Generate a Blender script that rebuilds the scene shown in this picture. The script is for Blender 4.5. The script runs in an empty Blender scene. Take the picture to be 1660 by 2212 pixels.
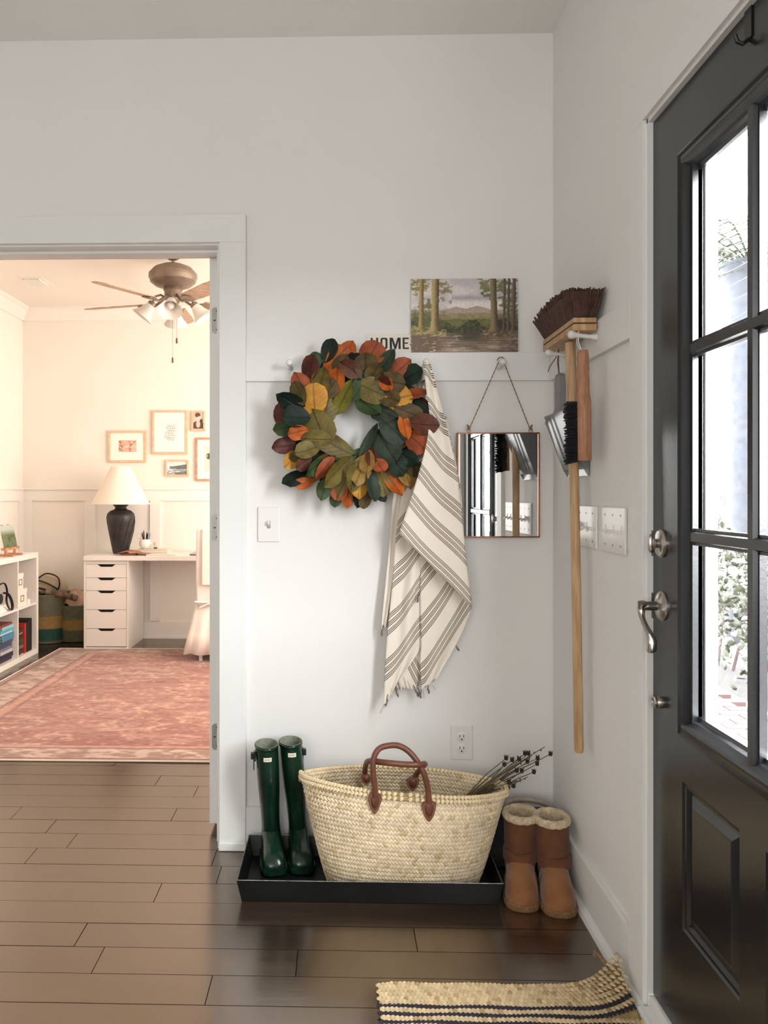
import bpy, math, random
import numpy as np
from mathutils import Vector, Matrix

SC = bpy.context.scene
COL = SC.collection
rnd = random.Random(11)
PI = math.pi

# ------------------------------------------------------------------ camera
TH = 0.027                      # the photographer stands turned a touch to the left
FPX, PX0, PY0, CAMH = 1750.0, 686.7, 1066.0, 1.226
cam_d = bpy.data.cameras.new('camera')
cam = bpy.data.objects.new('camera', cam_d)
COL.objects.link(cam)
cam.location = (0, 0, CAMH)
cam.rotation_euler = (PI / 2, 0, TH)
cam_d.sensor_fit = 'HORIZONTAL'
cam_d.sensor_width = 36.0
cam_d.lens = FPX / 1660.0 * 36.0
cam_d.shift_x = (830 - PX0) / 1660.0
cam_d.shift_y = -(1106 - PY0) / 1660.0
cam_d.clip_start = 0.05
cam_d.clip_end = 200
SC.camera = cam

# ------------------------------------------------------------------ world, light, exposure
SC.view_settings.view_transform = 'Standard'
SC.view_settings.look = 'None'
SC.view_settings.exposure = 0.0
SC.view_settings.gamma = 1.0
SC.view_settings.use_curve_mapping = False

world = bpy.data.worlds.new('sky')
SC.world = world
world.use_nodes = True
bg = world.node_tree.nodes['Background']
bg.inputs[0].default_value = (0.965, 0.98, 1.0, 1)
bg.inputs[1].default_value = 44.0


def area_light(name, loc, rot, sx, sy, power, col):
    d = bpy.data.lights.new(name, 'AREA')
    d.shape = 'RECTANGLE'
    d.size, d.size_y = sx, sy
    d.energy = power
    d.color = col
    o = bpy.data.objects.new(name, d)
    COL.objects.link(o)
    o.location = loc
    o.rotation_euler = rot
    return o


# area lamps stand in for daylight at two unseen windows closed to the sky
area_light('hall_window_fill', (-0.85, -2.58, 1.55), (PI / 2, 0, 0), 2.3, 1.7, 66, (1.0, 0.985, 0.965))
area_light('daylight_study_window', (0.78, 4.85, 1.6), (0, PI / 2, 0), 1.7, 2.6, 112, (1.0, 0.91, 0.82))
# sky light enters through the glazing of the front door
pd = area_light('sky_portal_front_door', (0.87, 1.469, 1.33), (0, PI / 2, 0), 1.5, 0.95, 1, (1, 1, 1))
pd.data.cycles.is_portal = True

# ------------------------------------------------------------------ helpers
_c, _s = math.cos(TH), math.sin(TH)


def ray(px, py):
    xc = (px - PX0) / FPX
    return Vector((xc * _c - _s, xc * _s + _c, -(py - PY0) / FPX))


def at_y(px, py, Y):
    d = ray(px, py)
    return Vector((0, 0, CAMH)) + d * (Y / d.y)


def at_x(px, py, X):
    d = ray(px, py)
    return Vector((0, 0, CAMH)) + d * (X / d.x)


def at_z(px, py, Z):
    d = ray(px, py)
    return Vector((0, 0, CAMH)) + d * ((Z - CAMH) / d.z)


def lin(c):
    return tuple((v / 12.92 if v <= 0.04045 else ((v + 0.055) / 1.055) ** 2.4) for v in c)


def rgb(r, g, b):
    return lin((r / 255, g / 255, b / 255))


WORLD = {}


def wloc(o):
    return WORLD.get(o.name, Vector((0, 0, 0)))


def tag(o, label=None, cat=None, group=None, kind=None):
    if label: o['label'] = label
    if cat: o['category'] = cat
    if group: o['group'] = group
    if kind: o['kind'] = kind
    return o


def thing(name, label, cat, loc, group=None):
    o = bpy.data.objects.new(name, None)
    COL.objects.link(o)
    o.empty_display_size = 0.05
    o.location = loc
    WORLD[o.name] = Vector(loc)
    return tag(o, label, cat, group)


class MB:
    """collects geometry in world coordinates, builds one mesh object"""

    def __init__(self):
        self.v, self.f, self.cols = [], [], []

    def add(self, vs, fs):
        n = len(self.v)
        self.v += [tuple(p) for p in vs]
        self.f += [tuple(i + n for i in f) for f in fs]
        return n

    def box(self, x0, x1, y0, y1, z0, z1):
        vs = [(x0, y0, z0), (x1, y0, z0), (x1, y1, z0), (x0, y1, z0), (x0, y0, z1), (x1, y0, z1), (x1, y1, z1), (x0, y1, z1)]
        fs = [(0, 3, 2, 1), (4, 5, 6, 7), (0, 1, 5, 4), (1, 2, 6, 5), (2, 3, 7, 6), (3, 0, 4, 7)]
        self.add(vs, fs)
        return self

    def obox(self, c, ax, ay, az):
        """oriented box: centre and three half-axis vectors"""
        c, ax, ay, az = Vector(c), Vector(ax), Vector(ay), Vector(az)
        vs = [c + sx * ax + sy * ay + sz * az for sz in (-1, 1) for sx, sy in ((-1, -1), (1, -1), (1, 1), (-1, 1))]
        fs = [(0, 3, 2, 1), (4, 5, 6, 7), (0, 1, 5, 4), (1, 2, 6, 5), (2, 3, 7, 6), (3, 0, 4, 7)]
        self.add(vs, fs)
        return self

    def loft(self, rings, cap0=True, cap1=True, closed=True):
        n = len(rings[0])
        base = len(self.v)
        for r in rings:
            self.v += [tuple(p) for p in r]
        m = n if closed else n - 1
        for k in range(len(rings) - 1):
            for i in range(m):
                j = (i + 1) % n
                self.f.append((base + k * n + i, base + k * n + j, base + (k + 1) * n + j, base + (k + 1) * n + i))
        if cap0: self.f.append(tuple(base + i for i in reversed(range(n))))
        if cap1: self.f.append(tuple(base + (len(rings) - 1) * n + i for i in range(n)))
        return self

    def tube(self, pts, r, n=10, cap=True, flat=1.0):
        pts = [Vector(p) for p in pts]
        rs = r if isinstance(r, (list, tuple)) else [r] * len(pts)
        rings = []
        up = None
        for i, p in enumerate(pts):
            t = (pts[min(i + 1, len(pts) - 1)] - pts[max(i - 1, 0)]).normalized()
            if up is None:
                up = Vector((0, 0, 1)) if abs(t.z) < 0.9 else Vector((0, 1, 0))
            a = t.cross(up)
            if a.length < 1e-5: a = t.cross(Vector((1, 0, 0)))
            a.normalize()
            b = a.cross(t).normalized()
            up = b
            rings.append([p + rs[i] * (math.cos(2 * PI * k / n) * a + flat * math.sin(2 * PI * k / n) * b) for k in range(n)])
        return self.loft(rings, cap, cap)

    def lathe(self, c, prof, n=32, axis='z', cap0=True, cap1=True):
        c = Vector(c)
        rings = []
        for r, h in prof:
            ring = []
            for k in range(n):
                a = 2 * PI * k / n
                if axis == 'z': ring.append(c + Vector((r * math.cos(a), r * math.sin(a), h)))
                elif axis == 'y': ring.append(c + Vector((r * math.cos(a), h, -r * math.sin(a))))
                else: ring.append(c + Vector((h, r * math.cos(a), r * math.sin(a))))
            rings.append(ring)
        return self.loft(rings, cap0, cap1)

    def prism(self, poly, d):
        """poly: list of 3D points (planar), d: extrusion vector"""
        poly = [Vector(p) for p in poly]
        d = Vector(d)
        n = len(poly)
        vs = poly + [p + d for p in poly]
        fs = [tuple(reversed(range(n))), tuple(range(n, 2 * n))]
        fs += [(i, (i + 1) % n, n + (i + 1) % n, n + i) for i in range(n)]
        self.add(vs, fs)
        return self

    def grid(self, P):
        """P[i][j] points"""
        ni, nj = len(P), len(P[0])
        b = len(self.v)
        for row in P: self.v += [tuple(p) for p in row]
        for i in range(ni - 1):
            for j in range(nj - 1):
                self.f.append((b + i * nj + j, b + i * nj + j + 1, b + (i + 1) * nj + j + 1, b + (i + 1) * nj + j))
        return self

    def sphere(self, c, r, n=10, m=6, sq=(1, 1, 1)):
        prof = [(max(1e-4, math.sin(PI * k / m)) , -math.cos(PI * k / m)) for k in range(m + 1)]
        c = Vector(c)
        rings = [[c + Vector((r * sq[0] * a * math.cos(2 * PI * i / n), r * sq[1] * a * math.sin(2 * PI * i / n), r * sq[2] * h)) for i in range(n)] for a, h in prof]
        return self.loft(rings)

    def build(self, name, material, parent=None, smooth=False, bev=0.0, seg=2, angle=35, solid=0.0, subd=0, cols=None, attr=None):
        off = wloc(parent) if parent else Vector((0, 0, 0))
        if parent is None and self.v:
            a = np.array(self.v)
            off = Vector(((a[:, 0].min() + a[:, 0].max()) / 2, (a[:, 1].min() + a[:, 1].max()) / 2, a[:, 2].min()))
        me = bpy.data.meshes.new(name)
        me.from_pydata([(p[0] - off.x, p[1] - off.y, p[2] - off.z) for p in self.v], [], self.f)
        me.update()
        if material: me.materials.append(material)
        if smooth:
            me.shade_smooth()
            if angle: me.set_sharp_from_angle(angle=math.radians(angle))
        if cols is not None:
            at = me.color_attributes.new('Col', 'FLOAT_COLOR', 'POINT')
            a = np.ones((len(me.vertices), 4), dtype=np.float32)
            a[:, :3] = np.asarray(cols, dtype=np.float32)
            at.data.foreach_set('color', a.ravel())
        if attr is not None:
            at = me.attributes.new('stripe', 'FLOAT', 'POINT')
            at.data.foreach_set('value', np.asarray(attr, dtype=np.float32))
        o = bpy.data.objects.new(name, me)
        COL.objects.link(o)
        if parent:
            o.parent = parent
            WORLD[o.name] = off.copy()
        else:
            o.location = off
            WORLD[o.name] = off.copy()
        if solid:
            m = o.modifiers.new('thick', 'SOLIDIFY'); m.thickness = solid; m.offset = 0
        if subd:
            m = o.modifiers.new('sub', 'SUBSURF'); m.levels = subd; m.render_levels = subd
        if bev:
            m = o.modifiers.new('bevel', 'BEVEL'); m.width = bev; m.segments = seg; m.limit_method = 'ANGLE'; m.angle_limit = math.radians(40)
        return o


def struct(name, mb, material, **k):
    o = mb.build(name, material, **k)
    o['kind'] = 'structure'
    return o


def B(*a):
    return MB().box(*a)


# ------------------------------------------------------------------ materials
def new_mat(name):
    m = bpy.data.materials.new(name)
    m.use_nodes = True
    nt = m.node_tree
    return m, nt, nt.nodes['Principled BSDF']


def N(nt, kind, **props):
    n = nt.nodes.new(kind)
    for k, v in props.items():
        setattr(n, k, v)
    return n


def mat(name, c, rough=0.5, metal=0.0, var=0.0, scale=20.0, bump=0.0, bscale=None, c2=None, stretch=None, spec=None, coat=0.0, sheen=0.0, trans=0.0, ior=None, objrand=0.0):
    """plain procedural material: noise-mottled colour, optional grain stretch and bump"""
    m, nt, p = new_mat(name)
    p.inputs['Roughness'].default_value = rough
    p.inputs['Metallic'].default_value = metal
    if spec is not None: p.inputs['Specular IOR Level'].default_value = spec
    if coat: p.inputs['Coat Weight'].default_value = coat
    if sheen: p.inputs['Sheen Weight'].default_value = sheen
    if trans: p.inputs['Transmission Weight'].default_value = trans
    if ior: p.inputs['IOR'].default_value = ior
    tc = N(nt, 'ShaderNodeTexCoord')
    mp = N(nt, 'ShaderNodeMapping')
    nt.links.new(tc.outputs['Object'], mp.inputs[0])
    if stretch: mp.inputs['Scale'].default_value = stretch
    nz = N(nt, 'ShaderNodeTexNoise')
    nz.inputs['Scale'].default_value = scale
    nz.inputs['Detail'].default_value = 5
    nt.links.new(mp.outputs[0], nz.inputs['Vector'])
    a = tuple(c) + (1,)
    if c2 is None:
        d = tuple(max(0, v * (1 - var)) for v in c) + (1,)
    else:
        d = tuple(c2) + (1,)
    mx = N(nt, 'ShaderNodeMix', data_type='RGBA')
    mx.inputs[6].default_value = a
    mx.inputs[7].default_value = d
    cr = N(nt, 'ShaderNodeMapRange')
    cr.inputs[1].default_value, cr.inputs[2].default_value = 0.35, 0.65
    nt.links.new(nz.outputs['Fac'], cr.inputs[0])
    nt.links.new(cr.outputs[0], mx.inputs[0])
    out = mx.outputs[2]
    if objrand:
        oi = N(nt, 'ShaderNodeObjectInfo')
        mr = N(nt, 'ShaderNodeMapRange')
        mr.inputs[3].default_value, mr.inputs[4].default_value = 1 - objrand, 1 + objrand
        nt.links.new(oi.outputs['Random'], mr.inputs[0])
        hs = N(nt, 'ShaderNodeHueSaturation')
        nt.links.new(mr.outputs[0], hs.inputs['Value'])
        nt.links.new(out, hs.inputs['Color'])
        out = hs.outputs[0]
    nt.links.new(out, p.inputs['Base Color'])
    if bump:
        nb = N(nt, 'ShaderNodeTexNoise')
        nb.inputs['Scale'].default_value = bscale or scale
        nb.inputs['Detail'].default_value = 4
        nt.links.new(mp.outputs[0], nb.inputs['Vector'])
        b = N(nt, 'ShaderNodeBump')
        b.inputs['Strength'].default_value = bump
        b.inputs['Distance'].default_value = 0.004
        nt.links.new(nb.outputs['Fac'], b.inputs['Height'])
        nt.links.new(b.outputs[0], p.inputs['Normal'])
    return m


def mat_col(name, rough=0.6, bump=0.0, bscale=80, sheen=0.0, spec=0.4):
    """colour comes from the painted colour attribute (prints, woven pieces)"""
    m, nt, p = new_mat(name)
    at = N(nt, 'ShaderNodeAttribute', attribute_name='Col')
    nt.links.new(at.outputs['Color'], p.inputs['Base Color'])
    p.inputs['Roughness'].default_value = rough
    p.inputs['Specular IOR Level'].default_value = spec
    if sheen: p.inputs['Sheen Weight'].default_value = sheen
    if bump:
        tc = N(nt, 'ShaderNodeTexCoord')
        nb = N(nt, 'ShaderNodeTexNoise')
        nb.inputs['Scale'].default_value = bscale
        nt.links.new(tc.outputs['Object'], nb.inputs['Vector'])
        b = N(nt, 'ShaderNodeBump')
        b.inputs['Strength'].default_value = bump
        b.inputs['Distance'].default_value = 0.003
        nt.links.new(nb.outputs['Fac'], b.inputs['Height'])
        nt.links.new(b.outputs[0], p.inputs['Normal'])
    return m


def mat_wood_floor():
    m, nt, p = new_mat('dark_floor_wood')
    tc = N(nt, 'ShaderNodeTexCoord')
    oi = N(nt, 'ShaderNodeObjectInfo')
    mp = N(nt, 'ShaderNodeMapping')
    mp.inputs['Scale'].default_value = (1.2, 16, 16)
    nt.links.new(tc.outputs['Object'], mp.inputs[0])
    cmb = N(nt, 'ShaderNodeCombineXYZ')
    mu = N(nt, 'ShaderNodeMath', operation='MULTIPLY'); mu.inputs[1].default_value = 40
    nt.links.new(oi.outputs['Random'], mu.inputs[0])
    nt.links.new(mu.outputs[0], cmb.inputs[0]); nt.links.new(mu.outputs[0], cmb.inputs[1])
    nt.links.new(cmb.outputs[0], mp.inputs['Location'])
    nz = N(nt, 'ShaderNodeTexNoise'); nz.inputs['Scale'].default_value = 2.2; nz.inputs['Detail'].default_value = 8; nz.inputs['Roughness'].default_value = 0.65
    nt.links.new(mp.outputs[0], nz.inputs['Vector'])
    ramp = N(nt, 'ShaderNodeValToRGB')
    ramp.color_ramp.elements[0].position = 0.3; ramp.color_ramp.elements[0].color = (0.011, 0.0056, 0.003, 1)
    ramp.color_ramp.elements[1].position = 0.72; ramp.color_ramp.elements[1].color = (0.040, 0.0215, 0.012, 1)
    nt.links.new(nz.outputs['Fac'], ramp.inputs[0])
    mr = N(nt, 'ShaderNodeMapRange'); mr.inputs[3].default_value, mr.inputs[4].default_value = 0.7, 1.45
    nt.links.new(oi.outputs['Random'], mr.inputs[0])
    hs = N(nt, 'ShaderNodeHueSaturation')
    nt.links.new(mr.outputs[0], hs.inputs['Value']); nt.links.new(ramp.outputs[0], hs.inputs['Color'])
    nt.links.new(hs.outputs[0], p.inputs['Base Color'])
    p.inputs['IOR'].default_value = 2.8
    p.inputs['Specular Tint'].default_value = (1.0, 0.88, 0.76, 1)
    p.inputs['Roughness'].default_value = 0.2
    rr = N(nt, 'ShaderNodeMapRange'); rr.inputs[3].default_value, rr.inputs[4].default_value = 0.15, 0.27
    nt.links.new(nz.outputs['Fac'], rr.inputs[0]); nt.links.new(rr.outputs[0], p.inputs['Roughness'])
    b = N(nt, 'ShaderNodeBump'); b.inputs['Strength'].default_value = 0.12; b.inputs['Distance'].default_value = 0.002
    nt.links.new(nz.outputs['Fac'], b.inputs['Height']); nt.links.new(b.outputs[0], p.inputs['Normal'])
    return m


def mat_glass(name, tint=(1, 1, 1), gloss=0.06):
    """thin pane: clear transmission plus a fresnel sheen"""
    m, nt, p = new_mat(name)
    nt.nodes.remove(p)
    out = [n for n in nt.nodes if n.type == 'OUTPUT_MATERIAL'][0]
    t = N(nt, 'ShaderNodeBsdfTransparent'); t.inputs[0].default_value = tuple(tint) + (1,)
    g = N(nt, 'ShaderNodeBsdfGlossy'); g.inputs['Roughness'].default_value = 0.02
    lw = N(nt, 'ShaderNodeLayerWeight'); lw.inputs[0].default_value = 0.5
    pw = N(nt, 'ShaderNodeMath', operation='POWER'); pw.inputs[1].default_value = 5.0
    nt.links.new(lw.outputs['Facing'], pw.inputs[0])
    fr = N(nt, 'ShaderNodeMath', operation='MULTIPLY_ADD'); fr.inputs[1].default_value = 0.5; fr.inputs[2].default_value = 0.03
    nt.links.new(pw.outputs[0], fr.inputs[0])
    mx = N(nt, 'ShaderNodeMixShader')
    nt.links.new(fr.outputs[0], mx.inputs[0]); nt.links.new(t.outputs[0], mx.inputs[1]); nt.links.new(g.outputs[0], mx.inputs[2])
    nt.links.new(mx.outputs[0], out.inputs[0])
    return m


def mat_smoke_plastic():
    m, nt, p = new_mat('smoke_grey_plastic')
    out = [n for n in nt.nodes if n.type == 'OUTPUT_MATERIAL'][0]
    p.inputs['Base Color'].default_value = (0.30, 0.30, 0.30, 1)
    p.inputs['Roughness'].default_value = 0.18
    t = N(nt, 'ShaderNodeBsdfTransparent'); t.inputs[0].default_value = (0.72, 0.73, 0.73, 1)
    mx = N(nt, 'ShaderNodeMixShader'); mx.inputs[0].default_value = 0.55
    nt.links.new(t.outputs[0], mx.inputs[1]); nt.links.new(p.outputs[0], mx.inputs[2])
    nt.links.new(mx.outputs[0], out.inputs[0])
    return m


def mat_towel():
    m, nt, p = new_mat('striped_cotton')
    at = N(nt, 'ShaderNodeAttribute', attribute_name='stripe')
    md = N(nt, 'ShaderNodeMath', operation='FLOORED_MODULO'); md.inputs[1].default_value = 1.0
    nt.links.new(at.outputs['Fac'], md.inputs[0])
    ramp = N(nt, 'ShaderNodeValToRGB')
    cr = ramp.color_ramp
    cr.interpolation = 'CONSTANT'
    cream = rgb(232, 222, 208) + (1,)
    dark = rgb(70, 58, 48) + (1,)
    e = cr.elements
    e[0].position = 0; e[0].color = cream
    e[1].position = 0.999; e[1].color = cream
    lw = 0.024
    for g in (0.02, 0.20, 0.38):
        for k in range(3):
            q = g + k * 0.047
            x = e.new(q); x.color = dark
            x = e.new(q + lw); x.color = cream
    nt.links.new(md.outputs[0], ramp.inputs[0])
    nt.links.new(ramp.outputs[0], p.inputs['Base Color'])
    p.inputs['Roughness'].default_value = 0.9
    p.inputs['Sheen Weight'].default_value = 0.15
    tc = N(nt, 'ShaderNodeTexCoord')
    nz = N(nt, 'ShaderNodeTexNoise'); nz.inputs['Scale'].default_value = 260
    nt.links.new(tc.outputs['Object'], nz.inputs['Vector'])
    nz2 = N(nt, 'ShaderNodeTexNoise'); nz2.inputs['Scale'].default_value = 24
    nt.links.new(tc.outputs['Object'], nz2.inputs['Vector'])
    ad = N(nt, 'ShaderNodeMath', operation='MULTIPLY_ADD'); ad.inputs[1].default_value = 3.0
    nt.links.new(nz2.outputs['Fac'], ad.inputs[0]); nt.links.new(nz.outputs['Fac'], ad.inputs[2])
    b = N(nt, 'ShaderNodeBump'); b.inputs['Strength'].default_value = 0.35; b.inputs['Distance'].default_value = 0.003
    nt.links.new(ad.outputs[0], b.inputs['Height']); nt.links.new(b.outputs[0], p.inputs['Normal'])
    return m


def mat_leaf(name, c, c2, rough=0.5):
    m, nt, p = new_mat(name)
    tc = N(nt, 'ShaderNodeTexCoord')
    oi = N(nt, 'ShaderNodeObjectInfo')
    sx = N(nt, 'ShaderNodeSeparateXYZ')
    nt.links.new(tc.outputs['Object'], sx.inputs[0])
    ab = N(nt, 'ShaderNodeMath', operation='ABSOLUTE'); nt.links.new(sx.outputs[0], ab.inputs[0])
    # side veins sweep forward from the midrib
    sv = N(nt, 'ShaderNodeMath', operation='MULTIPLY_ADD'); sv.inputs[1].default_value = -0.9
    nt.links.new(ab.outputs[0], sv.inputs[0]); nt.links.new(sx.outputs[1], sv.inputs[2])
    sn = N(nt, 'ShaderNodeMath', operation='MULTIPLY'); sn.inputs[1].default_value = 46
    nt.links.new(sv.outputs[0], sn.inputs[0])
    si = N(nt, 'ShaderNodeMath', operation='SINE'); nt.links.new(sn.outputs[0], si.inputs[0])
    vm = N(nt, 'ShaderNodeMapRange'); vm.inputs[1].default_value, vm.inputs[2].default_value = 0.90, 1.0
    nt.links.new(si.outputs[0], vm.inputs[0])
    mr = N(nt, 'ShaderNodeMapRange'); mr.inputs[1].default_value, mr.inputs[2].default_value = 0.03, 0.012
    nt.links.new(ab.outputs[0], mr.inputs[0])
    va = N(nt, 'ShaderNodeMath', operation='MULTIPLY'); va.inputs[1].default_value = 0.35
    nt.links.new(vm.outputs[0], va.inputs[0])
    mxv = N(nt, 'ShaderNodeMath', operation='MAXIMUM')
    nt.links.new(va.outputs[0], mxv.inputs[0]); nt.links.new(mr.outputs[0], mxv.inputs[1])
    nz = N(nt, 'ShaderNodeTexNoise', noise_dimensions='4D'); nz.inputs['Scale'].default_value = 3.2; nz.inputs['Detail'].default_value = 5
    nt.links.new(tc.outputs['Object'], nz.inputs['Vector'])
    mw = N(nt, 'ShaderNodeMath', operation='MULTIPLY'); mw.inputs[1].default_value = 50
    nt.links.new(oi.outputs['Random'], mw.inputs[0]); nt.links.new(mw.outputs[0], nz.inputs['W'])
    fr = N(nt, 'ShaderNodeMapRange'); fr.inputs[1].default_value, fr.inputs[2].default_value = 0.35, 0.68
    nt.links.new(nz.outputs['Fac'], fr.inputs[0])
    mx = N(nt, 'ShaderNodeMix', data_type='RGBA')
    mx.inputs[6].default_value = tuple(c) + (1,); mx.inputs[7].default_value = tuple(c2) + (1,)
    nt.links.new(fr.outputs[0], mx.inputs[0])
    mv = N(nt, 'ShaderNodeMix', data_type='RGBA')
    mv.inputs[7].default_value = tuple(v * 0.45 for v in c2) + (1,)
    nt.links.new(mx.outputs[2], mv.inputs[6])
    mf = N(nt, 'ShaderNodeMath', operation='MULTIPLY'); mf.inputs[1].default_value = 0.55
    nt.links.new(mxv.outputs[0], mf.inputs[0]); nt.links.new(mf.outputs[0], mv.inputs[0])
    nt.links.new(mv.outputs[2], p.inputs['Base Color'])
    p.inputs['Roughness'].default_value = rough
    p.inputs['Specular IOR Level'].default_value = 0.3
    b = N(nt, 'ShaderNodeBump'); b.inputs['Strength'].default_value = 0.3; b.inputs['Distance'].default_value = 0.02; b.invert = True
    nt.links.new(mxv.outputs[0], b.inputs['Height']); nt.links.new(b.outputs[0], p.inputs['Normal'])
    return m


# noise for painted pictures and woven patterns
def vnoise(x, y, seed=0):
    xi, yi = np.floor(x).astype(np.int64), np.floor(y).astype(np.int64)
    fx, fy = x - xi, y - yi
    fx, fy = fx * fx * (3 - 2 * fx), fy * fy * (3 - 2 * fy)

    def h(a, b):
        n = (a * 374761393 + b * 668265263 + seed * 974711) & 0xffffffff
        n = ((n ^ (n >> 13)) * 1274126177) & 0xffffffff
        return ((n ^ (n >> 16)) & 0xffff) / 65535.0
    return (h(xi, yi) * (1 - fx) + h(xi + 1, yi) * fx) * (1 - fy) + (h(xi, yi + 1) * (1 - fx) + h(xi + 1, yi + 1) * fx) * fy


def fbm(x, y, seed=0, o=4):
    s, a, t = 0, 0.5, 0
    for k in range(o):
        s = s + a * vnoise(x * 2 ** k, y * 2 ** k, seed + k * 17)
        t += a
        a *= 0.5
    return s / t


def mixc(c, d, f):
    f = np.clip(f, 0, 1)[..., None]
    return c * (1 - f) + np.asarray(d) * f


def picture(name, parent, o, uvec, vvec, nu, nv, func, material):
    """flat print on a real board: a fine sheet whose colours are painted by func(u, v)"""
    o, uvec, vvec = Vector(o), Vector(uvec), Vector(vvec)
    u, v = np.meshgrid(np.linspace(0, 1, nu), np.linspace(0, 1, nv))
    c = np.clip(func(u, v), 0, 1)
    cl = np.where(c <= 0.04045, c / 12.92, ((c + 0.055) / 1.055) ** 2.4)
    mb = MB()
    mb.grid([[o + uvec * float(u[i, j]) + vvec * float(v[i, j]) for j in range(nu)] for i in range(nv)])
    return mb.build(name, material, parent, cols=cl.reshape(-1, 3))


M = {}
M['wall'] = mat('white_wall_paint', rgb(232, 231, 228), 0.75, var=0.02, scale=3, bump=0.03, bscale=180)
M['trim'] = mat('white_trim_paint', rgb(231, 231, 229), 0.5, var=0.015, scale=4)
M['ceiling'] = mat('ceiling_paint', rgb(242, 240, 236), 0.85, var=0.02, scale=3)
M['cream'] = mat('cream_wall_paint', rgb(240, 233, 224), 0.75, var=0.02, scale=3)
M['trimw'] = mat('warm_white_trim_paint', rgb(240, 235, 228), 0.5, var=0.015, scale=4)
M['floor'] = mat_wood_floor()
M['shade'] = mat('sky_block_sheet', rgb(230, 226, 218), 0.9)  # for the unseen sheets that shut the sky out of both windows
M['gap'] = mat('dark_subfloor', (0.006, 0.004, 0.003), 0.8)
M['door'] = mat('charcoal_door_paint', rgb(26, 28, 31), 0.24, var=0.12, scale=9, bump=0.04, bscale=120)
M['nickel'] = mat('brushed_nickel', rgb(176, 170, 164), 0.28, 1.0, var=0.12, scale=60, stretch=(1, 1, 12))
M['glass'] = mat_glass('clear_glass')
M['hinge'] = mat('satin_hinge_metal', rgb(140, 140, 134), 0.4, 1.0, var=0.1)
M['plastic'] = mat('white_plastic', rgb(226, 223, 219), 0.35)
M['plasticg'] = mat('grey_slot', rgb(150, 146, 142), 0.5)
M['plasticd'] = mat('dark_slot', rgb(40, 36, 32), 0.6)
M['black'] = mat('black_metal', rgb(20, 20, 20), 0.4, var=0.2)

# ================================================================== THE SETTING
D, DW = 2.79, 2.93            # hall face and study face of the dividing wall
XW = 0.73                     # right wall
CEIL = 2.80
XL, YB = -3.3, -2.6           # hall left wall, wall behind the photographer
OX0, OX1 = -1.32, -0.418     # doorway to the study
OZ = 2.088
SX0, SX1, SY = -2.70, 0.80, 6.83   # study walls
DY0, DY1 = 1.012, 1.926       # front door along the right wall
DZ0, DZ1 = 0.049, 2.098
XD = 0.738                    # room face of the front door

# --- floor of single boards running left to right
floor = struct('floor', B(XL, SX1, YB, SY + 0.1, -0.06, -0.016), M['gap'])
PW = 0.1205
Y_REF = 2.777
known = [(340, 1688), (424, 1708), (376, 1760), (110, 1785), (156, 1815), (461, 1858), (175, 2018), (208, 2081), (452, 2135), (470, 1900), (900, 2040), (640, 2095)]
joints = {}
for px, py in known:
    p = at_z(px, py, 0)
    joints.setdefault(int(math.floor((p.y - Y_REF) / PW)), []).append(p.x)
k0, k1 = int((0.55 - Y_REF) / PW) - 1, int((SY - Y_REF) / PW) + 1
for k in range(k0, k1):
    y0, y1 = Y_REF + k * PW, Y_REF + (k + 1) * PW
    study = y0 > 2.86
    xa, xb = (SX0, SX1) if study else (XL + 0.8, XW + 0.02)
    y1 = min(y1, SY)
    if y1 - y0 < 0.02: continue
    cuts = list(joints.get(k, []))
    x = xa + rnd.uniform(0.4, 1.5)
    while x < xb - 0.4:
        if all(abs(x - c) > 0.55 for c in cuts): cuts.append(x)
        x += rnd.uniform(1.1, 1.9)
    cuts = [xa] + sorted(cuts) + [xb]
    for a, b in zip(cuts[:-1], cuts[1:]):
        g = 0.0011
        x0, x1, ya, yb = a + g, b - g, y0 + g, y1 - g
        mb = MB()
        h = rnd.uniform(-0.0006, 0.0)
        mb.loft([[(x0, ya, -0.016), (x1, ya, -0.016), (x1, yb, -0.016), (x0, yb, -0.016)], [(x0, ya, h), (x1, ya, h), (x1, yb, h), (x0, yb, h)]], cap0=False)
        mb.build('plank', M['floor'], floor)
near = B(XL, XW, YB, Y_REF + k0 * PW, -0.016, 0)
struct('floor', near, M['floor'])

# --- walls
w = MB()
w.box(OX1, XW + 0.16, D, DW, 0, CEIL)
w.box(OX0, OX1, D, DW, OZ, CEIL)
w.box(XL - 0.1, OX0, D, DW, 0, CEIL)
struct('wall_back', w, M['wall'])

w = MB()
w.box(XW, XW + 0.085, DY1 + 0.012, D, 0, CEIL)
w.box(XW, XW + 0.085, DY0 - 0.012, DY1 + 0.012, DZ1 + 0.012, CEIL)
w.box(XW, XW + 0.085, YB, DY0 - 0.012, 0, CEIL)
struct('wall_right', w, M['wall'])
struct('wall_left', B(XL - 0.1, XL, YB, D, 0, CEIL), M['wall'])
w = MB()
HW = (-2.0, 0.30, 0.70, 2.40)     # unseen hall window behind the photographer, placed for its light on the hall
w.box(XL, HW[0], YB - 0.1, YB, 0, CEIL); w.box(HW[1], XW, YB - 0.1, YB, 0, CEIL)
w.box(HW[0], HW[1], YB - 0.1, YB, 0, HW[2]); w.box(HW[0], HW[1], YB - 0.1, YB, HW[3], CEIL)
struct('wall_front', w, M['wall'])
w = MB()
for a in (HW[0], (HW[0] + HW[1]) / 2 - 0.02, HW[1] - 0.04): w.box(a, a + 0.04, YB - 0.09, YB - 0.05, HW[2], HW[3])
for a in (HW[2], (HW[2] + HW[3]) / 2 - 0.02, HW[3] - 0.04): w.box(HW[0], HW[1], YB - 0.09, YB - 0.05, a, a + 0.04)
wn = struct('window_1', w, M['trim'])
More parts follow.
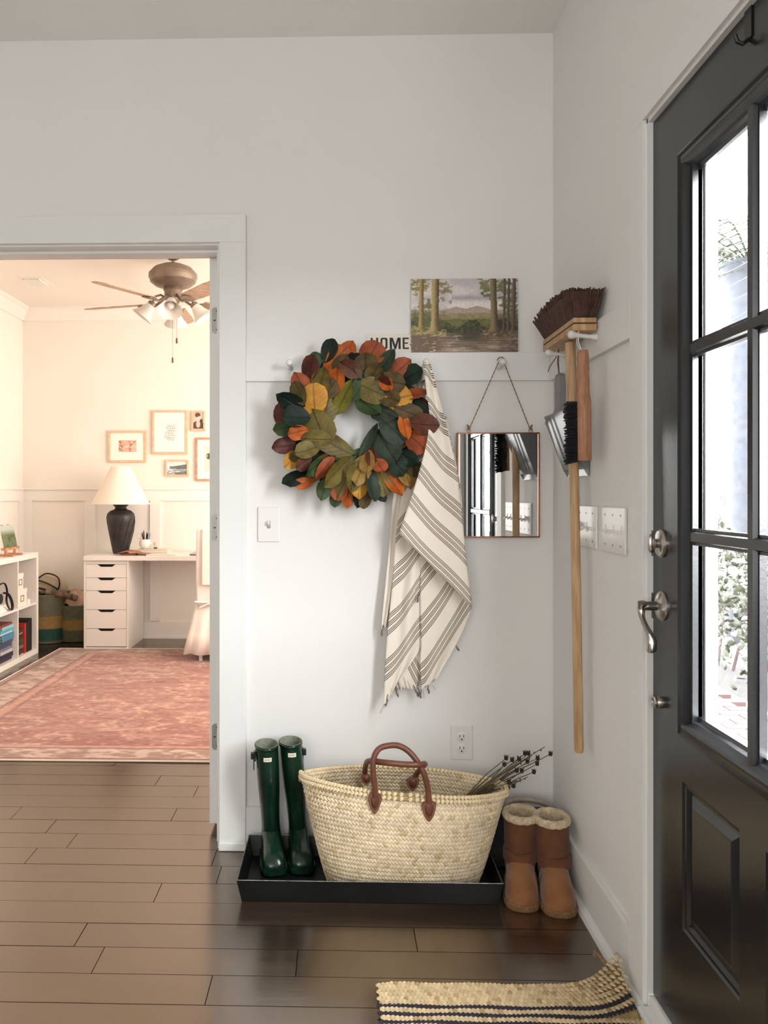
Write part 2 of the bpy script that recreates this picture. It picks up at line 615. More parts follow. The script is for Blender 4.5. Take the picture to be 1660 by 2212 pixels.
B(HW[0], HW[1], YB - 0.045, YB - 0.04, HW[2], HW[3]).build('sky_block_sheet', M['shade'], wn)  # opaque sheet added behind the lamp to block sky light
struct('ceiling', B(XL, XW + 0.12, YB, D, CEIL, CEIL + 0.08), M['ceiling'])

# --- study shell
w = MB(); w.box(SX0 - 0.1, SX1 + 0.1, SY, SY + 0.1, 0, CEIL)
struct('wall_study_back', w, M['cream'])
struct('wall_study_left', B(SX0 - 0.1, SX0, DW, SY, 0, CEIL), M['cream'])
w = MB()
SW = (3.55, 6.15, 0.75, 2.45)
w.box(SX1, SX1 + 0.1, DW, SW[0], 0, CEIL); w.box(SX1, SX1 + 0.1, SW[1], SY, 0, CEIL)
w.box(SX1, SX1 + 0.1, SW[0], SW[1], 0, SW[2]); w.box(SX1, SX1 + 0.1, SW[0], SW[1], SW[3], CEIL)
struct('wall_study_right', w, M['cream'])
w = MB()
for a in (SW[0], (SW[0] + SW[1]) / 2 - 0.02, SW[1] - 0.04): w.box(SX1 + 0.05, SX1 + 0.09, a, a + 0.04, SW[2], SW[3])
for a in (SW[2], (SW[2] + SW[3]) / 2 - 0.02, SW[3] - 0.04): w.box(SX1 + 0.05, SX1 + 0.09, SW[0], SW[1], a, a + 0.04)
wn = struct('window_2', w, M['trim'])
B(SX1 + 0.04, SX1 + 0.045, SW[0], SW[1], SW[2], SW[3]).build('sky_block_sheet', M['shade'], wn)  # unseen opaque sheet, added so no sky light enters the study here
w = MB(); w.box(SX0, OX0 - 0.1, DW, DW + 0.012, 0, CEIL); w.box(OX1 + 0.1, SX1 + 0.1, DW, DW + 0.012, 0, CEIL); w.box(OX0 - 0.1, OX1 + 0.1, DW, DW + 0.012, OZ + 0.02, CEIL)
struct('wall_study_front', w, M['cream'])
struct('ceiling_study', B(SX0 - 0.1, SX1 + 0.1, DW, SY + 0.1, CEIL, CEIL + 0.08), M['cream'])

# crown moulding in the study
cr = [(0, 0), (0.012, 0), (0.022, 0.02), (0.06, 0.075), (0.085, 0.09), (0.085, 0.105), (0, 0.105)]
w = MB(); w.prism([(SX0, SY - a, CEIL - 0.105 + b) for a, b in cr], (SX1 - SX0, 0, 0))
struct('trim_crown_back', w, M['trimw'])
w = MB(); w.prism([(SX0 + a, DW, CEIL - 0.105 + b) for a, b in cr], (0, SY - DW, 0))
struct('trim_crown_left', w, M['trimw'])

# study wainscot: rails, stiles, baseboard
WZ1, WZ0 = 1.258, 1.165
t = 0.016
w = MB(); w.box(SX0 + t, SX1, SY - t, SY, WZ0, WZ1); w.box(SX0 + t, SX1, SY - t - 0.012, SY, WZ1, WZ1 + 0.018)
o = struct('trim_study_back_rail', w, M['trimw'])
xs = [at_y(px, 1200, SY - t).x for px in (45, 69, 182, 206, 324, 346)]
st = [(SX0, xs[1]), (xs[2], xs[3]), (xs[4], xs[5])]
stp = xs[4] - xs[2]
while st[-1][0] + stp < SX1: st.append((st[-1][0] + stp, st[-1][1] + stp))
for a, b in st:
    B(a, b, SY - t, SY, 0.15, WZ0).build('stile', M['trimw'], o)
w = B(SX0, SX1, SY - t - 0.002, SY, 0, 0.137); w.box(SX0, SX1, SY - t - 0.015, SY, 0, 0.018)
struct('baseboard_study_back', w, M['trimw'])
w = B(SX0, SX0 + t, DW + 0.02, SY - t, WZ0, WZ1); w.box(SX0, SX0 + t + 0.012, DW + 0.02, SY - t, WZ1, WZ1 + 0.018)
o = struct('trim_study_left_rail', w, M['trimw'])
for k in range(6):
    B(SX0, SX0 + t, SY - t - 0.09 - k * 0.66, SY - t - k * 0.66, 0.15, WZ0).build('stile', M['trimw'], o)
w = B(SX0, SX0 + t, DW + 0.02, SY - t, 0, 0.137)
struct('baseboard_study_left', w, M['trimw'])
w = MB()
for q in range(7): w.box(-2.33 + q * 0.02, -2.318 + q * 0.02, 5.86, 6.06, CEIL - 0.012, CEIL - 0.002)
w.box(-2.36, -2.165, 5.83, 6.09, CEIL - 0.004, CEIL)
vent = w.build('ceiling_vent', M['trimw']); tag(vent, 'white slatted air vent set in the study ceiling', 'vent')

# --- cased opening
ct = 0.018
cx1 = at_y(531, 1000, D - ct).x
cx0 = at_y(474, 1000, D - ct).x
hz1 = at_y(300, 464, D - ct).z
hz0 = at_y(300, 524, D - ct).z
o = struct('trim_1', B(cx0, cx1, D - ct, D, 0, hz0), M['trim'], bev=0.0015)
B(OX0 - 0.1, cx1, D - ct, D, hz0, hz1).build('head_casing', M['trim'], o, bev=0.0015)
B(OX0 - 0.1, OX0 + 0.006, D - ct, D, 0, hz0).build('side_casing', M['trim'], o, bev=0.0015)
w = MB(); w.box(cx0 - 0.002, cx1 + 0.002, D - ct - 0.008, D - ct, 0, 0.03)
w.build('shoe', M['trim'], o, bev=0.004)
# jamb lining with stop
jb = B(OX0, OX1, D + 0.001, DW + 0.01, OZ - 0.004, OZ + 0.02)
jb.box(OX1 - 0.003, OX1 + 0.02, D + 0.001, DW + 0.01, 0, OZ - 0.004); jb.box(OX0 - 0.02, OX0 + 0.003, D + 0.001, DW + 0.01, 0, OZ - 0.004)
o = struct('trim_2', jb, M['trim'])
B(OX0, OX1, D + 0.05, D + 0.095, OZ - 0.015, OZ - 0.004).build('door_stop', M['trim'], o, bev=0.002)
B(OX1 - 0.014, OX1 - 0.003, D + 0.05, D + 0.095, 0, OZ - 0.015).build('door_stop', M['trim'], o, bev=0.002)
# study side casing, seen from other positions
B(OX1, OX1 + 0.09, DW + 0.012, DW + 0.03, 0, OZ + 0.09).build('side_casing', M['trim'], o)
B(OX0 - 0.09, OX0, DW + 0.012, DW + 0.03, 0, OZ + 0.09).build('side_casing', M['trim'], o)
B(OX0, OX1, DW + 0.012, DW + 0.03, OZ, OZ + 0.09).build('head_casing', M['trim'], o)

# study door, standing open into the study, seen on its hinge edge
ex0 = at_y(453, 1000, DW + 0.004).x
dr = B(ex0, ex0 + 0.035, DW + 0.004, DW + 0.78, 0.026, at_y(460, 557, DW + 0.004).z)
sd = struct('door_2', dr, M['trim'], bev=0.002)
for py in (692, 1140, 1592):
    zc = at_y(463, py, DW).z
    hb = MB()
    hh, hw = 0.047, 0.026
    pts = []
    xr = ex0 + 0.035
    for a in range(7): pts.append((xr - hw + 0.011 - 0.011 * math.sin(a * PI / 12), zc + hh - 0.011 + 0.011 * math.cos(PI / 2 - a * PI / 12)))
    pts = [(xr, zc + hh), ] + [(xr - hw + 0.011 * (1 - math.sin(a * PI / 12)), zc + hh - 0.011 * (1 - math.cos(a * PI / 12))) for a in range(7)]
    pts = pts + [(x, 2 * zc - z) for x, z in reversed(pts)]
    hb.prism([(x, DW + 0.004 - 0.0025, z) for x, z in pts], (0, 0.003, 0))
    h = hb.build('hinge', M['hinge'], sd)
    for dx, dz in ((-0.008, 0.034), (-0.016, 0.0), (-0.008, -0.034)):
        MB().lathe((xr + dx, DW + 0.0005, zc + dz), [(0.0032, 0), (0.0025, -0.0012), (0.001, -0.0006)], n=10, axis='y').build('screw', M['black'], h)

# --- hall wainscot: peg rail, baseboard, corner
RT = 0.014
rz1, rz0 = 1.708, 1.611
B_rail = struct('trim_3', B(cx1, XW - RT, D - RT, D, rz0, rz1), M['trim'], bev=0.0015)
ry_end = at_x(1360, 715, XW - RT).y
struct('trim_4', B(XW - RT, XW, ry_end, D, rz0, rz1), M['trim'], bev=0.0015)
bz = 0.148
struct('baseboard_back', B(cx1, XW - RT, D - RT, D, 0, bz), M['trim'], bev=0.0015)
struct('trim_5', MB().prism([(cx1, D - RT, 0), (cx1, D - RT - 0.016, 0), (cx1, D - RT - 0.013, 0.012), (cx1, D - RT, 0.02)], (XW - RT - cx1, 0, 0)), M['trim'])
struct('baseboard_right', B(XW - RT, XW, ry_end, D, 0, bz), M['trim'], bev=0.0015)
struct('trim_6', MB().prism([(XW - RT, ry_end - 0.1, 0), (XW - RT - 0.018, ry_end - 0.1, 0), (XW - RT - 0.014, ry_end - 0.1, 0.013), (XW - RT, ry_end - 0.1, 0.022)], (0, D - RT - ry_end + 0.1, 0)), M['trim'])
# front door casing and jamb
cy = DY1 + 0.008
o = struct('trim_7', B(XW - RT, XW, cy, ry_end, 0, DZ1 + 0.01), M['trim'], bev=0.0012)
B(XW - RT, XW, DY0 - 0.12, ry_end, DZ1 + 0.01, DZ1 + 0.115).build('head_casing', M['trim'], o, bev=0.0012)
B(XW - RT, XW, DY0 - 0.12, DY0 - 0.008, 0, DZ1 + 0.01).build('side_casing', M['trim'], o, bev=0.0012)
jb = B(XW - 0.004, XW + 0.10, DY1 + 0.001, DY1 + 0.012, 0, DZ1 + 0.012)
jb.box(XW - 0.004, XW + 0.10, DY0 - 0.012, DY0 - 0.001, 0, DZ1 + 0.012)
jb.box(XW - 0.004, XW + 0.10, DY0 - 0.012, DY1 + 0.012, DZ1 + 0.001, DZ1 + 0.012)
struct('trim_8', jb, M['trim'])
th = B(XW - 0.03, XW + 0.16, DY0, DY1, 0, 0.022)
th.box(XW - 0.002, XW + 0.16, DY0, DY1, 0.022, DZ0 - 0.003)
struct('trim_9', th, M['trim'], bev=0.004)

# --- pegs on the rail
def peg(base, d, label):
    base, d = Vector(base), Vector(d)
    prof = [(0.0, 0.010), (0.004, 0.009), (0.02, 0.0062), (0.05, 0.0062), (0.058, 0.0075), (0.066, 0.0115), (0.074, 0.0115), (0.079, 0.008), (0.081, 0.002)]
    up = Vector((0, 0, 1))
    d2 = (d + up * 0.12).normalized()
    a = d2.cross(up).normalized(); b = a.cross(d2)
    mb = MB()
    mb.loft([[base + d2 * h + r * (math.cos(2 * PI * k / 14) * a + math.sin(2 * PI * k / 14) * b) for k in range(14)] for h, r in prof])
    o = mb.build('coat_peg', M['plastic'], smooth=True)
    return tag(o, label, 'peg', 'white pegs on the wall rail')


zp = 1.655
yb = D - RT
xp = [at_y(626, 792, yb - 0.07).x, at_y(770, 792, yb - 0.07).x, at_y(921, 792, yb - 0.07).x, at_y(1087, 790, yb - 0.07).x]
peg((xp[0], yb, zp), (0, -1, 0), 'white peg left empty at the doorway end of the rail')
peg((xp[1], yb, zp), (0, -1, 0), 'white peg behind the leaf wreath that it carries')
peg((xp[2], yb, zp), (0, -1, 0), 'white peg under the top of the striped towel')
peg((xp[3], yb, zp), (0, -1, 0), 'white peg that the cord of the mirror hangs on')
PY1, PY2 = 2.527, 2.275
peg((XW - RT, PY1, 1.652), (-1, 0, 0), 'white peg on the side wall nearest the corner, holding the dustpan')
peg((XW - RT, PY2, 1.660), (-1, 0, 0), 'white peg on the side wall nearest the door, holding the hand brush')

# --- switch and outlet plates
def plate_back(px0, py0, px1, py1, name, label):
    a, b = at_y(px0, py1, D - 0.006), at_y(px1, py0, D - 0.006)
    t = thing(name, label, 'outlet' if 'outlet' in name else 'switch', ((a.x + b.x) / 2, D, a.z))
    B(a.x, b.x, D - 0.006, D, a.z, b.z).build('plate', M['plastic'], t, bev=0.003)
    return t, (a.x + b.x) / 2, (a.z + b.z) / 2


t, cx, cz = plate_back(557, 1095, 605, 1171, 'light_switch', 'white single toggle switch plate below the wreath beside the doorway')
B(cx - 0.006, cx + 0.006, D - 0.0075, D - 0.0055, cz - 0.013, cz + 0.013).build('slot', M['plasticg'], t)
MB().obox((cx, D - 0.011, cz + 0.003), (0.0045, 0, 0), (0, 0.008, -0.005), (0, 0.004, 0.005)).build('toggle', M['plastic'], t, bev=0.001)
for dz in (-0.03, 0.03): MB().lathe((cx, D - 0.006, cz + dz), [(0.003, 0), (0.0025, -0.001)], n=10, axis='y').build('screw', M['trim'], t)
t, cx, cz = plate_back(974, 1567, 1022, 1642, 'wall_outlet', 'white double wall outlet low on the wall above the straw basket')
for dz in (-0.02, 0.02):
    f = MB().lathe((cx, D - 0.006, cz + dz), [(0.0165, 0), (0.0165, -0.0015), (0.0155, -0.002)], n=20, axis='y').build('socket', M['plastic'], t, smooth=True)
    for dx in (-0.0065, 0.0065): B(cx + dx - 0.0012, cx + dx + 0.0012, D - 0.0085, D - 0.0078, cz + dz - 0.001, cz + dz + 0.008).build('slot', M['plasticd'], f)
    MB().lathe((cx, D - 0.0078, cz + dz - 0.008), [(0.0028, 0), (0.0028, -0.0007)], n=10, axis='y').build('slot', M['plasticd'], f)
MB().lathe((cx, D - 0.006, cz), [(0.003, 0), (0.0025, -0.001)], n=10, axis='y').build('screw', M['trim'], t)


def plate_right(y0, y1, label, ups):
    z0, z1 = 1.068, 1.190
    t = thing('light_switch', label, 'switch', (XW, (y0 + y1) / 2, z0), 'triple switch plates by the front door')
    B(XW - 0.007, XW, y0, y1, z0, z1).build('plate', M['plastic'], t, bev=0.003)
    for k in range(3):
        y = y1 - (k + 0.5) * (y1 - y0) / 3
        s = 0.0035 if ups[k] else -0.0035
        B(XW - 0.0085, XW - 0.0065, y - 0.006, y + 0.006, 1.129 - 0.013, 1.129 + 0.013).build('slot', M['plastic'], t)
        MB().obox((XW - 0.012, y, 1.129 + s), (0.008, 0, -s), (0, 0.0045, 0), (0.003, 0, 0.005)).build('toggle', M['plastic'], t, bev=0.001)
        for dz in (-0.04, 0.04): MB().lathe((XW - 0.007, y, 1.129 + dz), [(0.003, 0), (0.0025, -0.001)], n=8, axis='x').build('screw', M['hinge'], t)


plate_right(2.306, 2.486, 'white triple switch plate half hidden behind the broom handle', (1, 0, 0))
plate_right(2.074, 2.256, 'white triple switch plate between the broom handle and the front door', (0, 0, 0))

# ================================================================== FRONT DOOR
YC = (DY0 + DY1) / 2
GZ0, GZ1 = 0.742, 1.922             # daylight opening of the glazing
gy1 = at_x(1497, 1000, XD).y
gy0 = 2 * YC - gy1
TK = 0.045
py_o, py_i = 1.765, 1.515           # lower panel
pz0, pz1 = 0.288, 0.606
fd = bpy.data.objects.new('door_1', None); COL.objects.link(fd); fd.location = (XD, YC, 0); WORLD[fd.name] = Vector((XD, YC, 0)); fd['kind'] = 'structure'
w = MB()
w.box(XD, XD + TK, DY0, DY1, DZ0, pz0)
w.box(XD, XD + TK, py_o, DY1, pz0, pz1); w.box(XD, XD + TK, 2 * YC - py_i, py_i, pz0, pz1); w.box(XD, XD + TK, DY0, 2 * YC - py_o, pz0, pz1)
w.box(XD, XD + TK, DY0, DY1, pz1, GZ0)
w.box(XD, XD + TK, gy1, DY1, GZ0, GZ1); w.box(XD, XD + TK, DY0, gy0, GZ0, GZ1)
w.box(XD, XD + TK, DY0, DY1, GZ1, DZ1)
w.build('slab', M['door'], fd)
# raised lite frame: stepped moulding round the glazing
mo_y1, mo_z0, mo_z1 = 1.773, 0.700, 1.962
mo_y0 = 2 * YC - mo_y1


def frame_loft(name, prof, y0, y1, z0, z1, material, parent, xf):
    """mitred rectangular moulding; prof = (inset, projection towards the room)"""
    rings = []
    for ins, pr in prof:
        x = xf - pr
        rings.append([(x, y0 + ins, z0 + ins), (x, y1 - ins, z0 + ins), (x, y1 - ins, z1 - ins), (x, y0 + ins, z1 - ins)])
    return MB().loft(rings, cap0=False, cap1=False).build(name, material, parent)


wi = mo_y1 - gy1 if mo_y1 > gy1 else 0.04
frame_loft('lite_frame', [(0, 0), (0.001, 0.007), (0.010, 0.011), (0.014, 0.0075), (0.024, 0.0095), (0.031, 0.0135), (wi * 0.62, 0.011), (wi * 0.72, 0.003), (wi * 0.80, -0.002), (wi * 0.86, -0.010), (wi, -0.012), (wi, -0.02)], mo_y0, mo_y1, mo_z0, mo_z1, M['door'], fd, XD)
GX = XD + 0.02
mz = [GZ0 + (GZ1 - GZ0) / 3, GZ0 + 2 * (GZ1 - GZ0) / 3]


def muntin(a, b, horiz):
    prof = [(-0.0175, 0.018), (-0.0175, 0.004), (-0.0125, 0.004), (-0.009, -0.004), (0.009, -0.004), (0.0125, 0.004), (0.0175, 0.004), (0.0175, 0.018)]
    if horiz: return MB().prism([(XD + q - 0.0007, a[0], a[1] + p) for p, q in prof], (0, b, 0))
    return MB().prism([(XD + q, a[0] + p, a[1]) for p, q in prof], (0, 0, b))


for z in mz: muntin((gy0 + 0.0, z), gy1 - gy0, True).build('muntin', M['door'], fd)
muntin((YC, GZ0), GZ1 - GZ0, False).build('muntin', M['door'], fd)
zz = [GZ0, mz[0], mz[1], GZ1]
for k in range(3):
    for a, b in ((gy0, YC), (YC, gy1)):
        B(GX, GX + 0.004, a, b, zz[k], zz[k + 1]).build('pane', M['glass'], fd)
# white glazing stops on the weather side of the panes
for q in ((gy1 - 0.007, gy1, GZ0, GZ1), (gy0, gy0 + 0.007, GZ0, GZ1), (gy0, gy1, GZ0, GZ0 + 0.007), (gy0, gy1, GZ1 - 0.007, GZ1)):
    B(GX + 0.0045, XD + TK + 0.004, *q).build('glazing_stop', M['trim'], fd)
# lower panels
for a, b in ((py_i, py_o), (2 * YC - py_o, 2 * YC - py_i)):
    frame_loft('panel', [(0, 0), (0.004, -0.004), (0.010, -0.005), (0.016, -0.012), (0.022, -0.012), (0.038, -0.0045), (0.042, -0.0035), (0.042, -0.0035)], a, b, pz0, pz1, M['door'], fd, XD)
    B(XD + 0.0035, XD + 0.03, a + 0.041, b - 0.041, pz0 + 0.041, pz1 - 0.041).build('panel_field', M['door'], fd)
# deadbolt
c = at_x(1431, 1174, XD)
db = MB().lathe((XD, c.y, c.z), [(0.032, 0), (0.032, -0.004), (0.029, -0.008), (0.020, -0.010)], n=28, axis='x').build('deadbolt', M['nickel'], fd, smooth=True)
MB().lathe((XD, c.y, c.z), [(0.011, -0.009), (0.010, -0.018)], n=16, axis='x').build('stem', M['nickel'], db, smooth=True)
MB().loft([[(XD - 0.017 - dx, c.y + r * 0.27 * math.cos(a), c.z + r * math.sin(a)) for a in [2 * PI * k / 20 for k in range(20)]] for dx, r in ((0, 0.016), (0.003, 0.021), (0.010, 0.021), (0.013, 0.016))]).build('thumb_turn', M['nickel'], db, smooth=True)
# lever handle
c = at_x(1432, 1309, XD)
lv = MB().lathe((XD, c.y, c.z), [(0.034, 0), (0.034, -0.003), (0.030, -0.008), (0.018, -0.012), (0.013, -0.014)], n=28, axis='x').build('lever_handle', M['nickel'], fd, smooth=True)
MB().tube([(XD - 0.012, c.y, c.z), (XD - 0.045, c.y, c.z)], 0.0105, n=14).build('spindle', M['nickel'], lv, smooth=True)
pts, rs = [], []
for k in range(14):
    s = k / 13
    pts.append((XD - 0.046 - 0.004 * math.sin(PI * s), c.y - 0.01 + 0.004 - 0.05 * s + 0.016 * math.sin(2 * PI * s), c.z + 0.008 - 0.098 * s))
    rs.append(0.0135 - 0.006 * math.sin(PI * min(1, s * 1.25)) * (1 if s < 0.8 else 0.6))
MB().tube(pts, rs, n=14, flat=0.72).build('lever', M['nickel'], lv, smooth=True)
c = at_x(1429, 1517, XD)
kb = MB().lathe((XD, c.y, c.z), [(0.0135, 0), (0.0135, -0.004), (0.011, -0.011), (0.0135, -0.012), (0.0135, -0.016), (0.010, -0.018), (0.009, -0.016)], n=24, axis='x').build('door_stop_button', M['nickel'], fd, smooth=True)
# strike on the jamb
for py in (1174, 1309):
    c = at_x(1415, py, XD)
    B(XW + 0.004, XW + 0.03, DY1 - 0.0005, DY1 + 0.001, c.z - 0.03, c.z + 0.03).build('strike_plate', M['hinge'], fd)
# wreath hanger hooked over the top of the door
wh = MB()
hz = at_x(1632, 66, XD - 0.004).z
ya = YC + 0.01
wh.box(XD - 0.003, XD - 0.0005, ya - 0.012, ya + 0.012, hz, DZ1 - 0.0005)
wh.box(XD - 0.003, XD + TK + 0.002, ya - 0.012, ya + 0.012, DZ1 - 0.0005, DZ1 + 0.0005)
wh.tube([(XD - 0.002, ya, hz), (XD - 0.012, ya, hz - 0.008), (XD - 0.022, ya, hz - 0.004), (XD - 0.026, ya, hz + 0.008)], 0.004, n=8)
o = wh.build('wreath_hanger', M['black']); tag(o, 'black metal wreath hanger hooked over the top of the front door', 'hook')

# --- brick mould outside and a porch column
o = struct('trim_10', B(XW + 0.085, XW + 0.115, DY1 - 0.004, DY1 + 0.07, 0, DZ1 + 0.06), M['trim'], bev=0.004)
B(XW + 0.085, XW + 0.115, DY0 - 0.07, DY0 + 0.004, 0, DZ1 + 0.06).build('brick_mould', M['trim'], o, bev=0.004)
B(XW + 0.085, XW + 0.115, DY0, DY1, DZ1, DZ1 + 0.06).build('brick_mould', M['trim'], o, bev=0.004)

# ================================================================== ON THE RAIL: SIGN, PAINTING
M['print'] = mat_col('painted_print', 0.55)
M['oil'] = mat_col('oil_paint', 0.42, bump=0.35, bscale=140)
M['board'] = mat('board_edge', rgb(120, 105, 84), 0.7, var=0.2, scale=40)
RAILTOP = rz1

# enamel sign leaning on the rail
a, b = at_y(793, 764, D - 0.012), at_y(891, 720, D - 0.008)
sg = thing('home_sign', 'small white enamel sign reading HOME leaning left of the painting', 'sign', ((a.x + b.x) / 2, D - 0.011, RAILTOP))
sh, swd = b.z - RAILTOP, b.x - a.x
M['enamel'] = mat('cream_enamel', rgb(233, 226, 213), 0.3, var=0.06, scale=12)
M['ink'] = mat('black_enamel', rgb(32, 24, 30), 0.35)
pl = MB().prism([(a.x, D - 0.0122, RAILTOP), (b.x, D - 0.0122, RAILTOP), (b.x, D - 0.0035, RAILTOP + sh), (a.x, D - 0.0035, RAILTOP + sh)], (0, 0.002, 0))
pl.build('plate', M['enamel'], sg)


def letter(polys, u0, wd, name):
    mb = MB()
    for poly in polys:
        q = []
        for x, y in poly:
            u = u0 + x * wd
            v = 0.185 + y * 0.60
            q.append((a.x + u * swd, D - 0.0126 + 0.0087 * v, RAILTOP + v * sh))
        mb.prism(q, (0, -0.0008, 0))
    mb.build(name, M['ink'], sg)


def arc(cx, cy, rx, ry, a0, a1, n=8):
    return [(cx + rx * math.cos(a0 + (a1 - a0) * k / n), cy + ry * math.sin(a0 + (a1 - a0) * k / n)) for k in range(n + 1)]


def R4(x0, y0, x1, y1): return [(x0, y0), (x1, y0), (x1, y1), (x0, y1)]


letter([R4(0, 0, .27, 1), R4(.73, 0, 1, 1), R4(.27, .44, .73, .56)], 0.085, 0.165, 'letter_h')
ol = []
n = 28
for k in range(n):
    t0, t1 = 2 * PI * k / n, 2 * PI * (k + 1) / n
    def sq(t, rx, ry, r):
        c, s_ = math.cos(t), math.sin(t)
        return (0.5 + rx * math.copysign(abs(c) ** 0.55, c), 0.5 + ry * math.copysign(abs(s_) ** 0.30, s_)) if r else (0.5 + rx * math.copysign(abs(c) ** 0.55, c), 0.5 + ry * math.copysign(abs(s_) ** 0.30, s_))
    ol.append([sq(t0, .5, .5, 1), sq(t1, .5, .5, 1), sq(t1, .22, .37, 0), sq(t0, .22, .37, 0)])
letter([list(reversed(p)) for p in ol], 0.30, 0.155, 'letter_o')
letter([R4(0, 0, .2, 1), R4(.8, 0, 1, 1), [(0.2, 1), (.2, .72), (.42, 0), (.58, 0), (.58, .1), (.28, 1)], [(.8, 1), (.72, 1), (.42, .1), (.58, 0), (.8, .72)]], 0.505, 0.24, 'letter_m')
letter([R4(0, 0, .3, 1), R4(.3, .87, 1, 1), R4(.3, .46, .86, .57), R4(.3, 0, 1, .13)], 0.79, 0.135, 'letter_e')
for u in (0.045, 0.965): MB().lathe((a.x + u * swd, D - 0.0085, RAILTOP + 0.42 * sh), [(0.0028, 0), (0.0024, -0.002)], n=10, axis='y').build('screw_hole', M['board'], sg)


# landscape painting on board
def landscape(u, v):
    S = np.array
    n1, n2, n3 = fbm(u * 7, v * 6, 3), fbm(u * 26, v * 20, 9), fbm(u * 60, v * 45, 21, 3)
    c = mixc(np.ones(u.shape + (3,)) * S([0.73, 0.70, 0.71]), [0.82, 0.79, 0.77], (n1 - 0.42) * 4)
    c = mixc(c, [0.60, 0.57, 0.60], np.exp(-((v - 0.745 + 0.03 * (n1 - .5)) / 0.035) ** 2) * (u > 0.38) * 0.8)
    c = mixc(c, [0.87, 0.84, 0.83], np.exp(-((v - 0.63) / 0.05) ** 2) * 0.7)
    ridge = 0.575 + 0.05 * np.exp(-((u - 0.62) / 0.08) ** 2) + 0.04 * np.exp(-((u - 0.42) / 0.07) ** 2) + 0.02 * (n1 - .5)
    c = np.where((v < ridge)[..., None], mixc(np.ones_like(c) * S([0.62, 0.55, 0.49]), [0.70, 0.64, 0.57], n2 * 1.2 - .2), c)
    r2 = 0.53 + 0.05 * (n2 - .5) + 0.02 * (n1 - .5)
    c = np.where((v < r2)[..., None], mixc(np.ones_like(c) * S([0.51, 0.46, 0.33]), [0.60, 0.55, 0.42], n2 * 1.6 - .4), c)
    r3 = 0.455 + 0.06 * (n2 - .5) + 0.05 * (n1 - .5)
    c = np.where((v < r3)[..., None], mixc(np.ones_like(c) * S([0.36, 0.37, 0.20]), [0.48, 0.46, 0.27], n2 * 1.8 - .6), c)
    r4 = 0.39 + 0.09 * (n2 - .5) + 0.05 * np.cos(u * 22)
    c = np.where((v < r4)[..., None], mixc(np.ones_like(c) * S([0.20, 0.21, 0.13]), [0.33, 0.34, 0.19], n3 * 1.8 - .5), c)
    # water
    wn = fbm(u * 9, v * 70, 33)
    wat = mixc(np.ones_like(c) * S([0.44, 0.37, 0.31]), [0.66, 0.60, 0.53], (wn - 0.45) * 3.5 * (u > .25))
    wat = mixc(wat, [0.27, 0.25, 0.19], np.exp(-((u - 0.55) / 0.16) ** 2) * np.clip((v - 0.10) / 0.1, 0, 1) * (0.5 + wn))
    wat = mixc(wat, [0.42, 0.33, 0.22], np.exp(-((u - 0.2) / 0.12) ** 2) * 0.6)
    wat = mixc(wat, [0.80, 0.73, 0.62], (fbm(u * 14, v * 90, 51) > 0.70) * (u < 0.5) * 0.8)
    wat = mixc(wat, [0.33, 0.28, 0.28], np.clip((u - 0.78) * 5, 0, 1) * np.clip((n2 - .35) * 3, 0, 1) * (v < 0.18))
    c = np.where((v < 0.265)[..., None], wat, c)
    # banks
    lb = 0.30 - 0.05 * (u / 0.3) + 0.05 * (n2 - .5)
    c = np.where(((v < lb + 0.07) & (v > 0.235) & (u < 0.33))[..., None], mixc(np.ones_like(c) * S([0.42, 0.36, 0.22]), [0.68, 0.62, 0.42], n3 * 2 - .5), c)
    c = np.where(((v < 0.30 + 0.05 * (n2 - .5)) & (v > 0.19) & (u > 0.68 - 0.1 * (v - 0.2)))[..., None], mixc(np.ones_like(c) * S([0.36, 0.29, 0.23]), [0.58, 0.49, 0.38], n3 * 2 - .6), c)
    # dim wood behind the right trees
    c = mixc(c, [0.20, 0.18, 0.17], (u > 0.80) * np.exp(-((v - 0.37) / 0.10) ** 2) * 0.9)
    c = mixc(c, [0.34, 0.36, 0.24], (u < 0.34) * np.exp(-((v - 0.45) / 0.13) ** 2) * np.clip((n2 - .3) * 3, 0, 1))
    # leaf masses
    def leaves(c, cx, cy, sx, sy, col, col2, th, sd):
        m = np.exp(-(((u - cx) / sx) ** 2 + ((v - cy) / sy) ** 2))
        f = fbm(u * 24, v * 30, sd, 3)
        k = np.clip((f * (0.35 + m) - th) * 14, 0, 1) * (m > 0.12)
        return mixc(c, np.array(col) * (1 - n3[..., None]) + np.array(col2) * n3[..., None], k * 0.9)
    c = leaves(c, 0.07, 0.93, 0.12, 0.16, [0.42, 0.40, 0.20], [0.60, 0.56, 0.33], 0.50, 61)
    c = leaves(c, 0.27, 0.90, 0.16, 0.16, [0.44, 0.40, 0.24], [0.58, 0.53, 0.36], 0.54, 62)
    c = leaves(c, 0.33, 0.72, 0.09, 0.08, [0.48, 0.45, 0.30], [0.58, 0.54, 0.40], 0.60, 63)
    c = leaves(c, 0.13, 0.62, 0.12, 0.16, [0.36, 0.37, 0.22], [0.50, 0.50, 0.33], 0.55, 64)
    c = leaves(c, 0.74, 0.93, 0.19, 0.13, [0.36, 0.36, 0.22], [0.52, 0.50, 0.34], 0.50, 65)
    c = leaves(c, 0.72, 0.80, 0.11, 0.09, [0.28, 0.31, 0.18], [0.42, 0.43, 0.27], 0.50, 66)
    c = leaves(c, 0.90, 0.80, 0.12, 0.28, [0.34, 0.34, 0.23], [0.48, 0.46, 0.34], 0.50, 67)
    c = leaves(c, 0.95, 0.55, 0.10, 0.20, [0.32, 0.30, 0.22], [0.46, 0.42, 0.32], 0.50, 68)

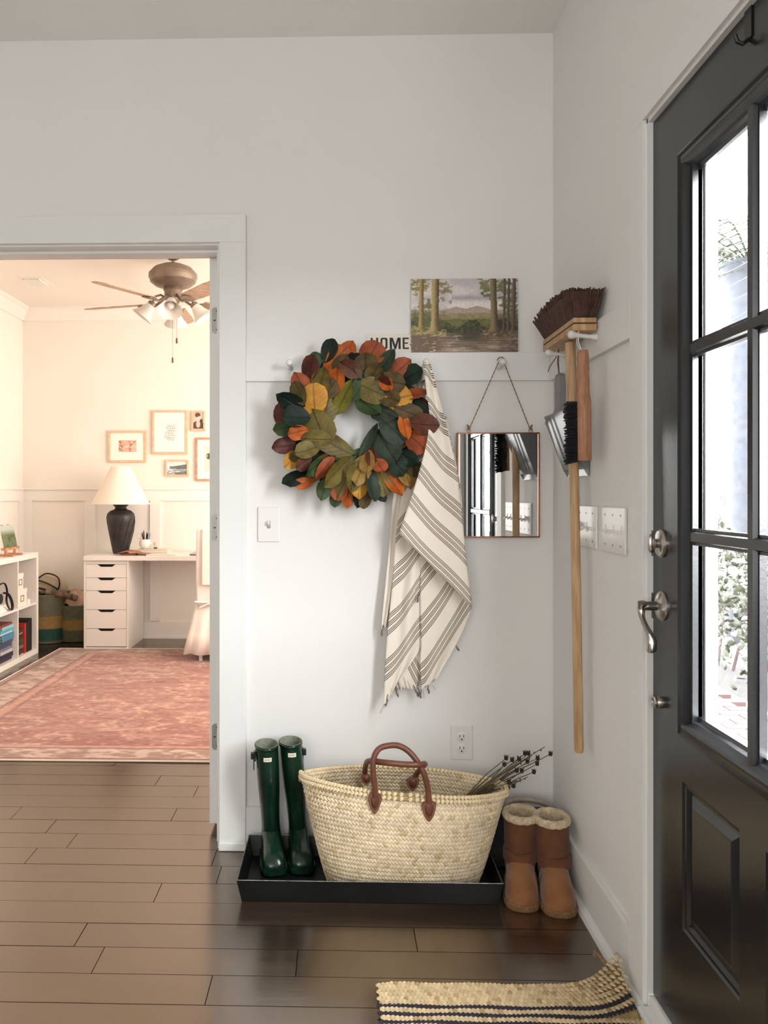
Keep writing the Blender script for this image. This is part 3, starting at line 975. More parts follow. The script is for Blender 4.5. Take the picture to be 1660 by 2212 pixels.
    def trunk(c, u0, wd, lean, vb, lit, shade, flare):
        ctr = u0 + lean * (v - 0.3)
        hw = wd * (1 + flare * np.exp(-np.clip(v - vb, 0, 1) / 0.06))
        x = (u - ctr) / hw
        m = (np.abs(x + 0.12 * (n2 - .5)) < 1) & (v > vb)
        col = mixc(np.ones_like(c) * S(lit), shade, x * 0.8 + 0.35 + 0.6 * (n3 - .5))
        return np.where(m[..., None], col, c)
    for q, wq in ((0.865, 0.010), (0.905, 0.012), (0.955, 0.016)):
        c = trunk(c, q, wq, 0.02, 0.29, [0.40, 0.34, 0.27], [0.24, 0.20, 0.16], 0.6)
    c = trunk(c, 0.095, 0.021, 0.005, 0.31, [0.66, 0.57, 0.37], [0.38, 0.30, 0.18], 0.9)
    c = trunk(c, 0.222, 0.034, 0.012, 0.285, [0.68, 0.60, 0.41], [0.33, 0.26, 0.16], 0.9)
    c = trunk(c, 0.782, 0.030, -0.02, 0.285, [0.52, 0.46, 0.33], [0.27, 0.22, 0.16], 1.0)
    return c * (1.0 + 0.12 * n3[..., None])


a, b = at_y(889, 763, D - 0.017), at_y(1119, 602, D - 0.006)
pt = thing('landscape_painting', 'unframed landscape painting of trees beside a pond standing on the rail', 'painting', ((a.x + b.x) / 2, D - 0.012, RAILTOP))
ph = b.z - RAILTOP + 0.001
MB().prism([(a.x, D - RT + 0.001, RAILTOP), (b.x, D - RT + 0.001, RAILTOP), (b.x, D - 0.0065, RAILTOP + ph), (a.x, D - 0.0065, RAILTOP + ph)], (0, 0.005, 0)).build('board', M['board'], pt)
picture('painted_face', pt, (a.x, D - RT + 0.0004, RAILTOP), (b.x - a.x, 0, 0), (0, RT - 0.007, ph), 200, 140, landscape, M['oil'])

# ================================================================== WREATH
LC = {
    'dg': ((26, 48, 34), (14, 26, 20)), 'bg': ((14, 24, 22), (8, 14, 14)), 'gg': ((62, 76, 58), (36, 46, 36)), 'gr': ((74, 92, 50), (40, 62, 34)),
    'ol': ((128, 112, 52), (92, 80, 34)), 'ob': ((104, 86, 46), (66, 50, 28)), 'ch': ((168, 132, 64), (132, 100, 44)), 'lg': ((142, 134, 48), (106, 106, 40)),
    'or': ((204, 110, 36), (168, 74, 26)), 'ro': ((176, 92, 52), (136, 62, 36)), 'ye': ((212, 156, 58), (186, 124, 44)), 'dr': ((104, 40, 26), (58, 22, 16)), 'br': ((116, 66, 46), (78, 44, 32)),
}
LM = {k: mat_leaf('leaf_' + k, tuple(0.85 * v for v in rgb(*a)), tuple(0.8 * v for v in rgb(*b))) for k, (a, b) in LC.items()}


def leaf_mesh(name, wid, cup, curl, twist, material, blunt):
    rows, up, lo = 7, [], []
    T = [0, 0.12, 0.3, 0.5, 0.7, 0.87, 1.0]
    W = ([0.10, 0.50, 0.84, 1.0, 1.0, 0.80, 0.24] if blunt else [0.10, 0.58, 0.95, 1.0, 0.88, 0.58, 0.04])
    vs, fs = [], []

    def P(t, wv, u, th):
        z = curl * (t - 0.3) ** 2 + cup * abs(u) ** 1.6 * wv + twist * u * t + th
        return (u * wid / 2 * wv, t, z)
    for i in range(rows):
        vs += [P(T[i], W[i], -1, 0), P(T[i], W[i], 0, -0.004), P(T[i], W[i], 1, 0)]
    nb = len(vs)
    for i in range(rows):
        vs += [P(T[i], W[i], -1, 0), P(T[i], W[i], 0, -0.020), P(T[i], W[i], 1, 0)]
    for i in range(rows - 1):
        a = i * 3
        for q in (0, 1):
            fs.append((a + q, a + q + 1, a + q + 4, a + q + 3))
            fs.append((nb + a + q + 3, nb + a + q + 4, nb + a + q + 1, nb + a + q))
    me = bpy.data.meshes.new(name)
    me.from_pydata(vs, [], fs)
    me.materials.append(material)
    me.shade_smooth()
    return me


LEAF = {}
shapes = [(0.58, 0.09, 0.16, 0.05, True), (0.64, -0.06, -0.22, -0.09, True), (0.52, 0.10, 0.30, 0.10, False), (0.70, -0.05, -0.18, 0.08, False)]


def leaf_data(col, si):
    if (col, si) not in LEAF: LEAF[(col, si)] = leaf_mesh('leaf_shape', *shapes[si][:4], LM[col], shapes[si][4])
    return LEAF[(col, si)]


WC = at_y(765, 916, 2.72)
wr = thing('leaf_wreath', 'round wreath of green, rust and orange magnolia leaves hanging on the rail', 'wreath', (WC.x, 2.735, WC.z))
M['vine'] = mat('wreath_vine', rgb(50, 40, 28), 0.9, var=0.4, scale=30)
R0 = 0.165
rings = []
for k in range(41):
    t = 2 * PI * k / 40
    rings.append([Vector((WC.x + (R0 + 0.038 * math.cos(q)) * math.cos(t), 2.742 + 0.024 * math.sin(q), WC.z + (R0 + 0.038 * math.cos(q)) * math.sin(t))) for q in [2 * PI * i / 10 for i in range(10)]])
MB().loft(rings, False, False).build('vine_ring', M['vine'], wr, smooth=True)


def put_leaf(x, z, ang, L, wpx, col, depth, tilt, roll, si):
    """centre, direction of the tip in degrees, length, width"""
    an = math.radians(ang)
    al = Vector((math.cos(an), 0, math.sin(an)))
    al = (al * math.cos(tilt) + Vector((0, -1, 0)) * math.sin(tilt)).normalized()
    ac = Vector((0, -1, 0)).cross(al).normalized() * -1
    nn = ac.cross(al)
    if nn.y > 0: ac = -ac; nn = -nn
    ac = (ac * math.cos(roll) + nn * math.sin(roll)).normalized()
    nn = ac.cross(al).normalized()
    o = bpy.data.objects.new('leaf', leaf_data(col, si))
    COL.objects.link(o)
    sw = wpx / shapes[si][0]
    c = Vector((x, depth, z)) - al * (L * 0.5)
    m = Matrix(((ac.x * sw, al.x * L, nn.x * L, c.x), (ac.y * sw, al.y * L, nn.y * L, c.y), (ac.z * sw, al.z * L, nn.z * L, c.z), (0, 0, 0, 1)))
    o.parent = wr
    o.matrix_basis = Matrix.Translation(-wloc(wr)) @ m
    return o


S_PX = 2.70 / FPX
front = [
    (712, 757, 68, 46, 30, 'dg'), (724, 776, 48, 62, 38, 'or'), (751, 757, 60, 42, 30, 'or'), (758, 776, 8, 44, 25, 'bg'), (672, 797, 72, 52, 34, 'dr'),
    (682, 777, 100, 32, 22, 'gr'), (696, 820, 72, 48, 34, 'ol'), (736, 790, 55, 46, 30, 'ob'), (728, 826, 85, 50, 32, 'or'), (712, 842, 60, 42, 30, 'ob'),
    (757, 798, 150, 50, 30, 'br'), (652, 833, 118, 54, 34, 'ro'), (648, 850, 110, 46, 30, 'ob'), (678, 866, 96, 60, 46, 'ye'), (628, 868, 150, 62, 32, 'dg'), (611, 896, 100, 48, 32, 'dr'),
    (641, 902, 185, 56, 38, 'dg'), (705, 882, 80, 74, 42, 'ol'), (744, 857, 62, 76, 28, 'lg'), (690, 926, 112, 76, 54, 'ol'), (645, 934, 195, 38, 26, 'or'),
    (622, 921, 190, 54, 32, 'gr'), (612, 964, 190, 44, 28, 'dr'), (684, 950, 178, 58, 34, 'ol'), (666, 972, 200, 50, 30, 'ol'), (724, 962, 152, 92, 36, 'ol'),
    (631, 994, 225, 42, 28, 'ye'), (648, 984, 200, 40, 26, 'ob'), (656, 1000, 215, 36, 24, 'br'), (640, 1030, 205, 54, 28, 'dg'), (680, 1010, 218, 50, 26, 'gr'),
    (703, 1012, 232, 54, 25, 'ro'), (728, 1018, 226, 86, 32, 'ol'), (748, 1034, 246, 74, 24, 'ol'), (765, 1030, 252, 62, 34, 'ol'), (780, 1012, 248, 64, 36, 'ch'), (796, 998, 262, 46, 26, 'ch'),
    (660, 1044, 195, 40, 20, 'or'), (700, 1058, 255, 42, 26, 'gr'), (776, 1054, 268, 40, 30, 'ye'), (737, 1058, 250, 42, 28, 'ro'), (752, 1074, 272, 38, 19, 'or'), (727, 1078, 262, 32, 22, 'gr'),
    (775, 1078, 265, 34, 22, 'dg'), (793, 1077, 250, 40, 20, 'ob'), (848, 926, 318, 62, 40, 'gg'), (874, 924, 280, 52, 22, 'or'), (914, 921, 352, 52, 38, 'br'), (900, 954, 318, 60, 34, 'ro'),
    (833, 962, 298, 72, 46, 'gg'), (797, 952, 62, 74, 17, 'gg'), (812, 990, 282, 50, 34, 'dr'), (820, 1006, 300, 32, 26, 'ro'), (852, 998, 310, 56, 36, 'dg'), (884, 990, 330, 44, 28, 'dg'),
    (880, 1022, 285, 58, 34, 'ch'), (803, 1046, 276, 66, 27, 'gg'), (826, 1040, 286, 52, 30, 'ol'), (852, 1046, 300, 54, 30, 'or'), (822, 1066, 300, 36, 20, 'dg'), (894, 1008, 300, 46, 28, 'ob'),
    (800, 766, 66, 54, 46, 'ro'), (834, 783, 52, 58, 28, 'gg'), (865, 796, 38, 50, 36, 'ro'), (886, 812, 22, 52, 36, 'dg'), (822, 822, 325, 44, 20, 'dr'), (836, 832, 300, 34, 22, 'or'),
    (806, 845, 335, 66, 44, 'ol'), (842, 826, 350, 56, 36, 'ob'), (858, 862, 12, 52, 42, 'ye'), (900, 854, 358, 50, 26, 'ro'), (904, 882, 318, 54, 26, 'dg'), (918, 884, 285, 50, 26, 'br'),
    (882, 892, 335, 58, 32, 'ob'), (797, 876, 320, 60, 36, 'gr'), (826, 888, 335, 62, 36, 'gg'), (790, 794, 95, 52, 40, 'ob'), (775, 812, 70, 52, 34, 'dg'), (808, 806, 60, 44, 30, 'ob'), (780, 836, 60, 56, 30, 'gr'), (840, 860, 340, 46, 30, 'ob'),
]
for i, (px, py, an, L, wd, col) in enumerate(front):
    p = at_y(px, py, 2.69)
    r = math.hypot(p.x - WC.x, p.z - WC.z)
    bulge = max(0.0, 1 - ((r - 0.165) / 0.105) ** 2)
    dep = 2.722 - 0.040 * bulge - rnd.uniform(0.0, 0.010)
    put_leaf(p.x, p.z, an, L * S_PX * 1.2, wd * S_PX * 1.3, col, dep - (0.05 if (px, py) == (914, 921) else 0), rnd.uniform(0.05, 0.5), rnd.uniform(-0.5, 0.5), i % 4)
back_cols = ['dg', 'dg', 'bg', 'gr', 'ob', 'gg', 'ol', 'dg']
for ringi, (r, cnt, dep, L) in enumerate(((0.118, 24, 2.722, 0.085), (0.165, 30, 2.716, 0.09), (0.205, 34, 2.730, 0.09))):
    for k in range(cnt):
        t = 2 * PI * (k + rnd.uniform(-.3, .3)) / cnt
        rr = r + rnd.uniform(-0.012, 0.012)
        put_leaf(WC.x + rr * math.cos(t), WC.z + rr * math.sin(t), math.degrees(t) + (rnd.uniform(-35, 35) if ringi else rnd.choice((-75, 75)) + rnd.uniform(-20, 20)), L * rnd.uniform(.85, 1.1), 0.048 * rnd.uniform(.85, 1.15),
                 rnd.choice(back_cols), dep + rnd.uniform(-.006, .006), rnd.uniform(-0.1, 0.25), rnd.uniform(-.35, .35), rnd.randrange(4))

# ================================================================== TOWEL
M['towel'] = mat_towel()
M['fringe'] = mat('towel_fringe', rgb(226, 216, 203), 0.95, var=0.15, scale=60)
M['fringed'] = mat('towel_fringe_dark', rgb(120, 112, 106), 0.95, var=0.3, scale=60)
tw = thing('striped_towel', 'cream cotton towel with dark pinstripes and knotted fringe hanging beside the wreath', 'towel', (xp[2], 2.70, 0.95))


def spline(pts, n):
    pts = [Vector((p[0], p[1], p[2] if len(p) > 2 else 0)) for p in pts]
    P = [2 * pts[0] - pts[1]] + pts + [2 * pts[-1] - pts[-2]]
    L = [0]
    for a_, b_ in zip(pts[:-1], pts[1:]): L.append(L[-1] + (Vector(b_[:2]) - Vector(a_[:2])).length)
    out = []
    for k in range(n):
        s_ = L[-1] * k / (n - 1)
        i = min(len(pts) - 2, max(j for j in range(len(pts)) if L[j] <= s_ + 1e-9))
        t_ = (s_ - L[i]) / max(1e-9, L[i + 1] - L[i])
        p0, p1, p2, p3 = P[i], P[i + 1], P[i + 2], P[i + 3]
        out.append(0.5 * ((2 * p1) + (-p0 + p2) * t_ + (2 * p0 - 5 * p1 + 4 * p2 - p3) * t_ ** 2 + (-p0 + 3 * p1 - 3 * p2 + p3) * t_ ** 3))
    return out


def cloth(name, left, right, depth, sdir, s0, nu=26, nv=60, fold=0.006, nf=3, warp=0.0, period=55.0):
    """left/right: outline (px, py, offset towards the viewer in m); sdir: direction a stripe runs in"""
    Lp, Rp = spline(left, nv), spline(right, nv)
    d = Vector(sdir).normalized()
    nx, ny = -d.y, d.x
    rows, st = [], []
    for j in range(nv):
        row = []
        for i in range(nu):
            u = i / (nu - 1)
            q = Lp[j] * (1 - u) + Rp[j] * u
            v = j / (nv - 1)
            dep = depth - q.z - fold * math.sin(u * PI * nf + 2.2 * v) * min(1, 0.25 + v * 1.2) * math.sin(PI * min(1, max(0, 0.06 + u * 0.88))) - 0.004 * math.sin(7 * v + 5 * u)
            row.append(at_y(q.x, q.y, dep))
            st.append(((q.x - s0[0]) * nx + (q.y - s0[1]) * ny + warp * math.sin(u * PI * 2 + v * 3)) / period)
        rows.append(row)
    return MB().grid(rows).build(name, M['towel'], tw, smooth=True, angle=0, solid=0.0016, attr=st)


# rear drop, in the shade along the wall
cloth('rear_drop', [(913, 790, 0), (893, 850, 0), (868, 960, 0), (851, 1060, 0), (841, 1180, 0), (829, 1300, 0), (824, 1358, 0)], [(922, 790, 0), (925, 850, 0), (915, 960, 0), (900, 1060, 0), (882, 1180, 0), (862, 1290, 0), (846, 1352, 0)], 2.742, (-0.12, 1), (845, 1100), nf=5, fold=0.010, period=46)
# lower left fall and lower right fall
cloth('left_fall', [(905, 880, 0), (878, 1020, 0), (858, 1140, 0), (848, 1260, 0), (836, 1380, 0), (831, 1470, 0), (829, 1530, 0)], [(945, 880, 0), (945, 1020, 0), (925, 1160, 0), (910, 1260, 0), (911, 1340, 0), (908, 1400, 0), (866, 1462, 0)], 2.718, (0.62, -0.78), (840, 1330), nf=3, fold=0.008, warp=3)
cloth('right_fall', [(935, 900, 0), (925, 1050, 0), (912, 1180, 0), (908, 1280, 0), (910, 1380, 0), (908, 1440, 0), (912, 1492, 0)], [(965, 900, 0), (995, 1050, 0), (1004, 1180, 0), (1012, 1260, 0), (1019, 1312, 0), (990, 1385, 0), (944, 1466, 0)], 2.712, (0.55, -0.83), (905, 1440), nf=3, fold=0.007, warp=3)
cloth('under_corner', [(880, 1380, 0), (868, 1420, 0), (845, 1490, 0)], [(908, 1390, 0), (912, 1440, 0), (903, 1488, 0)], 2.732, (0.45, 0.9), (900, 1420), nu=14, nv=16, nf=2, fold=0.004)
# front flap
cloth('front_flap', [(915, 787, 0.0), (921, 840, 0), (928, 900, 0.004), (922, 955, 0.008), (907, 1015, 0.01), (885, 1085, 0.012), (862, 1152, 0.012)], [(931, 787, 0.0), (947, 850, 0), (968, 930, 0.004), (985, 1010, 0.006), (997, 1100, 0.008), (1008, 1210, 0.008), (1020, 1312, 0.006)], 2.655, (0.70, 0.735), (880, 1130), nu=30, nv=72, nf=2, fold=0.010, warp=2.5)
# gathered top over the peg
tp = at_y(922, 786, 2.685)
rings = []
for k, (dz, r) in enumerate(((0.008, 0.004), (0.005, 0.011), (-0.004, 0.0145), (-0.03, 0.0165), (-0.06, 0.017))):
    rings.append([Vector((tp.x + r * math.cos(q), 2.694 + 0.034 * math.sin(q) * (0.4 if k == 0 else 1), tp.z + dz)) for q in [2 * PI * i / 18 for i in range(18)]])
tg = MB().loft(rings)
tg.build('gathered_top', M['towel'], tw, smooth=True, attr=[0.7 + 0.004 * i for i in range(len(tg.v))])


def tassel(px, py, ang, L, dark, depth):
    p = at_y(px, py, depth)
    an = math.radians(ang)
    d = Vector((math.cos(an), 0, math.sin(an)))
    pts = [p + d * (L * k / 6) + Vector((0.0012 * math.sin(k * 1.7 + px), -0.002 * math.sin(k), 0)) for k in range(7)]
    MB().tube(pts, [0.0016, 0.0018, 0.0017, 0.0032, 0.0028, 0.0036, 0.0012], n=6).build('tassel', M['fringed'] if dark else M['fringe'], tw, smooth=True)


for a_ in [(832, 1515, 250, 0.045, 0, 2.716), (838, 1500, 262, 0.042, 1, 2.716), (846, 1485, 275, 0.036, 0, 2.718), (853, 1478, 285, 0.046, 1, 2.722), (862, 1468, 285, 0.040, 0, 2.72), (872, 1462, 290, 0.045, 0, 2.73), (882, 1470, 292, 0.034, 0, 2.73),
           (893, 1480, 295, 0.045, 1, 2.73), (903, 1484, 285, 0.04, 1, 2.728), (910, 1488, 265, 0.032, 1, 2.712), (917, 1486, 270, 0.036, 0, 2.71), (924, 1480, 280, 0.03, 1, 2.71), (932, 1474, 300, 0.03, 0, 2.71), (828, 1350, 262, 0.04, 1, 2.74),
           (905, 1280, 262, 0.034, 1, 2.70), (897, 1275, 235, 0.036, 0, 2.70), (985, 1394, 300, 0.022, 1, 2.73)]:
    tassel(*a_)

# ================================================================== MIRROR
M['copper'] = mat('copper_strip', rgb(150, 96, 70), 0.32, 1.0, var=0.2, scale=30)
M['cord'] = mat('jute_cord', rgb(140, 116, 88), 0.95, var=0.35, scale=300)
mm, nt, p = new_mat('mirror_silver')
p.inputs['Metallic'].default_value = 1; p.inputs['Roughness'].default_value = 0.01; p.inputs['Base Color'].default_value = (0.90, 0.91, 0.91, 1)
M['mirror'] = mm
my = D - 0.024
a, b = at_y(988.5, 1161, my), at_y(1166.5, 934, my)
mi = thing('wall_mirror', 'small copper edged mirror hanging from a peg by a cord', 'mirror', ((a.x + b.x) / 2, D - 0.012, a.z))
fw = 0.0045
for n_, q in (('frame_side', (a.x, a.x + fw, my, D - 0.004, a.z, b.z)), ('frame_side', (b.x - fw, b.x, my, D - 0.004, a.z, b.z)), ('frame_side', (a.x, b.x, my, D - 0.004, b.z - fw, b.z)), ('frame_side', (a.x, b.x, my, D - 0.004, a.z, a.z + fw))):
    B(*q).build(n_, M['copper'], mi, bev=0.0008)
yw = 0.0034
mgl = MB().prism([(a.x + 0.002, my + 0.001, a.z + 0.002), (b.x - 0.002, my + 0.001 + yw, a.z + 0.002), (b.x - 0.002, my + 0.001 + yw, b.z - 0.002), (a.x + 0.002, my + 0.001, b.z - 0.002)], (0, 0.004, 0))
mgl.build('mirror_glass', M['mirror'], mi)
rl, rr_ = at_y(1013, 930, my + 0.004), at_y(1147, 930, my + 0.004)
for q in (rl, rr_):
    MB().tube([q + Vector((0.006 * math.cos(t), 0, 0.0075 * math.sin(t))) for t in [2 * PI * k / 14 for k in range(15)]], 0.0011, n=6).build('ring', M['copper'], mi, smooth=True)
pk = Vector((xp[3], my + 0.004 - 0.035, zp + 0.016))
for q, sgn in ((rl, -1), (rr_, 1)):
    top = pk + Vector((sgn * 0.008, 0, -0.002))
    dirv = top - q
    pts = [q + dirv * (k / 40) for k in range(41)]
    tb = MB()
    for ph_ in (0, PI):
        tb.tube([pt_ + Vector((0.0009 * math.cos(k * 1.3 + ph_), 0.0009 * math.sin(k * 1.3 + ph_), 0)) for k, pt_ in enumerate(pts)], 0.0011, n=5)
    tb.build('cord', M['cord'], mi, smooth=True)
    kn = MB(); kn.sphere(q + Vector((0, -0.001, 0.008)), 0.0048, 8, 6, (1, 1, 1.3)); kn.sphere(q + Vector((0.003 * sgn, -0.001, 0.016)), 0.0036, 8, 6)
    kn.tube([q + Vector((0, 0, 0.012)), q + Vector((0.006 * sgn, -0.002, 0.02))], 0.0012, n=5)
    kn.build('knot', M['cord'], mi, smooth=True)
MB().tube([pk + Vector((0.0125 * math.cos(t), 0.0, 0.0 + 0.0125 * math.sin(t))) for t in [PI * k / 10 for k in range(11)]], 0.0018, n=6).build('cord_loop', M['cord'], mi, smooth=True)

# ================================================================== BROOM, HAND BRUSH, DUSTPAN
M['oak'] = mat('pale_oiled_wood', rgb(205, 172, 132), 0.5, c2=rgb(176, 138, 98), scale=9, stretch=(9, 9, 0.8))
M['beech'] = mat('beech_wood', rgb(178, 128, 96), 0.5, c2=rgb(150, 104, 76), scale=24, stretch=(6, 6, 1))
M['hair'] = mat('brown_bristle', rgb(86, 58, 46), 0.7, var=0.5, scale=60)
M['hairb'] = mat('black_bristle', rgb(26, 26, 32), 0.6, var=0.4, scale=60)
bx, by = 0.684, 2.405
br = thing('floor_broom', 'long wooden broom hung head up across two pegs on the side wall', 'broom', (bx, by, 0.47))
MB().tube([(bx + 0.012, by - 0.03, 0.473), (bx + 0.012, by - 0.03, 0.48), (bx + 0.008, by - 0.015, 1.0), (bx + 0.002, by, 1.5), (bx - 0.002, by + 0.012, 1.672)], [0.010, 0.0135, 0.0135, 0.0145, 0.0150], n=18).build('handle', M['oak'], br, smooth=True)
y0b, y1b = 2.262, 2.600
hx0, hx1 = 0.648, 0.712
zb0 = 1.6775
hd = MB()
hd.loft([[(hx0, y0b, zb0), (hx1, y0b, zb0), (hx1, y1b, zb0), (hx0, y1b, zb0)], [(hx0, y0b - 0.002, zb0 + 0.018), (hx1, y0b - 0.002, zb0 + 0.018), (hx1, y1b + 0.002, zb0 + 0.018), (hx0, y1b + 0.002, zb0 + 0.018)]])
hd.build('head_block', M['oak'], br, bev=0.002)
B(hx0 + 0.001, hx1 - 0.001, y0b + 0.001, y1b - 0.001, zb0 + 0.018, zb0 + 0.022).build('seam', M['hair'], br)
B(hx0, hx1, y0b, y1b, zb0 + 0.022, zb0 + 0.036).build('head_block', M['oak'], br, bev=0.002)
zt = zb0 + 0.036
core = MB().loft([[(hx0 + 0.005 + (hx1 - hx0 - 0.01) * (i_ in (1, 2)) + ((i_ in (1, 2)) - 0.5) * f_ * 0.036 - 0.006 * f_, (y0b + 0.005 if i_ < 2 else y1b - 0.005) + (-1 if i_ < 2 else 1) * f_ * 0.042, zt + 0.064 * f_) for i_ in range(4)] for f_ in (0, 0.5, 1)])
core.build('bristle_core', M['hair'], br)
hb = MB()
nyb, nxb = 46, 9
for i in range(nyb):
    for j in range(nxb):
        for q in range(2):
            u, v_ = (i + rnd.random()) / nyb, (j + rnd.random()) / nxb
            x, y = hx0 + 0.006 + v_ * (hx1 - hx0 - 0.012), y0b + 0.006 + u * (y1b - y0b - 0.012)
            fy, fx = (u - 0.5) * 0.10, (v_ - 0.5) * 0.05 - 0.006
            L = 0.088 + rnd.uniform(-0.004, 0.003) - 0.018 * (2 * u - 1) ** 2
            p0, p1 = Vector((x, y, zt - 0.002)), Vector((x + fx, y + fy, zt + L))
            mid = (p0 + p1) / 2 + Vector((rnd.uniform(-.003, .003), rnd.uniform(-.004, .004), 0))
            hb.tube([p0, mid, p1], [0.0026, 0.0030, 0.0022], n=4)
o = hb.build('bristles', M['hair'], br); o['kind'] = 'stuff'

# hand brush, hung from the nearer peg by a white string
hy = 2.262
hbz1, hbz0 = at_y(1262, 757, hy).z, at_y(1262, 995, hy).z
hxc = at_y(1262, 880, hy).x
bs = thing('hand_brush', 'wooden hand brush with black bristles hanging from a white string', 'brush', (hxc, hy, hbz0))
rings = []
prof = [(0, 0.0155), (0.004, 0.0172), (0.55, 0.0168), (0.60, 0.0155), (0.66, 0.0145), (0.72, 0.0152), (0.77, 0.0138), (0.83, 0.0148), (0.88, 0.0135), (0.94, 0.0145), (0.985, 0.0125), (1.0, 0.011)]
for t_, hw in prof:
    z = hbz0 + (hbz1 - hbz0) * t_
    dx = 0.003 * t_
    wy = 0.020 if t_ < 0.6 else 0.013
    rings.append([(hxc - dx + sx_ * hw, hy + sy_ * wy, z) for sx_, sy_ in ((-1, -.7), (-.7, -1), (.7, -1), (1, -.7), (1, .7), (.7, 1), (-.7, 1), (-1, .7))])
MB().loft(rings).build('handle', M['beech'], bs, smooth=True, angle=50)
bb = MB()
z_lo, z_hi = at_y(1240, 1004, hy).z, at_y(1240, 864, hy).z
for i in range(58):
    for j in range(9):
        z = z_lo + 0.004 + (z_hi - z_lo - 0.008) * (i + rnd.random()) / 58
        y = hy - 0.017 + 0.034 * (j + rnd.random()) / 9
        L = 0.036 + rnd.uniform(-0.006, 0.003)
        dv, sv_ = Vector((-0.64, 0.77, 0)), Vector((0.77, 0.64, 0)) * (y - hy)
        p0 = Vector((hxc - 0.006, hy + 0.008, max(z, hbz0 + 0.003))) + sv_
        p1 = Vector((hxc - 0.006, hy + 0.008, z + rnd.uniform(-.004, .004))) + sv_ * 1.15 + dv * (0.006 + L)
        bb.tube([p0, p1], [0.0019, 0.0012], n=4)
o = bb.build('bristles', M['hairb'], bs); o['kind'] = 'stuff'
sp = Vector((XW - RT - 0.052, PY2, 1.676))
for dy in (-0.004, 0.004):
    MB().tube([sp + Vector((0, dy, 0)), sp + Vector((-0.001, dy * 2, -0.03)), Vector((hxc - 0.002, hy + dy, hbz1 - 0.012))], 0.0013, n=6).build('string', M['plastic'], bs, smooth=True)
MB().tube([sp + Vector((0, 0.008 * math.cos(t), 0.0035 + 0.008 * math.sin(t))) for t in [2 * PI * k / 12 for k in range(13)]], 0.0013, n=6).build('string_loop', M['plastic'], bs, smooth=True)

# dustpan of grey see-through plastic, hung by a leather thong
M['smoke'] = mat_smoke_plastic()
M['thong'] = mat('leather_thong', rgb(96, 66, 50), 0.7)
dy0, dy1 = 2.378, 2.592
dzb, dzt = 1.278, 1.468
dxw, dxo = XW - 0.004, XW - 0.078
dp = thing('dustpan', 'smoky grey plastic dustpan hanging behind the broom handle', 'dustpan', (XW, (dy0 + dy1) / 2, dzb))
tkp = 0.0028
pan = MB()
pan.box(dxw - tkp, dxw, dy0, dy1, dzb, dzt)                                                        # floor of the pan, flat to the wall
pan.build('pan_floor', M['smoke'], dp)
for yy in (dy0, dy1 - tkp):
    MB().prism([(dxw - tkp, yy, dzb), (dxw - tkp - 0.012, yy, dzb + 0.02), (dxo, yy, dzt - 0.02), (dxo + 0.006, yy, dzt), (dxw - tkp, yy, dzt)], (0, tkp, 0)).build('side_wall', M['smoke'], dp)
B(dxo + 0.004, dxw, dy0, dy1, dzt - tkp, dzt).build('rear_wall', M['smoke'], dp, bev=0.001)
MB().obox(((dxo + dxw - 0.014) / 2 - 0.001, (dy0 + dy1) / 2, (dzt + dzb) / 2 + 0.012), ((dxw - dxo - 0.014) / 2, 0, -(dzt - dzb - 0.02) / 2), (0, (dy1 - dy0) / 2, 0), (0.0013, 0, 0.0010)).build('hood', M['smoke'], dp, bev=0.0008)
for f in (0.25, 0.45):
    MB().obox(((dxo + dxw - 0.014) / 2 - 0.004, dy1 - f * (dy1 - dy0), (dzt + dzb) / 2 + 0.012), ((dxw - dxo - 0.014) / 2.3, 0, -(dzt - dzb - 0.02) / 2.3), (0, 0.003, 0), (0.0015, 0, 0.0012)).build('rib', M['smoke'], dp, bev=0.001)
yc_ = 2.535
MB().loft([[(XW - 0.045 + q[0] * sx_, yc_ + q[1] * sy_, z) for sx_, sy_ in ((-1, -.6), (-.6, -1), (.6, -1), (1, -.6), (1, .6), (.6, 1), (-.6, 1), (-1, .6))] for z, q in ((dzt - 0.004, (0.022, 0.032)), (dzt + 0.022, (0.013, 0.026)), (dzt + 0.05, (0.014, 0.026)), (dzt + 0.10, (0.014, 0.025)), (dzt + 0.125, (0.012, 0.022)), (dzt + 0.13, (0.008, 0.016)))]).build('handle', M['smoke'], dp, smooth=True)
for dy in (-0.006, 0.004): MB().tube([(XW - 0.052, PY1 + dy * .3, 1.672), (XW - 0.054, PY1 + dy, 1.63), (XW - 0.047, yc_ + dy * .3, dzt + 0.118)], 0.0014, n=6).build('thong', M['thong'], dp, smooth=True)
MB().tube([(XW - 0.054, PY1 + 0.004, 1.655), (XW - 0.075, PY1 + 0.02, 1.62), (XW - 0.079, PY1 + 0.02, 1.605)], 0.0013, n=6).build('thong', M['thong'], dp, smooth=True)

# ================================================================== FLOOR: TRAY, BOOTS, BASKET, MAT
M['trayb'] = mat('black_tray_metal', rgb(24, 27, 26), 0.38, 0.3, var=0.35, scale=10)
ty0, ty1, tz = 2.415, 2.742, 0.068
tx0, tx1 = at_y(511, 1903, ty0).x, at_y(1089, 1918, ty0).x
tr = thing('boot_tray', 'long black metal boot tray under the green boots and straw basket', 'tray', ((tx0 + tx1) / 2, (ty0 + ty1) / 2, 0))
fl = 0.014


def rectring(ins, z): return [(tx0 + ins, ty0 + ins, z), (tx1 - ins, ty0 + ins, z), (tx1 - ins, ty1 - ins, z), (tx0 + ins, ty1 - ins, z)]


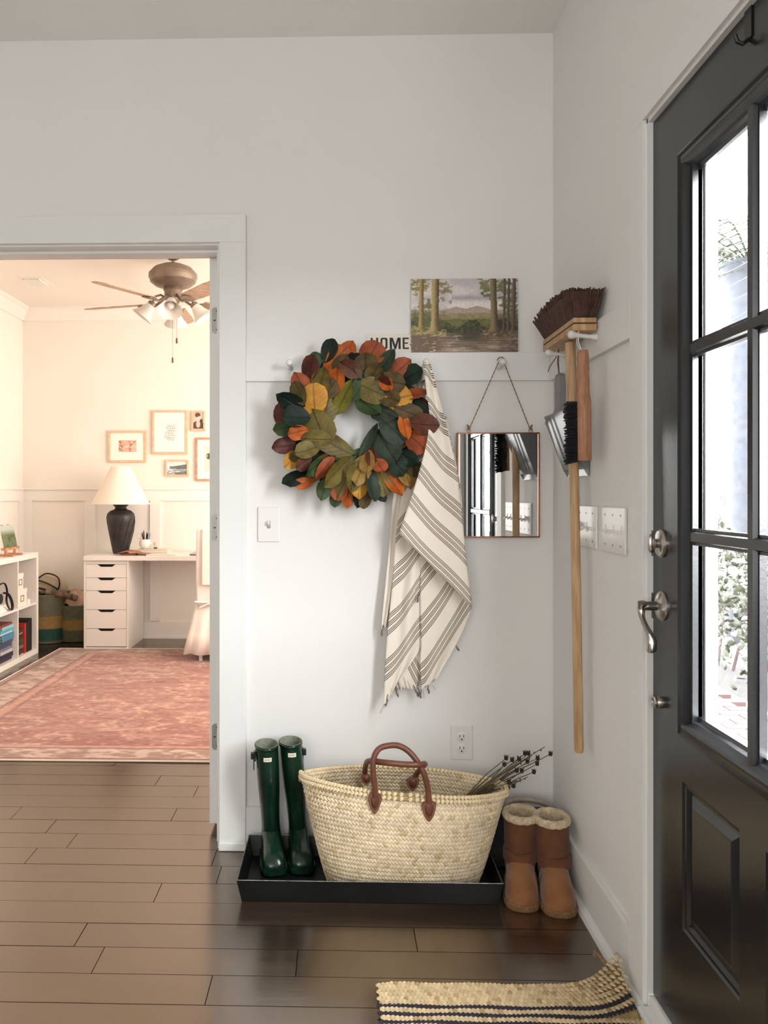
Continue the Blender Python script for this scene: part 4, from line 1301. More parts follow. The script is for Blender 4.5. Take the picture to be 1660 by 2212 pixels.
MB().loft([rectring(fl, 0.001), rectring(0.001, tz - 0.003), rectring(0, tz), rectring(0.004, tz), rectring(fl + 0.003, 0.005)]).build('pan', M['trayb'], tr)
M['worn'] = mat('worn_metal_edge', rgb(150, 152, 150), 0.35, 0.8, var=0.5, scale=90)
rim = MB()
q = rectring(0.002, tz + 0.0005)
for i in range(4):
    rim.tube([q[i], q[(i + 1) % 4]], 0.0016, n=6)
rim.build('rim', M['worn'], tr)
TB = 0.005

# --- green rubber boots
M['rubber'] = mat('dark_green_rubber', rgb(16, 50, 34), 0.22, var=0.35, scale=8, c2=rgb(10, 32, 22))
M['lining'] = mat('grey_boot_lining', rgb(140, 146, 128), 0.95, var=0.25, scale=120)
M['blabel'] = mat_col('boot_label_print', 0.5)


def ell(c, a, b, rx, ry, n=24, pw=1.0):
    out = []
    for k in range(n):
        t = 2 * PI * k / n
        cc, ss = math.cos(t), math.sin(t)
        out.append(Vector(c) + Vector(a) * (rx * math.copysign(abs(cc) ** pw, cc)) + Vector(b) * (ry * math.copysign(abs(ss) ** pw, ss)))
    return out


# 5 x 7 dot letters for the printed label
GL = {'H': ('10001', '10001', '10001', '11111', '10001', '10001', '10001'), 'U': ('10001', '10001', '10001', '10001', '10001', '10001', '01110'),
      'N': ('10001', '11001', '10101', '10101', '10011', '10001', '10001'), 'T': ('11111', '00100', '00100', '00100', '00100', '00100', '00100'),
      'E': ('11111', '10000', '10000', '11110', '10000', '10000', '11111'), 'R': ('11110', '10001', '10001', '11110', '10100', '10010', '10001')}


def label_print(word):
    def f(u, v):
        c = np.ones(u.shape + (3,)) * np.array([0.90, 0.86, 0.80])
        n = len(word)
        x = (u - 0.10) / 0.80 * n * 6
        y = (0.74 - v) / 0.48 * 7
        for k, ch in enumerate(word):
            for r in range(7):
                for q_ in range(5):
                    if GL[ch][r][q_] == '1':
                        m = (x >= k * 6 + q_) & (x < k * 6 + q_ + 1) & (y >= r) & (y < r + 1)
                        c[m] = (0.16, 0.12, 0.12)
        c[(v < 0.07)] = (0.66, 0.22, 0.18)
        return c
    return f


def rain_boot(toe, rot, top, label, strap_side, lbl):
    toe, top = Vector(toe), Vector(top)
    d = Vector((math.sin(rot), -math.cos(rot), 0))         # where the toe points
    s = Vector((d.y, -d.x, 0)) * -1
    L = 0.205
    heel = toe - d * L
    t = thing('rain_boot', label, 'boot', (toe.x, toe.y + L / 2, TB), 'pair of tall green rubber boots')
    up = Vector((0, 0, 1))
    ank = heel + d * 0.058
    # foot: loft from heel to toe, sections (station, half width, height, base)
    mb = MB()
    secs = [(0.0, 0.018, 0.045), (0.012, 0.028, 0.085), (0.035, 0.034, 0.13), (0.07, 0.036, 0.135), (0.10, 0.036, 0.105), (0.13, 0.0385, 0.078), (0.16, 0.0405, 0.066), (0.182, 0.0385, 0.056), (0.197, 0.031, 0.042), (0.205, 0.014, 0.024)]
    rings = []
    for st_, hw, h in secs:
        c = heel + d * st_ + up * (TB + 0.016)
        ring = []
        for k in range(20):
            a_ = PI * k / 19
            cc, ss = math.cos(a_), math.sin(a_)
            ring.append(c + s * (hw * math.copysign(abs(cc) ** 0.8, cc)) + up * (h - 0.016) * (ss ** 0.75 if ss > 0 else 0))
        rings.append(ring)
    mb.loft(rings)
    # shaft: shell up to the open top
    tc = Vector((top.x, top.y, top.z))
    sh = []
    for f, hw, hd in ((0.0, 0.033, 0.045), (0.10, 0.031, 0.042), (0.2, 0.031, 0.041), (0.34, 0.0325, 0.043), (0.5, 0.0355, 0.049), (0.7, 0.0372, 0.053), (0.86, 0.0374, 0.055), (0.97, 0.0376, 0.0555), (1.0, 0.0378, 0.056)):
        c0 = ank + up * (TB + 0.075)
        c = c0.lerp(tc, f) + d * 0.008 * math.sin(PI * f)
        sh.append(ell(c, s, d, hw, hd))
    inner = [ell(tc - up * 0.001, s, d, 0.0398, 0.0533), ell(tc - up * 0.10 + (ank - tc) * 0.2 * 0, s, d, 0.036, 0.048)]
    mb.loft(sh, cap0=False, cap1=False)
    mb.build('upper', M['rubber'], t, smooth=True, angle=60)
    ln = MB().loft([ell(tc + up * 0.0006, s, d, 0.0378, 0.056), ell(tc + up * 0.0012, s, d, 0.0364, 0.0545), ell(tc - up * 0.01, s, d, 0.0354, 0.053), ell((ank + up * (TB + 0.075)).lerp(tc, 0.72) + d * 0.004, s, d, 0.032, 0.046)], cap0=False, cap1=True)
    ln.build('lining', M['lining'], t, smooth=True)
    # collar band
    MB().loft([ell(tc - up * 0.012, s, d, 0.0384, 0.0567), ell(tc - up * 0.001, s, d, 0.0388, 0.0571)], False, False).build('top_band', M['rubber'], t, smooth=True, solid=0.001)
    # sole
    so = []
    for z0, gr in ((TB, 0.0), (TB + 0.012, 0.002), (TB + 0.018, 0.0)):
        ring = []
        half = [(st_, hw) for st_, hw, h in secs]
        for st_, hw in half: ring.append(heel + d * st_ + s * (hw + 0.003 + gr) + up * z0)
        for st_, hw in reversed(half): ring.append(heel + d * st_ - s * (hw + 0.003 + gr) + up * z0)
        so.append(ring)
    MB().loft(so).build('sole', M['rubber'], t)
    # buckle strap at the side
    bp = tc + s * (0.0385 * strap_side) - up * 0.038
    MB().obox(bp, s * 0.003, d * 0.012, up * 0.016).build('side_strap', M['rubber'], t, bev=0.001)
    bk = MB().obox(bp + s * (0.008 * strap_side), s * 0.005, d * 0.009, up * 0.010); bk.obox(bp + s * (0.003 * strap_side) - up * 0.024, s * 0.0015, d * 0.007, up * 0.022)
    bk.build('buckle', M['black'], t, bev=0.001)
    # label on the front of the shaft
    n_u = 40
    lc = tc - up * lbl
    pts, w_ = [], 0.0135
    u, v = np.meshgrid(np.linspace(0, 1, 56), np.linspace(0, 1, 14))
    colr = label_print('HUNTER')(u, v)
    cl = np.where(colr <= 0.04045, colr / 12.92, ((colr + 0.055) / 1.055) ** 2.4)
    g = []
    for i in range(14):
        row = []
        for j in range(56):
            a_ = PI / 2 - (float(u[i, j]) - 0.5) * 0.72 * -1
            hw, hd = 0.0374, 0.0565
            row.append(lc + d * 0.0015 + s * (hw * math.cos(a_)) * -1 * -1 + d * (hd * math.sin(a_)) + up * (float(v[i, j]) - 0.5) * 0.0135)
        g.append(row)
    # keep the lettering readable from the room side
    if (g[0][-1] - g[0][0]).x < 0:
        g = [list(reversed(r_)) for r_ in g]
    MB().grid(g).build('printed_label', M['blabel'], t, cols=cl.reshape(-1, 3))
    return t


rain_boot(at_z(594, 1896, TB) , 0.16, at_y(576, 1606, 2.655), 'tall green rubber boot nearer the doorway, its toe turned right', -1, 0.036)
rain_boot(at_z(655, 1892, TB), 0.15, at_y(628, 1600, 2.675), 'tall green rubber boot beside the straw basket', 1, 0.030)

# --- straw basket
M['straw'] = mat_col('palm_straw', 0.75, bump=0.25, bscale=160)
M['strawd'] = mat('straw_body', rgb(168, 142, 96), 0.85, var=0.3, scale=60)
M['leather'] = mat('brown_leather', rgb(112, 66, 46), 0.42, var=0.35, scale=26, bump=0.1)
M['thread'] = mat('waxed_thread', rgb(196, 160, 132), 0.7)
bcx, bcy = 0.196, 2.560
BK = thing('straw_basket', 'large woven straw basket with brown leather handles in the tray', 'basket', (bcx, bcy, TB))


def bdim(h):
    """half axes at relative height"""
    aw = 0.232 + 0.088 * h ** 0.85
    bw = 0.108 + 0.030 * math.sin(PI * min(1, h * 0.85)) - 0.012 * h
    return aw, bw


def brim(phi):
    x = math.cos(phi)
    z = 0.318 - 0.012 * x
    if math.sin(phi) < 0: z += -0.012 * math.sin(2.2 * x + 0.4)
    else: z += 0.006 * math.cos(3.2 * x + 0.5)
    return z


def bpt(phi, h, out=0.0):
    aw, bw = bdim(h)
    c, s_ = math.cos(phi), math.sin(phi)
    x = (aw + out) * math.copysign(abs(c) ** 0.82, c)
    wob = 0.006 * math.sin(3 * phi + 4 * h) * h
    y = (bw + out) * math.copysign(abs(s_) ** 0.80, s_) + wob
    pinch = -0.018 * h ** 2 * math.exp(-((x - 0.0) / 0.16) ** 2) * (1 if s_ > 0 else 0.2)
    y += pinch * (1 if s_ > 0 else -1)
    return Vector((bcx + x + 0.004 * h, bcy + y, TB + 0.004 + h * (brim(phi) - TB)))


NP = 96
shell = [[bpt(2 * PI * k / NP, h) for k in range(NP)] for h in [i / 14 for i in range(15)]]
inner = [[bpt(2 * PI * k / NP, h, -0.007) for k in range(NP)] for h in [1 - i / 14 for i in range(15)]]
MB().loft(shell + inner, cap0=True, cap1=True).build('body', M['strawd'], BK, smooth=True)

fine = [bpt(2 * PI * k / 720, 0.6) for k in range(721)]
arcl = [0]
for a_, b_ in zip(fine[:-1], fine[1:]): arcl.append(arcl[-1] + (b_ - a_).length)
PER = arcl[-1]


def phi_at(s_):
    return 2 * PI * float(np.interp(s_ % PER, arcl, np.linspace(0, 1, 721)))


def stitch(mb, cols, c, along, across, nrm, L, W, H, col):
    """one flattened straw strip, lens shaped"""
    n0 = len(mb.v)
    pts = [(-1, 0, 0.1), (-0.62, -0.92, 0.35), (-0.62, 0.92, 0.35), (0.62, -0.92, 0.35), (0.62, 0.92, 0.35), (1, 0, 0.1), (-0.35, 0, 1.0), (0.35, 0, 1.0)]
    mb.v += [tuple(c + along * (L / 2 * p_[0]) + across * (W / 2 * p_[1]) + nrm * (H * p_[2])) for p_ in pts]
    for f in ((0, 1, 6), (0, 6, 2), (1, 3, 7, 6), (2, 6, 7, 4), (3, 5, 7), (4, 7, 5)): mb.f.append(tuple(n0 + i for i in f))
    cols += [col] * 8


def weave(name, side):
    mb, cols = MB(), []
    NR = 24
    ns = int(PER / 0.0112)
    for r in range(NR):
        h = (r + 0.5) / NR
        tone_row = 0.90 + 0.16 * fbm(np.array([r / 2 * 0.9]), np.array([3.3]), 5)[0]
        for i in range(ns):
            ph = phi_at((i + 0.5 * (r % 2)) * PER / ns)
            if side == 'in' and h < 0.62: continue
            p_ = bpt(ph, h, -0.0075 if side == 'in' else 0.0005)
            tng = (bpt(ph + 0.02, h) - bpt(ph - 0.02, h)).normalized()
            upv = (bpt(ph, min(1, h + 0.03)) - bpt(ph, max(0, h - 0.03))).normalized()
            nr = tng.cross(upv).normalized()
            if side == 'in': nr = -nr
            sl = 0.85 if r % 2 else -0.85
            al = (tng * 0.72 + upv * sl * 0.78).normalized()
            acx = nr.cross(al)
            band = fbm(np.array([ph * 2.2]), np.array([h * 7.0]), 7)[0]
            f = tone_row * (0.86 + 0.22 * rnd.random()) * (0.82 + 0.36 * band)
            base = rgb(228, 209, 176) if rnd.random() > 0.10 else rgb(206, 184, 140)
            stitch(mb, cols, p_, al, acx, nr, 0.0205, 0.0108, 0.0034, tuple(v * f for v in base))
    o = mb.build(name, M['straw'], BK, cols=cols)
    o['kind'] = 'stuff'


weave('woven_straw', 'out')
weave('woven_straw_inside', 'in')
for k_, (hh, ro) in enumerate(((1.0, 0.0025), (0.965, 0.006))):
    mb, cols = MB(), []
    core = MB().loft([[bpt(2 * PI * k / 120, hh, ro) + Vector((0.0055 * math.cos(q) * math.cos(2 * PI * k / 120), 0.0055 * math.cos(q) * math.sin(2 * PI * k / 120), 0.0055 * math.sin(q))) for q in [2 * PI * i / 8 for i in range(8)]] for k in range(121)], False, False)
    rp = core.build('rim_rope', M['strawd'], BK, smooth=True)
    for i in range(150):
        ph = 2 * PI * i / 150
        tng = (bpt(ph + 0.02, hh) - bpt(ph - 0.02, hh)).normalized()
        for nrv in (Vector((math.cos(ph) * .5, math.sin(ph), 0.35)).normalized(), Vector((0, 0, 1)), -Vector((math.cos(ph) * .5, math.sin(ph), -0.45)).normalized()):
            acx = nrv.cross(tng).normalized()
            al = (tng * 0.75 + acx * 0.66).normalized()
            f = 0.9 + 0.2 * rnd.random()
            stitch(mb, cols, bpt(ph, hh, ro) + nrv * 0.004, al, nrv.cross(al), nrv, 0.014, 0.0095, 0.003, tuple(v * f for v in rgb(226, 206, 168)))
    o = mb.build('rim_plait', M['straw'], rp, cols=cols); o['kind'] = 'stuff'


def handle(pts, tabs, nsign, name):
    P = [at_y(*p_) for p_ in pts]
    # smooth through the points
    Q = []
    ext = [2 * P[0] - P[1]] + P + [2 * P[-1] - P[-2]]
    for i in range(len(P) - 1):
        for k in range(6):
            t_ = k / 6
            p0, p1, p2, p3 = ext[i], ext[i + 1], ext[i + 2], ext[i + 3]
            Q.append(0.5 * ((2 * p1) + (-p0 + p2) * t_ + (2 * p0 - 5 * p1 + 4 * p2 - p3) * t_ ** 2 + (-p0 + 3 * p1 - 3 * p2 + p3) * t_ ** 3))
    Q.append(P[-1])
    h = MB().tube(Q, 0.0088, n=12).build(name, M['leather'], BK, smooth=True)
    for (px, py, Y, wd, hg) in tabs:
        c = at_y(px, py, Y)
        out = [(-0.9, 0.9), (-0.5, 1.0), (0.5, 1.0), (0.9, 0.9), (1.0, 0.55), (0.92, 0.1), (0.62, -0.5), (0.22, -0.92), (0, -1), (-0.22, -0.92), (-0.62, -0.5), (-0.92, 0.1), (-1.0, 0.55)]
        poly = [c + Vector((x * wd / 2, 0, z * hg / 2)) for x, z in out]
        tb = MB().prism(poly, (0, nsign * 0.004, 0)).build('leather_tab', M['leather'], h, bev=0.0012)
        dome = MB(); dome.sphere(c + Vector((0, nsign * 0.003, 0.12 * hg)), 1, 12, 6, (wd * 0.30, 0.006, hg * 0.36)); dome.build('tab_cover', M['leather'], h, smooth=True)
        sp_ = [c + Vector((x * wd / 2 * 0.78, nsign * 0.0044, z * hg / 2 * 0.80)) for x, z in out]
        st_ = MB()
        for i in range(len(sp_)):
            a_, b_ = sp_[i], sp_[(i + 1) % len(sp_)]
            m_ = max(1, int((b_ - a_).length / 0.004))
            for k in range(m_): st_.tube([a_.lerp(b_, (k + .1) / m_), a_.lerp(b_, (k + .75) / m_)], 0.0006, n=4)
        st_.build('stitching', M['thread'], h)


YF, YR = 2.432, 2.645
handle([(812, 1722, YF), (810, 1700, YF), (806, 1660, YF), (809, 1634, YF + 0.005), (820, 1617, YF + 0.012), (840, 1610.5, YF + 0.018), (862, 1611, YF + 0.018), (882, 1622, YF + 0.012), (900, 1642, YF + 0.006), (915, 1668, YF), (924, 1700, YF), (928, 1735, YF)],
       [(810, 1735, YF + 0.002, 0.040, 0.062), (927, 1752, YF + 0.002, 0.042, 0.062)], -1, 'front_handle')
handle([(790, 1690, YR - 0.01), (789, 1668, YR - 0.015), (791, 1652, YR - 0.06), (798, 1644, YR - 0.17), (830, 1647, 2.418), (870, 1651, 2.412), (905, 1652, 2.418), (918, 1650, YR - 0.18), (914, 1656, YR - 0.08), (903, 1668, YR - 0.02), (893, 1688, YR - 0.008)],
       [(792, 1684, YR - 0.018, 0.036, 0.034), (892, 1694, YR - 0.016, 0.042, 0.044)], -1, 'rear_handle')

# --- dried seed heads standing in the basket
M['stem'] = mat('dried_stem', rgb(104, 92, 66), 0.85, var=0.3, scale=40)
M['pod'] = mat('dried_seed_head', rgb(56, 40, 38), 0.8, var=0.4, scale=60)
sb = at_y(1030, 1720, 2.60)
ds = thing('dried_stems', 'bunch of dried stems with dark seed heads sticking out of the basket', 'dried stems', (sb.x, sb.y, 0.27))
tips = [(1094, 1638, 0), (1107, 1642, 1), (1122, 1640, 1), (1135, 1628, 1), (1142, 1628, 1), (1178, 1613, 2), (1190, 1629, 1), (1162, 1638, 1), (1161, 1650, 1), (1154, 1668, 1), (1141, 1678, 2), (1130, 1684, 2), (1110, 1698, 1), (1098, 1702, 1), (1090, 1652, 1), (1117, 1665, 1), (1128, 1666, 1), (1140, 1646, 1), (1100, 1690, 1), (1150, 1632, 2)]
for i, (px, py, kd) in enumerate(tips):
    Y = 2.60 + 0.05 * math.sin(i * 2.4) - 0.02
    tip = at_y(px, py, Y)
    b0 = at_y(1000 + 2.2 * i, 1728 - 0.5 * i, 2.60 + 0.012 * math.sin(i * 1.9))
    midp = b0.lerp(tip, 0.55) + Vector((-0.004, 0, 0.006 * math.cos(i)))
    s_o = MB().tube([b0, b0.lerp(midp, .5), midp, midp.lerp(tip, 0.5) + Vector((0, 0, 0.003 * math.sin(i * 3))), tip], [0.0022, 0.002, 0.0017, 0.0014, 0.0011], n=6).build('stem', M['stem'], ds, smooth=True)
    if kd == 1 or kd == 0:
        pm = MB()
        pm.sphere(tip, 0.0068, 9, 6, (1, 1, 1))
        for q in range(4):
            t_ = q * PI / 2 + i
            pm.tube([tip + Vector((0.003 * math.cos(t_), 0.003 * math.sin(t_), 0.004)), tip + Vector((0.007 * math.cos(t_), 0.006 * math.sin(t_), 0.010))], [0.0026, 0.0008], n=5)
        pm.build('seed_head', M['pod'], s_o, smooth=True)
    else:
        bd = MB()
        for q in range(4): bd.sphere(midp.lerp(tip, 0.35 + 0.18 * q) + Vector((0, 0, 0.003 * (-1) ** q)), 0.0028, 6, 4)
        bd.build('bud', M['stem'], s_o, smooth=True)

# --- unidentified dark form behind the tan boots, modelled as a bag
M['bag'] = mat('charcoal_cloth', rgb(46, 46, 46), 0.95, var=0.4, scale=70, bump=0.2)
M['rope'] = mat('taupe_strap', rgb(184, 172, 160), 0.8, var=0.2, scale=40)
M['tan'] = mat('tan_fringe', rgb(170, 144, 108), 0.9, var=0.4, scale=80)
gz = at_y(1075, 1752, 2.705).z
gx0, gx1 = at_y(1050, 1800, 2.70).x, 0.692
bgm = thing('dark_form', 'dark bag-shaped form with a taupe strap standing behind the tan boots', 'bag', ((gx0 + gx1) / 2, 2.705, 0))
gx0 = max(gx0, tx1 + 0.004)
MB().loft([[(gx0 + 0.006, 2.665, 0.001), (gx1 - 0.006, 2.665, 0.001), (gx1 - 0.006, 2.752, 0.001), (gx0 + 0.006, 2.752, 0.001)], [(gx0, 2.672, 0.06), (gx1, 2.672, 0.06), (gx1, 2.754, 0.06), (gx0, 2.754, 0.06)], [(gx0, 2.69, gz), (gx1, 2.69, gz), (gx1, 2.75, gz), (gx0, 2.75, gz)]]).build('body', M['bag'], bgm, bev=0.006)
sp_ = [at_y(*p_) for p_ in ((1091, 1760, 2.70), (1092, 1746, 2.70), (1098, 1734, 2.70), (1115, 1728, 2.70), (1140, 1727, 2.70), (1165, 1731, 2.70), (1185, 1738, 2.70), (1202, 1748, 2.70), (1208, 1760, 2.70))]
MB().tube(sp_, 0.0075, n=8, flat=0.8).build('strap', M['rope'], bgm, smooth=True)
MB().tube([p_ + Vector((0, 0.012, -0.011)) for p_ in sp_], 0.0035, n=8).build('strap', M['rope'], bgm, smooth=True)
for k in range(6): MB().tube([(0.600 + k * 0.0065, 2.664, 0.075), (0.600 + k * 0.0065 + 0.001, 2.655, 0.04)], [0.0018, 0.0014], n=5).build('fringe', M['tan'], bgm)

# --- sheepskin boots
M['suede'] = mat('chestnut_suede', rgb(116, 72, 44), 0.95, c2=rgb(88, 52, 31), scale=16, bump=0.25, bscale=240, sheen=0.1)
M['suedel'] = mat('worn_suede', rgb(146, 97, 57), 0.95, c2=rgb(118, 74, 42), scale=14, bump=0.25, bscale=240, sheen=0.3)
M['fleece'] = mat('cream_fleece', rgb(226, 208, 178), 1.0, c2=rgb(190, 166, 128), scale=90, bump=0.9, bscale=160, sheen=0.4)
M['sole'] = mat('tan_rubber_sole', rgb(134, 98, 62), 0.85, var=0.3, scale=120, bump=0.3, bscale=200)


def sheep_boot(toe, rot, label, lean):
    toe = Vector(toe)
    d = Vector((math.sin(rot), -math.cos(rot), 0))
    s = Vector((-d.y, d.x, 0))
    up = Vector((0, 0, 1))
    L = 0.235
    heel = toe - d * L
    t = thing('sheepskin_boot', label, 'boot', (toe.x - d.x * L / 2, toe.y - d.y * L / 2, 0), 'pair of tan sheepskin boots')
    SH = 0.018
    secs = [(0.0, 0.020, 0.06), (0.010, 0.032, 0.09), (0.03, 0.041, 0.11), (0.065, 0.044, 0.125), (0.10, 0.045, 0.118), (0.135, 0.047, 0.098), (0.165, 0.0485, 0.086), (0.195, 0.0475, 0.075), (0.218, 0.040, 0.058), (0.230, 0.027, 0.040), (0.235, 0.012, 0.028)]
    mb = MB()
    rings = []
    for st_, hw, h in secs:
        c = heel + d * st_ + up * SH
        rings.append([c + s * (hw * math.copysign(abs(math.cos(PI * k / 19)) ** 0.8, math.cos(PI * k / 19))) + up * (h - SH) * (max(0, math.sin(PI * k / 19)) ** 0.72) for k in range(20)])
    mb.loft(rings)
    mb.build('foot', M['suedel'], t, smooth=True, angle=60)
    c0, c1 = heel + d * 0.062 + up * 0.055, heel + d * 0.050 + up * 0.212 + s * lean
    sh = []
    for f, hw, hd in ((0, 0.046, 0.058), (0.2, 0.048, 0.056), (0.45, 0.050, 0.057), (0.75, 0.0515, 0.059), (1.0, 0.052, 0.060)):
        ring = ell(c0.lerp(c1, f), s, d, hw, hd, 28)
        sh.append([p_ + (Vector((0, 0, 0)) if f in (0, 1) else d * 0.002 * math.sin(k)) for k, p_ in enumerate(ring)])
    MB().loft(sh, False, False).build('shaft', M['suede'], t, smooth=True, angle=0)
    # ankle band
    MB().loft([ell(c0 + up * 0.028 + d * 0.004, s, d, 0.0480, 0.068, 28), ell(c0 + up * 0.032 + d * 0.004, s, d, 0.0515, 0.071, 28), ell(c0 + up * 0.060 + d * 0.002, s, d, 0.0518, 0.066, 28), ell(c0 + up * 0.064, s, d, 0.0480, 0.0585, 28)], False, False).build('ankle_band', M['suede'], t, smooth=True)
    # fleece collar and lining
    rg = []
    for k in range(49):
        a_ = 2 * PI * k / 48
        ctr = c1 + s * (0.0480 * math.cos(a_)) + d * (0.0560 * math.sin(a_)) + up * 0.004
        out = (s * math.cos(a_) + d * math.sin(a_)).normalized()
        rr = random.Random(k % 48)
        rg.append([ctr + out * ((0.0105 + rr.uniform(-.0014, .0014)) * math.cos(q)) + up * ((0.0125 + rr.uniform(-.0016, .0016)) * math.sin(q)) for q in [2 * PI * i / 12 for i in range(12)]])
    MB().loft(rg, False, False).build('fleece_collar', M['fleece'], t, smooth=True)
    MB().loft([ell(c1 + up * 0.004, s, d, 0.037, 0.047, 28), ell(c1 - up * 0.05, s, d, 0.034, 0.044, 28), ell(c1 - up * 0.13, s, d, 0.034, 0.042, 28)], False, True).build('lining', M['fleece'], t, smooth=True)
    # outsole with welt
    so = []
    for z0, gr in ((0.0, 0.002), (0.004, 0.005), (0.016, 0.006), (0.020, 0.003)):
        r_ = [heel + d * (st_ + (gr if i == len(secs) - 1 else (-gr if i == 0 else 0))) + s * (hw + gr) + up * z0 for i, (st_, hw, h) in enumerate(secs)]
        r_ += [heel + d * (st_ + (gr if i == len(secs) - 1 else (-gr if i == 0 else 0))) - s * (hw + gr) + up * z0 for i, (st_, hw, h) in reversed(list(enumerate(secs)))]
        so.append(r_)
    MB().loft(so).build('sole', M['sole'], t)
    # toe seam
    seam = [heel + d * (0.135 + 0.0) + s * (0.049 * math.cos(PI * k / 16)) + up * (SH + 0.082 * max(0.02, math.sin(PI * k / 16)) ** 0.72) + d * (-0.028 * math.sin(PI * k / 16)) for k in range(17)]
    MB().tube(seam, 0.0016, n=6).build('seam', M['suede'], t, smooth=True)


sheep_boot(at_z(1130, 1971, 0), -0.17, 'tan sheepskin boot standing next to the black tray', 0.004)
sheep_boot(at_z(1213, 1984, 0), -0.13, 'tan sheepskin boot in the corner against the side wall', -0.004)

# --- braided jute mat at the front door
M['jute'] = mat_col('braided_jute', 0.95, bump=0.3, bscale=220)
mx0, mx1 = at_z(815, 2125, 0.01).x, 0.700
my1 = at_z(900, 2119, 0.012).y
my0 = 0.98
RW = 0.0145
jm = thing('jute_mat', 'braided jute mat with navy stripes lying at the front door', 'mat', ((mx0 + mx1) / 2, (my0 + my1) / 2, 0))


def mat_lift(x, y):
    e = max(0, (x - 0.52) / 0.18) * max(0, 1 - (my1 - y) / 0.16)
    return 0.055 * e * e


nrow = int((my1 - my0) / RW)
navy = {6, 8, 10, 12, 22, 24, 34, 36}
under = []
mb, cols = MB(), []
for r in range(nrow):
    y = my1 - (r + 0.5) * RW
    n = int((mx1 - mx0) / 0.0105)
    sc_ = 0.62 if r in navy else 1.0
    for i in range(n):
        x = mx0 + (i + 0.5 * (r % 2) + 0.3) * (mx1 - mx0) / n
        yy = y + 0.0022 * math.sin(i * 0.35 + r) + 0.014 * math.exp(-((x - mx0) / 0.03) ** 2) * (0.5 if r < 3 else 0) * -1 + (0.030 * max(0, (x - 0.56) / 0.14) ** 2 if r < 9 else 0)
        f = 0.8 + 0.35 * rnd.random()
        base = rgb(48, 44, 54) if r in navy else (rgb(200, 178, 140) if rnd.random() > 0.12 else rgb(172, 146, 106))
        for sg_ in (-1, 1):
            al = Vector((0.8, 0.55 * sg_, 0)).normalized()
            nr = Vector((0, 0, 1))
            stitch(mb, cols, Vector((x, yy + sg_ * RW * 0.24 * sc_, 0.006 + mat_lift(x, yy) + rnd.uniform(0, 0.0012))), al, nr.cross(al), nr, 0.0160, 0.0105 * (0.8 if sc_ < 1 else 1), 0.0052, tuple(v * f for v in base))
o = mb.build('jute_braid', M['jute'], jm, cols=cols); o['kind'] = 'stuff'
g = []
for i in range(13):
    y = my1 - 0.004 - (my1 - my0 - 0.01) * i / 12
    g.append([(mx0 + 0.004 + (mx1 - mx0 - 0.008) * j / 16, y + (0.026 * max(0, (mx0 + (mx1 - mx0) * j / 16 - 0.56) / 0.14) ** 2 if y > my1 - 0.12 else 0), 0.004 + mat_lift(mx0 + (mx1 - mx0) * j / 16, y)) for j in range(17)])
MB().grid(g).build('backing', M['strawd'], jm, solid=0.005)
tf = Vector((mx1 - 0.03, my1 + 0.02, 0.045))
MB().tube([tf, tf + Vector((-0.012, 0.018, 0.012)), tf + Vector((-0.026, 0.022, 0.022)), tf + Vector((-0.03, 0.016, 0.014))], [0.006, 0.006, 0.006, 0.004], n=8).build('loose_end', M['cord'], jm, smooth=True)

def smooth(pts, n_=6):
    P = [Vector(p_) for p_ in pts]
    ext = [2 * P[0] - P[1]] + P + [2 * P[-1] - P[-2]]
    Q = []
    for i in range(len(P) - 1):
        for k in range(n_):
            t_ = k / n_
            p0, p1, p2, p3 = ext[i:i + 4]
            Q.append(0.5 * ((2 * p1) + (-p0 + p2) * t_ + (2 * p0 - 5 * p1 + 4 * p2 - p3) * t_ ** 2 + (-p0 + 3 * p1 - 3 * p2 + p3) * t_ ** 3))
    return Q + [P[-1]]



# ================================================================== STUDY
M['white'] = mat('white_lacquer', rgb(238, 232, 226), 0.32, var=0.015, scale=5)
M['slot'] = mat('drawer_slot_shade', rgb(22, 20, 20), 0.7)
M['frame'] = mat('pale_frame_wood', rgb(226, 194, 164), 0.5, c2=rgb(212, 176, 144), scale=30, stretch=(1, 1, 1))
M['frame2'] = mat('copper_frame_wood', rgb(208, 158, 128), 0.45, c2=rgb(184, 134, 106), scale=30)
M['paper'] = mat('mat_board', rgb(246, 240, 230), 0.8, var=0.01)

# --- drawer unit
a = at_z(181, 1403, 0)
dxl, dfy = a.x, a.y
dxr = at_y(278, 1403, dfy).x
DH = 0.70
du = thing('drawer_unit', 'white five drawer unit carrying the left end of the desk', 'drawers', ((dxl + dxr) / 2, dfy + 0.24, 0))
dby = SY - 0.035
bt = 0.016
for q in ((dxl, dxl + bt, dfy, dby, 0, DH), (dxr - bt, dxr, dfy, dby, 0, DH)): B(*q).build('side_panel', M['white'], du, bev=0.001)
B(dxl + bt, dxr - bt, dfy, dby, DH - bt, DH).build('top_panel', M['white'], du)
B(dxl + bt, dxr - bt, dfy, dby, 0, 0.018).build('bottom_panel', M['white'], du)
B(dxl + bt, dxr - bt, dby - 0.01, dby, 0.018, DH - bt).build('back_panel', M['white'], du)
B(dxl + bt, dxr - bt, dfy + 0.03, dfy + 0.034, 0.018, DH - bt).build('inner_shadow_panel', M['slot'], du)  # dark sheet added to paint the shade seen between the drawers
B(dxl + bt, dxr - bt, dfy, dfy + 0.016, at_y(230, 1219, dfy).z + 0.001, DH - bt).build('front_rail', M['white'], du)
zs = [at_y(230, py, dfy).z for py in (1219, 1248, 1276, 1317, 1358, 1397)]
